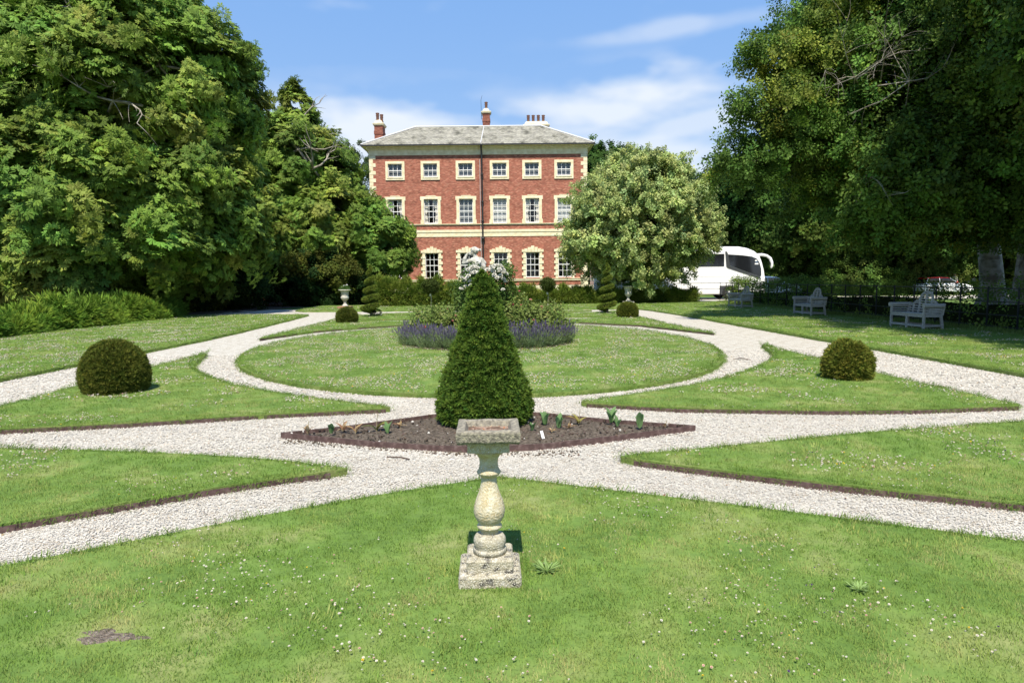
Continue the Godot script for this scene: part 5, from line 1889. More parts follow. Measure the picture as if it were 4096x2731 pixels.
	part(t, "figure", b, mats.marble)
	var p := MB.new()
	p.o = t.position
	p.cbox(Vector3(-0.81, 0.84, z), Vector3(0.5, 0.07, 0.5), 0.015)
	p.cbox(Vector3(-0.81, 0.775, z), Vector3(0.44, 0.06, 0.44), 0.015)
	p.cbox(Vector3(-0.81, 0.5, z), Vector3(0.38, 0.5, 0.38), 0.01)
	p.cbox(Vector3(-0.81, 0.2, z), Vector3(0.5, 0.1, 0.5), 0.02)
	p.cbox(Vector3(-0.81, 0.1, z), Vector3(0.6, 0.12, 0.6), 0.01)
	part(t, "pedestal", p, mats.urn)


func bloom_mesh(petals: Array) -> ArrayMesh:
	var b := MB.new()
	for q in petals:
		for k in q[0]:
			var a: float = TAU * k / q[0] + q[3]
			var out := Vector3(cos(a), 0, sin(a))
			var d: Vector3 = (out * q[1] + Vector3(0, q[2], 0)).normalized()
			var sd := Vector3(-out.z, 0, out.x) * 0.5
			b.col = Color(1, 1, 1) * (0.92 + 0.08 * rng.randf())
			kite(b, out * 0.05, out * 0.05 + d, sd, sd.cross(d).normalized(), 0.6, 0.25)
	return b.mesh()


func rose_bush(called: String, label: String, lobes: Array, count: int, blooms: Array, bm: Mesh, hue: Color, leaf: Mesh, base: Color, warm: Color, foot: Vector3, group := "") -> void:
	var t := thing(called, label, "rose bush", foot, 0.0, group)
	var buf := Buf.new()
	for k in count:
		var l: Array = lobes[rng.randi() % lobes.size()]
		var d := rand_dir()
		var p: Vector3 = l[0] + d * l[1] * pow(rng.randf(), 0.4)
		if p.y < 0.14:
			continue
		buf.put(basis_y((d + Vector3(0, 0.6, 0) + rand_dir() * 0.8).normalized(), rng.randf() * TAU, rng.randf_range(0.7, 1.25)), p - foot, tint(base.lerp(warm, rng.randf() * rng.randf()), 0.25))
	scatter(t, "foliage", leaf, mats.leaf, buf)
	var st := MB.new()
	st.o = foot
	st.col = Color(0.07, 0.09, 0.03)
	for l in lobes:
		for k in 5:
			st.tube(limb_path(foot + Vector3(rng.randf_range(-0.12, 0.12), 0, rng.randf_range(-0.1, 0.1)), l[0] + rand_dir() * l[1] * 0.9, 0.1), tapered(0.011, 0.005), 5)
	part(t, "stems", st, mats.v)
	for q in blooms:
		var s: float = q[3] * rng.randf_range(0.9, 1.1)
		var k := rng.randf_range(0.0, 1.0)
		var p := MeshInstance3D.new()
		p.name = "bloom"
		p.mesh = bm
		p.material_override = hue_mat(hue, k)
		p.transform = Transform3D(basis_y((Vector3(rng.randf_range(-0.5, 0.5), 1.0, rng.randf_range(0.0, 0.9))).normalized(), rng.randf() * TAU, s), Vector3(q[0], q[1], q[2]) - foot)
		t.add_child(p, true)


func hue_mat(hue: Color, k: float) -> StandardMaterial3D:
	var key := "petal%d_%s" % [int(k * 3.0), hue.to_html()]
	if not mats.has(key):
		var m := leaf_mat(0.3, 0.8, 0.2)
		m.albedo_color = (hue * (0.9 + 0.04 * int(k * 3.0))).linear_to_srgb()
		mats[key] = m
	return mats[key]


func make_centre_bed() -> void:
	# bare soil of the round bed
	var s := MB.new()
	s.lathe([Vector2(2.12, 0.04), Vector2(2.05, 0.1), Vector2(1.4, 0.13), Vector2(0.004, 0.14)], 40, Vector3(-0.63, 0, -16.85))
	struct("flower_bed_soil", s, mats.soil, "soil of the round bed inside the lavender ring")
	make_statue()
	var rose_leaf := twig_spray(9, 0.062, 0.2, 1.0, 0.36).mesh()
	var rose := bloom_mesh([[6, 1.0, 0.25, 0.0], [6, 0.85, 0.7, 0.5], [5, 0.6, 1.1, 0.2], [4, 0.3, 1.2, 0.7]])
	var at := func(x: float, y: float, zz: float) -> Array:
		var f := zz / -16.9
		return [(-0.9 + (x - 841.0) * 0.000873) * f, 1.62 + (0.7 - (y - 310.0) * 0.000873) * f, zz, 0.062]
	var left: Array = []
	for q in [[665, 830], [720, 810], [800, 775], [850, 775], [790, 845], [930, 815], [470, 1090], [520, 1120], [620, 1085], [560, 1140], [690, 1185], [740, 1150], [660, 1010], [750, 960], [800, 940], [840, 920], [570, 1320], [600, 1340], [545, 1300], [445, 1405], [460, 1380], [720, 1290], [940, 930], [890, 960]]:
		left.append(at.call(q[0] + rng.randf_range(-12, 12), q[1] + rng.randf_range(-10, 10), -15.85 + rng.randf_range(-0.2, 0.2)))
	var right: Array = []
	for q in [[1210, 840], [1290, 855], [1370, 830], [1300, 790], [1390, 755], [1480, 745], [1560, 745], [1610, 775], [1620, 800], [1530, 850], [1590, 865], [1640, 870], [1520, 915], [1370, 915], [1390, 1000], [1400, 1050], [1470, 1070], [1510, 1010], [1570, 1040], [1650, 960], [1700, 950], [1730, 980], [1640, 1090], [1660, 1140], [1700, 1220], [1630, 1420]]:
		right.append(at.call(q[0] + rng.randf_range(-12, 12), q[1] + rng.randf_range(-10, 10), -15.85 + rng.randf_range(-0.2, 0.2)))
	var white := Color(0.8, 0.78, 0.71)
	rose_bush("white_rose_bush", "tall rose with white blooms left of the statue", [[Vector3(-1.05, 1.3, -16.2), Vector3(0.3, 0.4, 0.3)], [Vector3(-0.85, 1.65, -16.3), Vector3(0.16, 0.22, 0.2)], [Vector3(-0.95, 0.8, -16.2), Vector3(0.3, 0.5, 0.3)]], 380, left, rose, white, rose_leaf, Color(0.08, 0.15, 0.035), Color(0.17, 0.23, 0.07), Vector3(-0.95, 0.12, -16.3))
	rose_bush("white_rose_bush", "tall rose with white blooms right of the statue", [[Vector3(-0.28, 1.5, -16.3), Vector3(0.3, 0.36, 0.3)], [Vector3(-0.2, 1.75, -16.3), Vector3(0.2, 0.16, 0.2)], [Vector3(-0.15, 1.0, -16.3), Vector3(0.3, 0.5, 0.3)]], 380, right, rose, white, rose_leaf, Color(0.08, 0.15, 0.035), Color(0.17, 0.23, 0.07), Vector3(-0.25, 0.12, -16.4))
	var pink := Color(0.85, 0.36, 0.38)
	var pb := func(a: Array) -> Array:
		var r: Array = []
		for q in a:
			r.append([q[0], q[1], q[2], 0.038])
		return r
	var g := "low pink roses inside the lavender ring"
	var lobe := func(x: float, y: float, zz: float, r: float, h: float) -> Array: return [[Vector3(x, y, zz), Vector3(r, h, r * 0.9)], [Vector3(x + r * 0.4, y * 0.7, zz + 0.15), Vector3(r * 0.8, h * 0.7, r * 0.7)]]
	var base := Color(0.13, 0.2, 0.045)
	var warm := Color(0.32, 0.33, 0.12)
	rose_bush("pink_rose_bush", "leafy rose with one red bud at the left end of the lavender ring", lobe.call(-2.0, 0.6, -16.5, 0.45, 0.34), 560, pb.call([[-2.05, 0.52, -15.95]]), rose, Color(0.7, 0.06, 0.05), rose_leaf, base, warm, Vector3(-2.0, 0.1, -16.5), g)
	rose_bush("pink_rose_bush", "leafy rose with a few pink blooms, left of the yew cone", lobe.call(-1.45, 0.62, -16.2, 0.42, 0.36), 560, pb.call([[-1.38, 0.66, -15.8], [-1.3, 0.78, -15.85], [-1.5, 0.92, -16.1]]), rose, pink, rose_leaf, base, warm, Vector3(-1.45, 0.1, -16.2), g)
	rose_bush("pink_rose_bush", "taller rose with clusters of pink blooms, right of the yew cone", lobe.call(0.12, 0.75, -16.2, 0.4, 0.42), 560, pb.call([[0.0, 1.25, -16.2], [-0.06, 1.28, -16.25], [-0.02, 1.04, -16.1], [0.03, 1.02, -16.05], [-0.05, 1.0, -16.1], [0.22, 1.0, -16.1], [0.18, 1.32, -16.3]]), rose, pink, rose_leaf, base, warm, Vector3(0.1, 0.1, -16.2), g)
	rose_bush("pink_rose_bush", "rose with scattered pink blooms above the greener lavender", lobe.call(0.6, 0.62, -16.3, 0.42, 0.34), 560, pb.call([[0.72, 0.95, -16.2], [0.7, 0.9, -16.15], [0.8, 0.72, -16.0], [0.5, 0.66, -15.9], [0.45, 1.12, -16.3]]), rose, pink, rose_leaf, base, warm, Vector3(0.6, 0.1, -16.3), g)
	rose_bush("pink_rose_bush", "sparse rose with tall bare shoots at the right end of the lavender ring", lobe.call(1.0, 0.62, -16.9, 0.36, 0.36), 340, pb.call([[0.88, 0.8, -16.6]]), rose, pink, rose_leaf, base, warm, Vector3(1.0, 0.1, -16.9), g)
	# lavender
	var purple := lavender_spray(0.62, Color(0.14, 0.125, 0.195))
	var greener := lavender_spray(0.2, Color(0.13, 0.11, 0.2))
	var t := thing("lavender_border", "ring of lavender round the statue bed, deep purple flower spikes over grey green stems", "lavender", Vector3(-0.63, LAWN_TOP, -16.85))
	var b1 := Buf.new()
	var b2 := Buf.new()
	for k in 2000:
		var a := rng.randf() * TAU
		var r := 1.82 + 0.3 * (rng.randf() + rng.randf() - 1.0)
		var out := Vector3(cos(a), 0, sin(a))
		var side := (r - 1.82) / 0.3
		var d := (Vector3(0, 1, 0) + out * side * 0.65 + rand_dir() * 0.25).normalized()
		var share := 0.85 if cos(a) < 0.05 else 0.3
		if sin(a) < -0.3 or (cos(a) > 0.55 and sin(a) < 0.5):
			share = 0.8
		var sc := rng.randf_range(0.75, 1.15) * (1.0 - 0.25 * absf(side))
		var k2 := tint(Color(1, 1, 1), 0.2)
		if rng.randf() < share:
			b1.put(basis_y(d, rng.randf() * TAU, sc), out * r, k2)
		else:
			b2.put(basis_y(d, rng.randf() * TAU, sc), out * r, k2)
	scatter(t, "flower_spikes", purple, mats.leaf, b1)
	scatter(t, "foliage", greener, mats.leaf, b2)


func lavender_spray(share: float, hue: Color) -> ArrayMesh:
	var b := MB.new()
	for k in 9:
		var a := rng.randf() * TAU
		var out := Vector3(cos(a), 0, sin(a))
		var d := (Vector3.UP + out * rng.randf_range(0.0, 0.35)).normalized()
		var l := rng.randf_range(0.34, 0.56)
		var sd := d.cross(rand_dir()).normalized()
		b.col = Color(0.21, 0.27, 0.13) * rng.randf_range(0.7, 1.2)
		kite(b, out * 0.02, out * 0.02 + d * l, sd * 0.0045, out, 0.3, 0.2)
		for j in 5:
			var p := out * 0.02 + d * l * rng.randf_range(0.1, 0.62)
			var q := (d + rand_dir() * 0.8).normalized()
			b.col = Color(0.2, 0.27, 0.13) * rng.randf_range(0.7, 1.25)
			kite(b, p, p + q * 0.07, q.cross(rand_dir()).normalized() * 0.006, d, 0.5, 0.2)
		if rng.randf() < share:
			b.col = hue * rng.randf_range(0.75, 1.35)
			var top := out * 0.02 + d * l
			kite(b, top - d * 0.03, top + d * 0.075, sd * 0.012, out, 0.4, 0.3)
			kite(b, top - d * 0.03, top + d * 0.07, sd.cross(d) * 0.012, out, 0.4, 0.3)
	return b.mesh()


# ------------------------------------------------------------------ urns
func make_urns() -> void:
	var t := Node3D.new()
	t.name = numbered("garden_urn")
	add_child(t)
	var b := MB.new()
	b.lathe([Vector2(0.0, 0.0), Vector2(0.175, 0.0), Vector2(0.178, 0.03), Vector2(0.13, 0.06), Vector2(0.09, 0.12), Vector2(0.07, 0.19)], 32, Vector3.ZERO)
	part(t, "foot", b, mats.urn)
	b = MB.new()
	b.lathe([Vector2(0.07, 0.19), Vector2(0.07, 0.22), Vector2(0.098, 0.235), Vector2(0.098, 0.252), Vector2(0.07, 0.265), Vector2(0.085, 0.29), Vector2(0.14, 0.32), Vector2(0.19, 0.37), Vector2(0.22, 0.43), Vector2(0.232, 0.48), Vector2(0.225, 0.52), Vector2(0.2, 0.56), Vector2(0.188, 0.6), Vector2(0.19, 0.68), Vector2(0.203, 0.76), Vector2(0.23, 0.83), Vector2(0.29, 0.868), Vector2(0.342, 0.885), Vector2(0.35, 0.9), Vector2(0.34, 0.918), Vector2(0.3, 0.925), Vector2(0.25, 0.915), Vector2(0.2, 0.86), Vector2(0.004, 0.86)], 72, Vector3.ZERO, 24, 0.3, 0.53, 0.1)
	part(t, "bowl", b, mats.urn)
	for k in 4:
		var a := TAU * k / 4.0 + 0.35
		b = MB.new()
		figure([[Vector3(cos(a) * 0.225, 0.78, sin(a) * 0.225), Vector3(cos(a) * 0.215, 0.72, sin(a) * 0.215), 0.03, 0.022, Color(1, 1, 1)], [Vector3(cos(a) * 0.25, 0.765, sin(a) * 0.25), Vector3(cos(a) * 0.245, 0.745, sin(a) * 0.245), 0.01, 0.012, Color(1, 1, 1)]], 0.009, 0.012, b)
		part(t, "mask", b, mats.urn)
		b = MB.new()
		var path := PackedVector3Array()
		for j in 9:
			var u := j / 8.0
			var aa := a + u * TAU / 4.0
			path.append(Vector3(cos(aa) * 0.202, 0.765 - 0.14 * sin(u * PI), sin(aa) * 0.202))
		b.tube(path, PackedFloat32Array([0.008, 0.012, 0.015, 0.017, 0.018, 0.017, 0.015, 0.012, 0.008]), 6)
		part(t, "garland", b, mats.urn)
	t.position = Vector3(-9.36, 0.2, -38.4)
	tag(t, "white fluted urn with garlands on a brick pad, in front of the dark chestnut shade", "urn", "fluted white urns at the far corners")
	dup(t, Vector3(7.1, 0.2, -41.6), 0.5, "white fluted urn with garlands standing before the back hedge under the maple", "fluted white urns at the far corners")
	b = MB.new()
	b.cbox(Vector3(-9.36, 0.11, -38.4), Vector3(0.72, 0.17, 0.72), 0.01)
	single("brick_pad", b, mats.ochre, "low square brick pad under the left urn", "plinth")
	b = MB.new()
	b.cbox(Vector3(7.1, 0.11, -41.6), Vector3(0.62, 0.17, 0.62), 0.01)
	single("stone_pad", b, mats.urn, "low stone slab under the urn by the back hedge", "plinth")
	var leaf := twig_spray(10, 0.06, 0.16, 0.9, 0.34).mesh()
	var fl := bloom_mesh([[5, 1.0, 0.2, 0.0], [4, 0.7, 0.9, 0.4]])
	for q in [[Vector3(-9.36, 1.07, -38.4), "green bedding plant with few white flowers in the urn on brick", 4], [Vector3(7.1, 1.07, -41.6), "bedding plant with white flower heads in the urn by the back hedge", 9]]:
		var p := thing("bedding_plant", q[1], "plant", q[0])
		var buf := Buf.new()
		for k in 240:
			var d := rand_dir()
			d.y = absf(d.y)
			buf.put(basis_y((d + Vector3(0, 0.5, 0)).normalized(), rng.randf() * TAU, rng.randf_range(0.7, 1.2)), d * Vector3(0.19, 0.17, 0.19) * pow(rng.randf(), 0.4), tint(Color(0.09, 0.17, 0.04), 0.3))
		scatter(p, "foliage", leaf, mats.leaf, buf)
		for k in q[2]:
			var a := rng.randf() * TAU
			var m := MeshInstance3D.new()
			m.name = "bloom"
			m.mesh = fl
			m.material_override = hue_mat(Color(0.85, 0.84, 0.82), rng.randf())
			m.transform = Transform3D(basis_y(Vector3(0, 1, 0.2).normalized(), a, rng.randf_range(0.05, 0.075)), Vector3(cos(a) * 0.16, rng.randf_range(0.18, 0.32), sin(a) * 0.12))
			p.add_child(m, true)


# ------------------------------------------------------------------ benches
func bench_top(x: float) -> float:
	var a := absf(x)
	if a < 0.3:
		return 0.8 + sqrt(0.09 - a * a) * 0.95
	if a < 0.42:
		return 0.8
	if a < 0.5:
		return lerpf(0.8, 0.735, (a - 0.42) / 0.08)
	return 0.735 - 0.055 * sin((a - 0.5) / 0.3 * PI * 0.5)


func make_benches() -> void:
	var t := Node3D.new()
	t.name = numbered("garden_bench")
	add_child(t)
	var m: Material = mats.teak
	var b: MB
	var lean := Basis(Vector3.RIGHT, -0.16)
	for x in [-0.77, 0.0, 0.77]:
		b = MB.new()
		b.cbox(Vector3(x, 0.2, 0.24), Vector3(0.062, 0.4, 0.062), 0.005)
		if x != 0.0:
			b.cbox(Vector3(x, 0.54, 0.24), Vector3(0.06, 0.25, 0.06), 0.005)
		part(t, "leg", b, m)
	for x in [-0.77, 0.77]:
		b = MB.new()
		b.box(Vector3(x, 0.2, -0.29), Vector3(0.062, 0.41, 0.062), Basis(Vector3.RIGHT, 0.14))
		b.box(Vector3(x, 0.56, -0.32), Vector3(0.06, 0.34, 0.06), lean)
		part(t, "leg", b, m)
	for q in [[Vector3(0, 0.09, 0.24), Vector3(1.48, 0.055, 0.04)], [Vector3(0, 0.09, -0.28), Vector3(1.48, 0.05, 0.04)], [Vector3(-0.77, 0.09, -0.02), Vector3(0.04, 0.05, 0.48)], [Vector3(0.77, 0.09, -0.02), Vector3(0.04, 0.05, 0.48)], [Vector3(0, 0.375, 0.245), Vector3(1.6, 0.075, 0.035)], [Vector3(-0.775, 0.375, -0.03), Vector3(0.035, 0.07, 0.46)], [Vector3(0.775, 0.375, -0.03), Vector3(0.035, 0.07, 0.46)]]:
		b = MB.new()
		b.cbox(q[0], q[1], 0.004)
		part(t, "rail", b, m)
	for k in 6:
		b = MB.new()
		b.cbox(Vector3(0, 0.425, 0.235 - k * 0.093), Vector3(1.58, 0.024, 0.078), 0.004)
		part(t, "seat_slat", b, m)
	# rolled arms with slatted sides
	for s in [-1, 1]:
		b = MB.new()
		b.tube(PackedVector3Array([Vector3(s * 0.81, 0.665, 0.29), Vector3(s * 0.81, 0.665, -0.3)]), PackedFloat32Array([0.062, 0.062]), 14)
		for z in [0.29, -0.3]:
			for j in 14:
				var a := TAU * j / 14
				var a2 := TAU * (j + 1) / 14
				var c := Vector3(s * 0.81, 0.665, z)
				b.tri(c, c + Vector3(cos(a), sin(a), 0) * 0.062, c + Vector3(cos(a2), sin(a2), 0) * 0.062)
		part(t, "arm_roll", b, m)
		for k in 3:
			b = MB.new()
			b.cbox(Vector3(s * (0.785 - 0.004 * k), 0.605 - k * 0.065, -0.03), Vector3(0.022, 0.036, 0.5), 0.003)
			part(t, "arm_slat", b, m)
	# back: curved top rail, level slats and uprights, leaning back
	var back := Transform3D(lean, Vector3(0, 0.43, -0.27))
	b = MB.new()
	var xs: Array = []
	for k in 61:
		xs.append(lerpf(-0.77, 0.77, k / 60.0))
	for k in 60:
		var p := Vector3(xs[k], bench_top(xs[k]) - 0.43 - 0.03, 0)
		var q := Vector3(xs[k + 1], bench_top(xs[k + 1]) - 0.43 - 0.03, 0)
		var d := q - p
		b.box(back * ((p + q) / 2), Vector3(d.length() + 0.012, 0.07, 0.04), lean * Basis(Vector3.BACK, atan2(d.y, d.x)))
	part(t, "top_rail", b, m)
	for k in 8:
		var y := 0.06 + k * 0.072
		var half := 0.0
		for x in xs:
			if bench_top(x) - 0.45 > y:
				half = maxf(half, absf(x))
		if half < 0.05:
			continue
		b = MB.new()
		b.box(back * Vector3(0, y, 0), Vector3(half * 2.0, 0.03, 0.02), lean)
		part(t, "back_slat", b, m)
	for x in [-0.52, -0.26, 0.0, 0.26, 0.52]:
		b = MB.new()
		var h: float = bench_top(x) - 0.43
		b.box(back * Vector3(x, h / 2 - 0.01, 0), Vector3(0.045, h - 0.02, 0.034), lean)
		part(t, "back_upright", b, m)
	t.position = Vector3(12.0, LAWN_TOP, -20.3)
	t.rotation.y = -PI / 2 + 0.05
	var g := "curved back garden benches in front of the iron fence"
	tag(t, "grey wooden garden bench with arched slatted back, nearest of three and in deepest shade", "bench", g)
	dup(t, Vector3(12.0, LAWN_TOP, -27.6), -PI / 2 + 0.02, "grey wooden garden bench with arched back, middle of the three by the fence", g)
	dup(t, Vector3(11.65, LAWN_TOP, -34.9), -PI / 2 + 0.1, "grey wooden garden bench with arched back, farthest of the three, half in sun", g)


# ------------------------------------------------------------------ iron fence
func make_fence() -> void:
	var t := thing("iron_fence", "black estate railing of flat posts and level rails behind benches and back hedge", "fence", Vector3(13.45, 0, -29))
	var post := MB.new()
	post.box(Vector3(0, 0.62, 0), Vector3(0.045, 1.3, 0.016))
	var pm := post.mesh()
	var z := -13.4
	while z > -43.4:
		meshpart(t, "post", pm, mats.rail, Transform3D(Basis.IDENTITY, Vector3(13.45, 0, z) - t.position))
		z -= 1.18
	var x := 13.45
	while x > -9.0:
		meshpart(t, "post", pm, mats.rail, Transform3D(Basis(Vector3.UP, PI / 2), Vector3(x, 0, -44.1) - t.position))
		x -= 1.9
	for k in 4:
		var y: float = [1.23, 0.86, 0.5, 0.18][k]
		var b := MB.new()
		b.o = t.position
		var r := 0.014 if k == 0 else 0.011
		b.box(Vector3(13.45, y, -28.9), Vector3(r * 1.6, r * 2.2, 31.0))
		part(t, "rail", b, mats.rail)
		b = MB.new()
		b.o = t.position
		b.box(Vector3(2.2, y, -44.1), Vector3(22.5, r * 2.2, r * 1.6))
		part(t, "rail", b, mats.rail)


# ------------------------------------------------------------------ vehicles
func loft(b: MB, st: Array, zc: float, rad: float) -> void:
	# stations: [x, low, high, half width]
	var rows: Array = []
	for s in st:
		var r := PackedVector3Array()
		var hw: float = s[3]
		var lo: float = s[1]
		var hi: float = s[2]
		var rr := minf(rad, minf((hi - lo) * 0.45, hw * 0.5))
		var low_r := minf(0.12, rr)
		for q in [[1, 1, rr], [-1, 1, rr], [-1, -1, low_r], [1, -1, low_r]]:
			var cz: float = q[0] * (hw - q[2])
			var cy: float = (hi - q[2]) if q[1] > 0 else (lo + q[2])
			var a0: float = {"11": 0.0, "-11": PI / 2, "-1-1": PI, "1-1": PI * 1.5}[str(q[0]) + str(q[1])]
			for k in 6:
				var a: float = a0 + PI / 2 * k / 5.0
				r.append(Vector3(s[0], cy + sin(a) * q[2], zc + cz + cos(a) * q[2]))
		rows.append(r)
	b.grid(rows, true, true)
	for e in [0, rows.size() - 1]:
		var c := Vector3.ZERO
		for p in rows[e]:
			c += p
		c /= rows[e].size()
		for j in rows[e].size():
			var k: int = (j + 1) % rows[e].size()
			if e == 0:
				b.tri(c, rows[e][k], rows[e][j])
			else:
				b.tri(c, rows[e][j], rows[e][k])


func wheel(t: Node3D, at: Vector3, r: float, w: float) -> void:
	var n := Node3D.new()
	n.name = "wheel"
	t.add_child(n, true)
	n.position = at - t.position
	n.rotation.x = PI / 2
	var b := MB.new()
	b.lathe([Vector2(r * 0.6, -w / 2), Vector2(r * 0.93, -w / 2), Vector2(r, -w / 2 + 0.03), Vector2(r, w / 2 - 0.03), Vector2(r * 0.93, w / 2), Vector2(r * 0.6, w / 2)], 28)
	part(n, "tyre", b, mats.rubber)
	b = MB.new()
	b.lathe([Vector2(0.02, -w / 2 + 0.01), Vector2(r * 0.6, -w / 2 + 0.02), Vector2(r * 0.6, w / 2 - 0.02), Vector2(r * 0.5, w / 2 - 0.04), Vector2(r * 0.18, w / 2 - 0.05), Vector2(r * 0.14, w / 2), Vector2(0.004, w / 2)], 20)
	part(n, "rim", b, mats.alloy)


func make_vehicles() -> void:
	var zc := -51.27
	var t := thing("coach", "white touring coach with dark tinted windows parked on the drive behind the maple", "coach", Vector3(12.3, 0, zc))
	var b := hb(t)
	loft(b, [[6.02, 0.5, 3.4, 1.2], [6.12, 0.42, 3.6, 1.26], [6.4, 0.36, 3.68, 1.27], [10.0, 0.34, 3.69, 1.27], [14.2, 0.34, 3.76, 1.27], [15.3, 0.34, 3.83, 1.27], [16.6, 0.34, 3.81, 1.27], [17.2, 0.34, 3.7, 1.27], [17.7, 0.34, 3.5, 1.27], [18.05, 0.34, 3.24, 1.26], [18.24, 0.34, 2.85, 1.25], [18.4, 0.34, 2.3, 1.24], [18.5, 0.35, 1.75, 1.23], [18.56, 0.38, 1.35, 1.2], [18.58, 0.42, 1.1, 1.18]], zc, 0.28)
	part(t, "body", b, mats.coach_white)
	var z0 := zc + 1.286
	var z1 := zc + 1.262
	var panes: Array = [[7.3, 9.3], [9.36, 11.4], [11.46, 13.5], [13.56, 15.5]]
	for q in panes:
		for s in [0, 1]:
			b = hb(t)
			var za := z0 if s == 0 else zc - 1.262
			var zb := z1 if s == 0 else zc - 1.286
			b.prism(PackedVector2Array([Vector2(q[0], 2.38), Vector2(q[1], 2.38), Vector2(q[1], 3.28), Vector2(q[0], 3.28)]), za, zb)
			part(t, "window", b, mats.tinted)
	for s in [0, 1]:
		b = hb(t)
		var za := z0 if s == 0 else zc - 1.24
		var zb := z1 - 0.02 if s == 0 else zc - 1.286
		b.prism(PackedVector2Array([Vector2(15.78, 3.24), Vector2(15.95, 2.42), Vector2(18.12, 1.62), Vector2(18.22, 1.72), Vector2(18.2, 2.2), Vector2(18.06, 2.65), Vector2(17.86, 2.92), Vector2(17.5, 3.07), Vector2(16.8, 3.17)]), za, zb)
		part(t, "driver_window", b, mats.tinted)
		b = hb(t)
		za = z0 + 0.012 if s == 0 else zc - 1.245
		zb = z1 - 0.02 if s == 0 else zc - 1.298
		b.prism(PackedVector2Array([Vector2(15.56, 3.45), Vector2(15.68, 3.45), Vector2(15.78, 3.24), Vector2(15.94, 2.4), Vector2(18.12, 1.6), Vector2(18.22, 1.45), Vector2(18.1, 1.46), Vector2(15.75, 2.26), Vector2(15.66, 2.38)]), za, zb)
		part(t, "window_trim", b, mats.dark_trim)
	b = hb(t)
	var ws: Array = []
	for q in [[18.09, 3.1, 1.0], [18.27, 2.8, 1.08], [18.43, 2.3, 1.1], [18.53, 1.75, 1.1], [18.58, 1.42, 1.06]]:
		var r := PackedVector3Array()
		for k in 9:
			var u := k / 4.0 - 1.0
			r.append(Vector3(q[0] + 0.03 - 0.05 * u * u, q[1], zc + u * q[2]))
		ws.append(r)
	b.grid(ws)
	part(t, "windscreen", b, mats.tinted)
	for q in [[17.82, 2.78, 0.16, 0.1, "white_paint"], [17.86, 2.66, 0.2, 0.06, "blue_paint"], [17.86, 2.55, 0.26, 0.1, "white_paint"]]:
		b = hb(t)
		b.ext(q[0] - q[2] / 2, q[0] + q[2] / 2, q[1] - q[3] / 2, q[1] + q[3] / 2, z0 - 0.004, z0 + 0.003)
		part(t, "window_sticker", b, mats[q[4]])
	b = hb(t)
	b.tube(PackedVector3Array([Vector3(17.9, 3.16, zc + 1.05), Vector3(18.25, 3.2, zc + 1.15), Vector3(18.6, 3.12, zc + 1.25), Vector3(18.84, 2.92, zc + 1.3), Vector3(18.94, 2.65, zc + 1.3), Vector3(18.96, 2.4, zc + 1.3), Vector3(18.92, 2.24, zc + 1.3)]), PackedFloat32Array([0.12, 0.11, 0.1, 0.11, 0.12, 0.11, 0.05]), 10)
	part(t, "mirror_arm", b, mats.coach_white)
	b = hb(t)
	b.tube(PackedVector3Array([Vector3(18.86, 2.72, zc + 1.3), Vector3(18.88, 2.55, zc + 1.3), Vector3(18.86, 2.36, zc + 1.3)]), PackedFloat32Array([0.06, 0.09, 0.04]), 8)
	part(t, "mirror_glass", b, mats.tinted)
	b = hb(t)
	b.ext(6.25, 7.1, 0.8, 3.25, zc + 1.262, zc + 1.284)
	var ep := part(t, "engine_panel", b, mats.lead)
	for y in [1.95, 1.7, 1.0]:
		b = hb(t)
		b.prism(PackedVector2Array([Vector2(6.35, y), Vector2(6.45, y - 0.06), Vector2(6.75, y - 0.06), Vector2(6.85, y), Vector2(6.75, y + 0.06), Vector2(6.45, y + 0.06)]), zc + 1.29, zc + 1.28)
		part(ep, "vent", b, mats.dark_trim)
	b = hb(t)
	b.ext(7.2, 18.2, 1.625, 1.635, zc + 1.268, zc + 1.274)
	part(t, "body_seam", b, mats.dark_trim)
	for x in [10.9, 12.4, 13.9, 17.0]:
		b = hb(t)
		b.ext(x, x + 0.012, 0.5, 1.62, zc + 1.268, zc + 1.273)
		part(t, "locker_seam", b, mats.dark_trim)
	b = hb(t)
	b.ext(15.2, 16.6, 0.36, 0.98, zc + 1.266, zc + 1.275)
	part(t, "wheel_arch", b, mats.dark_trim)
	for x in [8.4, 9.8, 15.9]:
		for s in [-1, 1]:
			wheel(t, Vector3(x, 0.5, zc + s * 1.15), 0.5, 0.3)
	car("white small hatchback with a red roof and red mirrors, seen through the hedge", Vector3(35.9, 0, -57.0), mats.coach_white, mats.red_paint, 1.0)
	car("blue grey car, only its roof showing past the coach's nose", Vector3(22.0, 0, -57.6), mats.blue_paint, mats.blue_paint, 1.12)


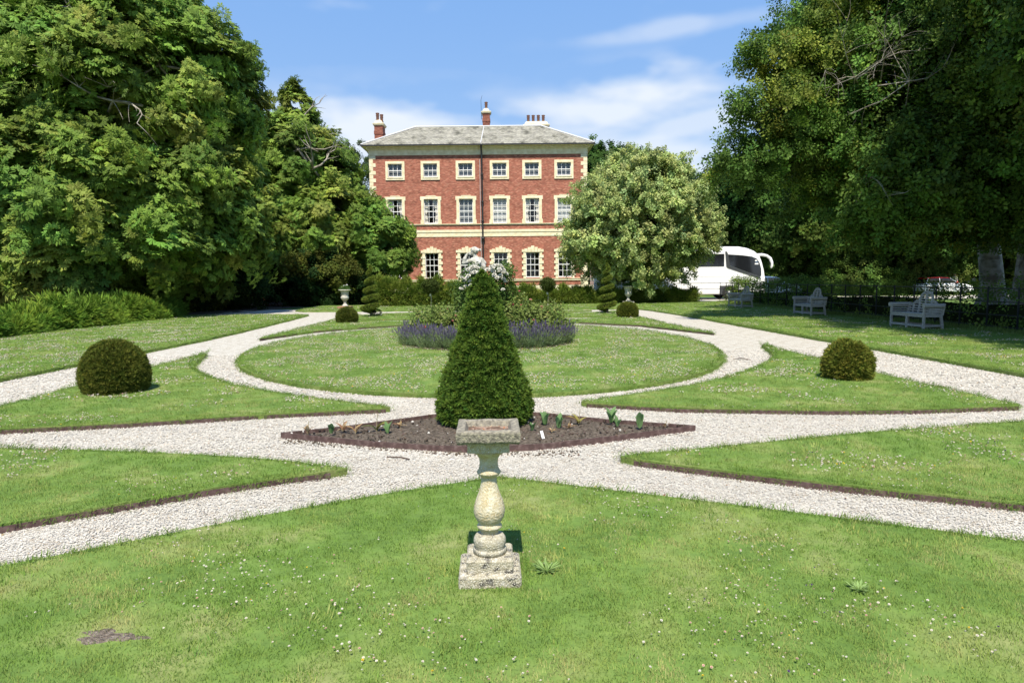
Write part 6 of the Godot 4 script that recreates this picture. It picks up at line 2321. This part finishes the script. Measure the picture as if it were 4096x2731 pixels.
func car(label: String, at: Vector3, paint: Material, roof: Material, tall: float) -> void:
	var t := thing("parked_car", label, "car", at)
	var zc := at.z
	var x := at.x - 2.15
	var b := hb(t)
	loft(b, [[x, 0.35, 0.7, 0.72], [x + 0.06, 0.28, 0.85, 0.8], [x + 0.3, 0.22, 0.93 * tall, 0.85], [x + 2.7, 0.2, 0.93 * tall, 0.86], [x + 3.0, 0.2, 0.92 * tall, 0.86], [x + 3.9, 0.22, 0.8 * tall, 0.84], [x + 4.2, 0.28, 0.68, 0.78], [x + 4.3, 0.34, 0.58, 0.7]], zc, 0.16)
	part(t, "body", b, paint)
	b = hb(t)
	loft(b, [[x + 0.2, 0.85 * tall, 0.97 * tall, 0.72], [x + 0.45, 0.85 * tall, 1.3 * tall, 0.68], [x + 0.6, 0.85 * tall, 1.36 * tall, 0.67], [x + 2.1, 0.85 * tall, 1.37 * tall, 0.67], [x + 2.35, 0.85 * tall, 1.32 * tall, 0.68], [x + 3.05, 0.85 * tall, 0.95 * tall, 0.74]], zc, 0.1)
	part(t, "window_band", b, mats.tinted)
	b = hb(t)
	loft(b, [[x + 0.4, 1.3 * tall, 1.34 * tall, 0.6], [x + 0.55, 1.32 * tall, 1.42 * tall, 0.67], [x + 1.4, 1.33 * tall, 1.46 * tall, 0.68], [x + 2.15, 1.32 * tall, 1.41 * tall, 0.67], [x + 2.4, 1.28 * tall, 1.32 * tall, 0.6]], zc, 0.05)
	part(t, "roof", b, roof)
	for s in [-1, 1]:
		for q in [[x + 0.32, 0.9, x + 0.5, 1.34], [x + 1.45, 0.9, x + 1.42, 1.36], [x + 2.95, 0.92, x + 2.3, 1.34]]:
			b = hb(t)
			b.tube(PackedVector3Array([Vector3(q[0], q[1] * tall, zc + s * 0.76), Vector3(q[2], q[3] * tall, zc + s * 0.69)]), PackedFloat32Array([0.035, 0.03]), 5)
			part(t, "window_pillar", b, paint)
		b = hb(t)
		b.lathe([Vector2(0.01, -0.06), Vector2(0.09, -0.04), Vector2(0.1, 0.03), Vector2(0.01, 0.07)], 10, Vector3(x + 2.75, 0.98 * tall, zc + s * 0.95))
		part(t, "door_mirror", b, roof)
		for wx in [x + 0.75, x + 3.45]:
			wheel(t, Vector3(wx, 0.31, zc + s * 0.76), 0.31, 0.2)
		b = hb(t)
		b.lathe([Vector2(0.004, 0.0), Vector2(0.1, 0.02), Vector2(0.11, 0.05), Vector2(0.004, 0.06)], 12, Vector3(x + 4.08, 0.66, zc + s * 0.62))
		part(t, "headlight", b, mats.alloy)


func make_people() -> void:
	var skin := Color(0.45, 0.27, 0.2)
	var n := 0
	for q in [[38.8, -60.0, 1.0, 0.0, Color(0.5, 0.5, 0.52), Color(0.04, 0.045, 0.07), "person in a grey top standing behind the bonnet of the red roofed car"], [40.3, -60.5, 0.72, 0.3, Color(0.6, 0.68, 0.74), Color(0.05, 0.05, 0.06), "small person in a pale blue top between the car and the grey trunk"], [41.2, -61.0, 0.86, -0.2, Color(0.75, 0.75, 0.76), Color(0.06, 0.05, 0.05), "person in a white top beside the grey trunk"]]:
		var t := thing("person", q[6], "person", Vector3(q[0], 0, q[1]))
		var s: float = q[2] * 1.74 / 1.74
		var sh: Color = q[4]
		var tr: Color = q[5]
		var hair := Color(0.05, 0.035, 0.025)
		var P3 := func(x: float, y: float, z: float) -> Vector3: return Vector3(q[0] + x * s, y * s, q[1] + z * s)
		var st: float = 0.1 + q[3] * 0.2
		var bones: Array = [[P3.call(0, 0.98, 0), P3.call(0, 1.2, 0), 0.135 * s, 0.125 * s, sh], [P3.call(0, 1.2, 0), P3.call(0, 1.36, 0), 0.13 * s, 0.13 * s, sh], [P3.call(-0.15, 1.4, 0), P3.call(0.15, 1.4, 0), 0.065 * s, 0.065 * s, sh], [P3.call(0, 1.45, 0), P3.call(0, 1.52, 0.01), 0.055 * s, 0.05 * s, skin], [P3.call(0, 1.62, 0.01), P3.call(0, 1.6, 0.02), 0.085 * s, 0.075 * s, skin], [P3.call(0, 1.67, -0.02), P3.call(0, 1.62, -0.04), 0.085 * s, 0.08 * s, hair], [P3.call(0, 1.59, 0.1), P3.call(0, 1.58, 0.105), 0.014 * s, 0.016 * s, skin]]
		for e in [-1, 1]:
			bones.append([P3.call(0.19 * e, 1.38, 0), P3.call(0.24 * e, 1.12, 0.02), 0.05 * s, 0.042 * s, sh])
			bones.append([P3.call(0.24 * e, 1.12, 0.02), P3.call(0.2 * e, 0.88, 0.14), 0.04 * s, 0.03 * s, skin])
			bones.append([P3.call(0.2 * e, 0.88, 0.14), P3.call(0.19 * e, 0.8, 0.18), 0.034 * s, 0.026 * s, skin])
			bones.append([P3.call(0.085 * e, 0.95, 0), P3.call(0.1 * e, 0.5, st * e), 0.1 * s, 0.065 * s, tr])
			bones.append([P3.call(0.1 * e, 0.5, st * e), P3.call(0.1 * e, 0.08, st * e * 1.4), 0.062 * s, 0.042 * s, tr])
			bones.append([P3.call(0.1 * e, 0.045, st * e * 1.4), P3.call(0.11 * e, 0.04, st * e * 1.4 + 0.15), 0.045 * s, 0.035 * s, Color(0.03, 0.03, 0.03)])
		var b := MB.new()
		b.o = t.position
		figure(bones, 0.02, 0.03, b)
		part(t, "body", b, mats.v)
		n += 1


# ------------------------------------------------------------------ bed of spent tulips and other small things
func tulip(label: String, x: float, z: float, kind: int, h: float) -> void:
	var t := thing("tulip_plant", label, "tulip", Vector3(x, 0.055, z))
	var m := 5 if kind != 2 else 6
	for k in m:
		var b := MB.new()
		var az := rng.randf() * TAU
		var out := Vector3(cos(az), 0, sin(az))
		var side := Vector3(-out.z, 0, out.x)
		var l := h * rng.randf_range(0.7, 1.15)
		var flop := rng.randf_range(0.25, 0.6) if kind == 0 else rng.randf_range(0.5, 1.5)
		var wide := l * (0.17 if kind == 0 else 0.14)
		match kind:
			0: b.col = Color(0.16, 0.27, 0.11) * rng.randf_range(0.8, 1.3)
			1: b.col = [Color(0.3, 0.27, 0.08), Color(0.16, 0.2, 0.07), Color(0.4, 0.28, 0.12)][rng.randi() % 3]
			2: b.col = [Color(0.4, 0.27, 0.13), Color(0.3, 0.17, 0.1), Color(0.5, 0.38, 0.22)][rng.randi() % 3]
		var rows: Array = []
		for i in 7:
			var u := i / 6.0
			var c := out * (l * flop * u * u * 0.8 + 0.01) + Vector3(0, l * (u - 0.5 * flop * u * u * 0.8), 0)
			c.y = maxf(c.y, 0.008 + 0.004 * k)
			var w := wide * pow(sin(PI * clampf(u * 0.9 + 0.1, 0, 1)), 0.7)
			rows.append(PackedVector3Array([c - side * w + out * -w * 0.25 + Vector3(0, w * 0.3, 0), c, c + side * w + out * -w * 0.25 + Vector3(0, w * 0.3, 0)]))
		b.grid(rows)
		part(t, "leaf", b, mats.leaf)
	if kind != 0:
		var b := MB.new()
		b.col = Color(0.35, 0.3, 0.17)
		b.tube(PackedVector3Array([Vector3.ZERO, Vector3(0.005, h * 0.6, 0), Vector3(0.015, h * 1.1, 0.005)]), PackedFloat32Array([0.004, 0.0035, 0.003]), 5)
		part(t, "stalk", b, mats.v)


func make_small_things() -> void:
	# diamond bed
	var p := P([-2.39, -6.93, -1.34, -6.5, -0.73, -6.32, -0.28, -6.25, 0.3, -6.35, 0.95, -6.62, 1.92, -7.08, 1.07, -7.43, 0.36, -7.85, -0.25, -8.0, -0.95, -7.8, -1.76, -7.25])
	var s := MB.new()
	var rows: Array = []
	var un := noise(5.0, 71, FastNoiseLite.TYPE_SIMPLEX_SMOOTH, 4)
	for i in 10:
		var u := i / 9.0
		var r := PackedVector3Array()
		for idx in p.size():
			for e in 3:
				var nx: Vector2 = p[idx].lerp(p[(idx + 1) % p.size()], e / 3.0)
				var c := nx.lerp(Vector2(-0.28, -7.1), u)
				r.append(Vector3(c.x, 0.028 + 0.035 * smoothstep(0.0, 0.5, u) + 0.02 * un.get_noise_2d(c.x, c.y) * minf(1.0, u * 4.0), c.y))
		rows.append(r)
	s.grid(rows, true, Geometry2D.is_polygon_clockwise(p) == false)
	var bed := Node3D.new()
	bed.name = "flower_bed_diamond"
	add_child(bed)
	tag(bed, "bare soil diamond bed under the yew cone", "", "", "structure")
	part(bed, "soil", s, mats.soil)
	p.append(p[0])
	part(bed, "metal_edging", strip(p, -0.02, 0.068, 0.009), mats.edging)
	var crumbs := Buf.new()
	var lump := stone_mesh(31)
	for k in 1500:
		var x := rng.randf_range(-2.3, 1.9)
		var z := rng.randf_range(-8.0, -6.25)
		if Geometry2D.is_point_in_polygon(Vector2(x, z), p):
			crumbs.put(Basis.from_euler(Vector3(rng.randf() * 6, rng.randf() * 6, rng.randf() * 6)) * rng.randf_range(0.006, 0.02), Vector3(x, 0.06, z), tint(Color(0.09, 0.07, 0.055), 0.35) if rng.randf() < 0.93 else Color(0.5, 0.48, 0.44))
	for k in 500:
		# soil spilt over the front edge
		var x := rng.randf_range(-2.3, 0.6)
		var z := lerpf(-6.9, -6.3, clampf((x + 2.3) / 2.0, 0, 1)) + rng.randf_range(0.01, 0.22)
		crumbs.put(Basis.from_euler(Vector3(rng.randf() * 6, rng.randf() * 6, rng.randf() * 6)) * rng.randf_range(0.005, 0.018), Vector3(x, 0.012, z), tint(Color(0.1, 0.08, 0.06), 0.35))
	scatter(bed, "soil_crumbs", lump, mats.stone_bit, crumbs)
	tulip("shrivelled pinkish brown tulip at the left tip of the diamond bed", -2.1, -6.88, 2, 0.13)
	tulip("half green tulip with pale striped leaves near the left tip of the bed", -1.86, -6.88, 0, 0.14)
	tulip("withered straw brown tulip with a bare stalk, second clump from the left tip", -1.77, -7.0, 2, 0.12)
	tulip("withered tulip with several dry stalks left of the yellowing one", -1.62, -6.91, 2, 0.13)
	tulip("yellowing tulip with curled leaves left of the yew cone", -1.42, -7.0, 1, 0.17)
	tulip("small green tulip nearest the yew cone's left side", -1.28, -6.86, 0, 0.14)
	tulip("dry flattened tulip by the rear edge, left of the yew cone", -1.2, -7.16, 2, 0.1)
	tulip("largest green tulip clump at the right foot of the yew cone", 0.34, -7.16, 0, 0.22)
	tulip("upright green tulip just right of the largest clump", 0.48, -7.03, 0, 0.18)
	tulip("low green tulip at the front right foot of the yew cone", 0.2, -6.92, 0, 0.13)
	tulip("yellow and brown tulip near the rear edge, right of the yew cone", 0.71, -7.24, 1, 0.15)
	tulip("broad green tulip with a brown leaf, towards the right tip", 1.06, -7.26, 0, 0.2)
	tulip("low green tulip in front of the broad one, towards the right tip", 1.1, -7.07, 0, 0.15)
	tulip("tall green tulip nearest the right tip of the bed", 1.32, -7.0, 0, 0.2)
	tulip("dry tan tulip remains between the green tulips, right of the yew cone", 0.58, -7.0, 2, 0.08)
	tulip("dry tan tulip lying by the front edge, right of the bird bath bowl", 0.4, -6.85, 2, 0.08)
	tulip("thin dry stalks near the right tip of the bed", 1.6, -7.05, 2, 0.07)
	var b := MB.new()
	b.box(Vector3(0.29, 0.09, -6.62), Vector3(0.03, 0.08, 0.004), Basis(Vector3.UP, 0.5) * Basis(Vector3.RIGHT, -0.5))
	single("plant_label", b, mats.white_paint, "white plant label stuck in the soil behind the bird bath bowl", "plant label")
	b = MB.new()
	b.col = Color(0.09, 0.06, 0.045)
	b.tube(PackedVector3Array([Vector3(-1.15, 0.02, -6.1), Vector3(-1.02, 0.026, -6.06), Vector3(-0.93, 0.022, -6.0)]), PackedFloat32Array([0.005, 0.006, 0.007]), 6)
	single("stick", b, mats.v, "short brown stick on the gravel in front of the diamond bed", "stick")
	b = MB.new()
	b.col = Color(0.14, 0.11, 0.09)
	b.tube(PackedVector3Array([Vector3(4.3, 0.02, -13.2), Vector3(4.45, 0.04, -13.25), Vector3(4.62, 0.02, -13.1)]), PackedFloat32Array([0.006, 0.008, 0.005]), 6)
	b.tube(PackedVector3Array([Vector3(4.42, 0.03, -13.3), Vector3(4.5, 0.05, -13.15), Vector3(4.52, 0.02, -13.0)]), PackedFloat32Array([0.005, 0.006, 0.004]), 6)
	single("stick", b, mats.v, "forked twig on the gravel right of the oval lawn", "stick")
	# bare patch in the foreground lawn
	s = MB.new()
	rows = []
	for i in 7:
		var u := i / 6.0
		var r := PackedVector3Array()
		for j in 28:
			var a := TAU * j / 28.0
			var q := (1.0 - u) * (1.0 + 0.3 * sin(a * 3.0 + 1.0) + 0.18 * sin(a * 7.0))
			var x := -1.79 + cos(a) * 0.19 * q + sin(a) * 0.03
			var z := -2.88 + sin(a) * 0.075 * q
			r.append(Vector3(x, LAWN_TOP - 0.004 + 0.007 * smoothstep(0.0, 0.5, u) + 0.006 * un.get_noise_2d(x * 5.0, z * 5.0) * u, z))
		rows.append(r)
	s.grid(rows, true, true)
	struct("bare_patch", s, mats.pale_soil, "bare earth patch worn in the foreground lawn")
	# rosette weeds in the grass
	var wd := [[0.17, -3.52, "grey green weed tuft beside the base of the bird bath", 0.1], [1.71, -3.26, "pale rosette weed in the right half of the foreground lawn", 0.08]]
	for q in wd:
		var t := thing("weed", q[2], "weed", Vector3(q[0], LAWN_TOP, q[1]))
		b = MB.new()
		for k in 46:
			var az := rng.randf() * TAU
			var d := Vector3(cos(az), rng.randf_range(0.05, 0.45), sin(az)).normalized()
			var l: float = q[3] * rng.randf_range(0.5, 1.0)
			b.col = Color(0.24, 0.35, 0.12) * rng.randf_range(0.8, 1.3)
			kite(b, Vector3(cos(az), 0, sin(az)) * 0.03 * rng.randf(), d * l + Vector3(0, 0.005, 0), d.cross(Vector3.UP).normalized() * 0.007, Vector3.UP, 0.5, 0.3)
		part(t, "leaves", b, mats.leaf)


func stone_mesh(seed_: int) -> ArrayMesh:
	var r := RandomNumberGenerator.new()
	r.seed = seed_
	var b := MB.new()
	var pts: Array = []
	for q in [Vector3(1, 0, 0), Vector3(0.3, 0.1, 0.95), Vector3(-0.8, 0, 0.6), Vector3(-0.8, 0.1, -0.6), Vector3(0.3, 0, -0.95), Vector3(0, 0.75, 0), Vector3(0.1, -0.7, 0.1)]:
		pts.append(q * r.randf_range(0.75, 1.15))
	for k in 5:
		b.tri(pts[k], pts[5], pts[(k + 1) % 5])
		b.tri(pts[k], pts[(k + 1) % 5], pts[6])
	return b.mesh()


# ------------------------------------------------------------------ grass, clover, gravel stones
func on_lawn(q: Vector2) -> bool:
	for p in lawns:
		if Geometry2D.is_point_in_polygon(q, p):
			return true
	return false


func make_turf() -> void:
	# a tuft of blades
	var tuft := MB.new()
	for k in 20:
		var az := rng.randf() * TAU
		var rr := 0.062 * sqrt(rng.randf())
		var base := Vector3(cos(az * 3.1) * rr, 0, sin(az * 3.1) * rr)
		var d := (Vector3(cos(az), 0, sin(az)) * rng.randf_range(0.25, 1.1) + Vector3.UP).normalized()
		var l := rng.randf_range(0.014, 0.032)
		var sd := d.cross(Vector3.UP).normalized() * rng.randf_range(0.0013, 0.0021)
		tuft.col = [Color(0.95, 1.0, 0.85), Color(1.1, 1.05, 0.95), Color(0.85, 0.95, 0.8), Color(1.5, 1.2, 1.5)][mini(rng.randi() % 7, 3) if rng.randf() < 0.85 else 0]
		tuft.tri(base - sd, base + sd, base + d * l + Vector3(0, -0.15, 0) * l * rng.randf())
	var tm := tuft.mesh()
	var patch := noise(0.55, 81, FastNoiseLite.TYPE_SIMPLEX_SMOOTH, 4)
	var fine := noise(3.0, 82, FastNoiseLite.TYPE_SIMPLEX_SMOOTH, 3)
	var buf := Buf.new()
	var zones := [[-2.0, -3.4, 800.0, 1.0], [-3.4, -5.4, 620.0, 1.0], [-5.4, -8.0, 380.0, 1.1], [-8.0, -12.0, 210.0, 1.3], [-12.0, -17.0, 120.0, 1.6], [-17.0, -25.0, 60.0, 2.0], [-25.0, -42.0, 26.0, 2.6]]
	for zn in zones:
		var z0: float = zn[0]
		var z1: float = zn[1]
		var half := absf(z1) * 0.9 + 1.6
		var n := int((z0 - z1) * half * 2.0 * zn[2])
		for k in n:
			var z := rng.randf_range(z1, z0)
			var x := rng.randf_range(-half, half)
			if absf(x) > absf(z) * 0.9 + 1.6 or x > 13.0 or x < -15.0:
				continue
			if not on_lawn(Vector2(x, z)):
				continue
			var ddx := (x + 1.79) / 0.2
			var ddz := (z + 2.88) / 0.09
			if ddx * ddx + ddz * ddz < 0.45:
				continue
			var pn := patch.get_noise_2d(x, z)
			var fn := fine.get_noise_2d(x, z)
			var k2 := Color(0.145, 0.24, 0.045).lerp(Color(0.25, 0.305, 0.08), clampf(0.4 + pn * 1.1 + fn * 0.5, 0, 1))
			k2 = k2.lerp(Color(0.42, 0.37, 0.18), clampf((pn * 0.6 + fn * 1.0 - 0.12) * 0.95, 0, 0.55) if z > -9.0 else 0.0)
			var s: float = zn[3] * rng.randf_range(0.75, 1.2)
			var lie := Basis.IDENTITY
			if z < -9.0 and Geometry2D.is_point_in_polygon(Vector2(x, z), lawns[5]):
				# mown in rounds: the blades of each round lie the other way
				var e := Vector2((x + 0.74) / 5.3, (z + 16.5) / 7.35)
				var way := 1.0 if int(e.length() * 9.0) % 2 == 0 else -1.0
				lie = Basis(Vector3(e.x, 0, e.y).normalized(), 0.6 * way)
			buf.put(lie * Basis(Vector3.UP, rng.randf() * TAU) * s, Vector3(x, LAWN_TOP - 0.002, z), tint(k2, 0.2))
	# grass left standing against the foot of the bird bath, and coarse tufts here and there
	for k in 150:
		var side := rng.randi() % 4
		var u := rng.randf_range(-0.17, 0.17)
		var q: Vector2 = [Vector2(u, 0.168), Vector2(u, -0.168), Vector2(0.168, u), Vector2(-0.168, u)][side]
		buf.put(Basis(Vector3.UP, rng.randf() * TAU) * rng.randf_range(0.5, 1.3), Vector3(-0.127 + q.x, LAWN_TOP - 0.004, -3.47 + q.y), tint(Color(0.13, 0.22, 0.04), 0.3))
	for k in 260:
		var x := rng.randf_range(-4.5, 4.5)
		var z := rng.randf_range(-8.0, -2.1)
		if on_lawn(Vector2(x, z)):
			for j in 3:
				buf.put(Basis(Vector3.UP, rng.randf() * TAU) * rng.randf_range(1.3, 2.0), Vector3(x + rng.randf_range(-0.04, 0.04), LAWN_TOP - 0.004, z + rng.randf_range(-0.04, 0.04)), tint([Color(0.12, 0.22, 0.045), Color(0.3, 0.33, 0.1), Color(0.17, 0.28, 0.05)][k % 3], 0.2))
	# fringe hanging over the cut edges
	for p in lawns:
		for i in p.size():
			var a: Vector2 = p[i]
			var c: Vector2 = p[(i + 1) % p.size()]
			var mid := (a + c) / 2
			if mid.y > -1.5 or mid.y < -30.0:
				continue
			var n := int((c - a).length() * (55.0 if mid.y > -10.0 else 26.0))
			for k in n:
				var q := a.lerp(c, rng.randf())
				var inn := (c - a).orthogonal().normalized() * 0.02
				if not Geometry2D.is_point_in_polygon(q + inn, p):
					inn = -inn
				q += inn * rng.randf_range(0.0, 2.0)
				var out := Vector3(-inn.x, 0, -inn.y).normalized()
				var up := (Vector3.UP + out * rng.randf_range(0.3, 1.3)).normalized()
				buf.put(basis_y(up, rng.randf() * TAU, rng.randf_range(0.9, 1.7) * (1.0 if mid.y > -10.0 else 1.5)), Vector3(q.x, LAWN_TOP - 0.006, q.y), tint(Color(0.14, 0.225, 0.043), 0.25))
	# dry bits and small weeds on the gravel along the edges
	var bits := MB.new()
	kite(bits, Vector3.ZERO, Vector3(1, 0.1, 0), Vector3(0, 0, 0.3), Vector3.UP, 0.5, 0.6)
	var lb := Buf.new()
	for p in lawns:
		for i in p.size():
			var a: Vector2 = p[i]
			var c: Vector2 = p[(i + 1) % p.size()]
			var mid := (a + c) / 2
			if mid.y > -2.0 or mid.y < -24.0:
				continue
			for k in int((c - a).length() * 15.0):
				var q := a.lerp(c, rng.randf())
				var nrm := (c - a).orthogonal().normalized()
				if Geometry2D.is_point_in_polygon(q + nrm * 0.02, p):
					nrm = -nrm
				q += nrm * (0.03 + 0.3 * rng.randf() * rng.randf())
				if patch.get_noise_2d(q.x * 3.0, q.y * 3.0) < 0.0:
					continue
				var k2: Color = [Color(0.3, 0.2, 0.1), Color(0.38, 0.3, 0.17), Color(0.14, 0.18, 0.05), Color(0.2, 0.1, 0.05)][rng.randi() % 4]
				lb.put(Basis.from_euler(Vector3(rng.randf_range(-0.4, 0.4), rng.randf() * TAU, rng.randf_range(-0.3, 0.5))) * rng.randf_range(0.008, 0.03), Vector3(q.x, 0.014, q.y), tint(k2, 0.3))
	scatter(self, "leaf_litter", bits.mesh(), mats.leaf, lb, "stuff", "dry leaf bits and small weeds on the gravel by the lawn edges")
	# longer rough grass at the foot of the fence
	for k in 2600:
		var z := rng.randf_range(-43.0, -14.0)
		buf.put(basis_y((Vector3.UP + rand_dir() * 0.25).normalized(), rng.randf() * TAU, rng.randf_range(2.5, 6.0)), Vector3(13.4 + rng.randf_range(-0.45, 0.6), LAWN_TOP - 0.01, z), tint(Color(0.17, 0.23, 0.055), 0.3))
	scatter(self, "grass", tm, mats.blade, buf, "stuff", "mown grass blades of the lawns")
	# clover and daisy heads
	var fl := MB.new()
	for k in 7:
		var a := TAU * k / 7.0
		var d := Vector3(cos(a), 0.5, sin(a)).normalized()
		kite(fl, Vector3.ZERO, d, d.cross(Vector3.UP).normalized() * 0.42, Vector3.UP, 0.6, 0.3)
		var d2 := Vector3(cos(a + 0.4) * 0.55, 0.9, sin(a + 0.4) * 0.55).normalized()
		fl.col = Color(0.95, 0.9, 0.86)
		kite(fl, Vector3.ZERO, d2, d2.cross(Vector3.UP).normalized() * 0.4, Vector3.UP, 0.6, 0.3)
		fl.col = Color(1, 1, 1)
	var fm := fl.mesh()
	var fb := Buf.new()
	var drift := noise(0.7, 91, FastNoiseLite.TYPE_SIMPLEX_SMOOTH, 3)
	var ov := lawns[5]
	for zn in [[-2.0, -5.3, 300.0, 0.006], [-5.3, -8.6, 400.0, 0.0088], [-8.6, -16.0, 330.0, 0.0125], [-16.0, -25.0, 240.0, 0.015], [-25.0, -41.0, 60.0, 0.02]]:
		var z0: float = zn[0]
		var z1: float = zn[1]
		var half := absf(z1) * 0.9 + 1.6
		for k in int((z0 - z1) * half * 2.0 * zn[2]):
			var z := rng.randf_range(z1, z0)
			var x := rng.randf_range(-half, half)
			if absf(x) > absf(z) * 0.9 + 1.4 or x > 12.8 or x < -14.5:
				continue
			var dn := drift.get_noise_2d(x, z) + 0.35 * drift.get_noise_2d(x * 4.0 + 50.0, z * 4.0)
			var need := 0.02 + rng.randf() * 0.56
			if Geometry2D.is_point_in_polygon(Vector2(x, z), ov):
				need -= 0.3
			elif x < -7.5 and z < -10.0:
				need -= 0.16
			elif x > 7.0:
				need += 0.1
			if dn < need or not on_lawn(Vector2(x, z)):
				continue
			var k2 := Color(0.72, 0.69, 0.62)
			var r := rng.randf()
			if r < 0.16:
				k2 = Color(0.6, 0.42, 0.36)
			elif r < 0.19:
				k2 = Color(0.7, 0.55, 0.06)
			elif r < 0.23 and z > -8.0 and x > 0.0:
				k2 = Color(0.12, 0.07, 0.2)
			var s: float = zn[3] * rng.randf_range(0.65, 1.25)
			fb.put(basis_y((Vector3.UP + rand_dir() * 0.5).normalized(), rng.randf() * TAU, s), Vector3(x, LAWN_TOP + rng.randf_range(0.012, 0.028), z), tint(k2, 0.08))
	scatter(self, "clover_flowers", fm, mats.petal, fb, "stuff", "white clover and daisy heads dotted over the lawns")
	# loose stones of the gravel, over the part near enough to tell them apart
	var sb := Buf.new()
	for zn in [[-2.6, -6.0, 7500.0, 0.0054], [-6.0, -9.5, 3200.0, 0.008], [-9.5, -15.0, 900.0, 0.013]]:
		var z0: float = zn[0]
		var z1: float = zn[1]
		var half := minf(absf(z1) * 0.9 + 0.9, 8.6)
		for k in int((z0 - z1) * half * 2.0 * zn[2]):
			var z := rng.randf_range(z1, z0)
			var x := rng.randf_range(-half, half)
			if absf(x) > absf(z) * 0.9 + 0.9:
				continue
			if on_lawn(Vector2(x, z)):
				continue
			if z < -6.2 and z > -8.1 and absf(x + 0.25) < 2.2 * (1.0 - absf(z + 7.1) / 1.0):
				continue
			var v := rng.randf()
			var k2 := Color(0.52, 0.49, 0.435) * rng.randf_range(0.84, 1.14)
			if v < 0.1:
				k2 = Color(0.3, 0.285, 0.265)
			elif v < 0.14:
				k2 = Color(0.43, 0.34, 0.25)
			elif v < 0.15:
				k2 = Color(0.14, 0.14, 0.14)
			var s: float = zn[3] * rng.randf_range(0.6, 1.35)
			sb.put(Basis.from_euler(Vector3(rng.randf_range(-0.4, 0.4), rng.randf() * TAU, rng.randf_range(-0.4, 0.4))).scaled(Vector3(s, s * 0.6, s)), Vector3(x, 0.008 + rng.randf() * 0.006, z), k2)
	scatter(self, "gravel", stone_mesh(5), mats.stone_bit, sb, "stuff", "loose pale stones of the gravel paths")
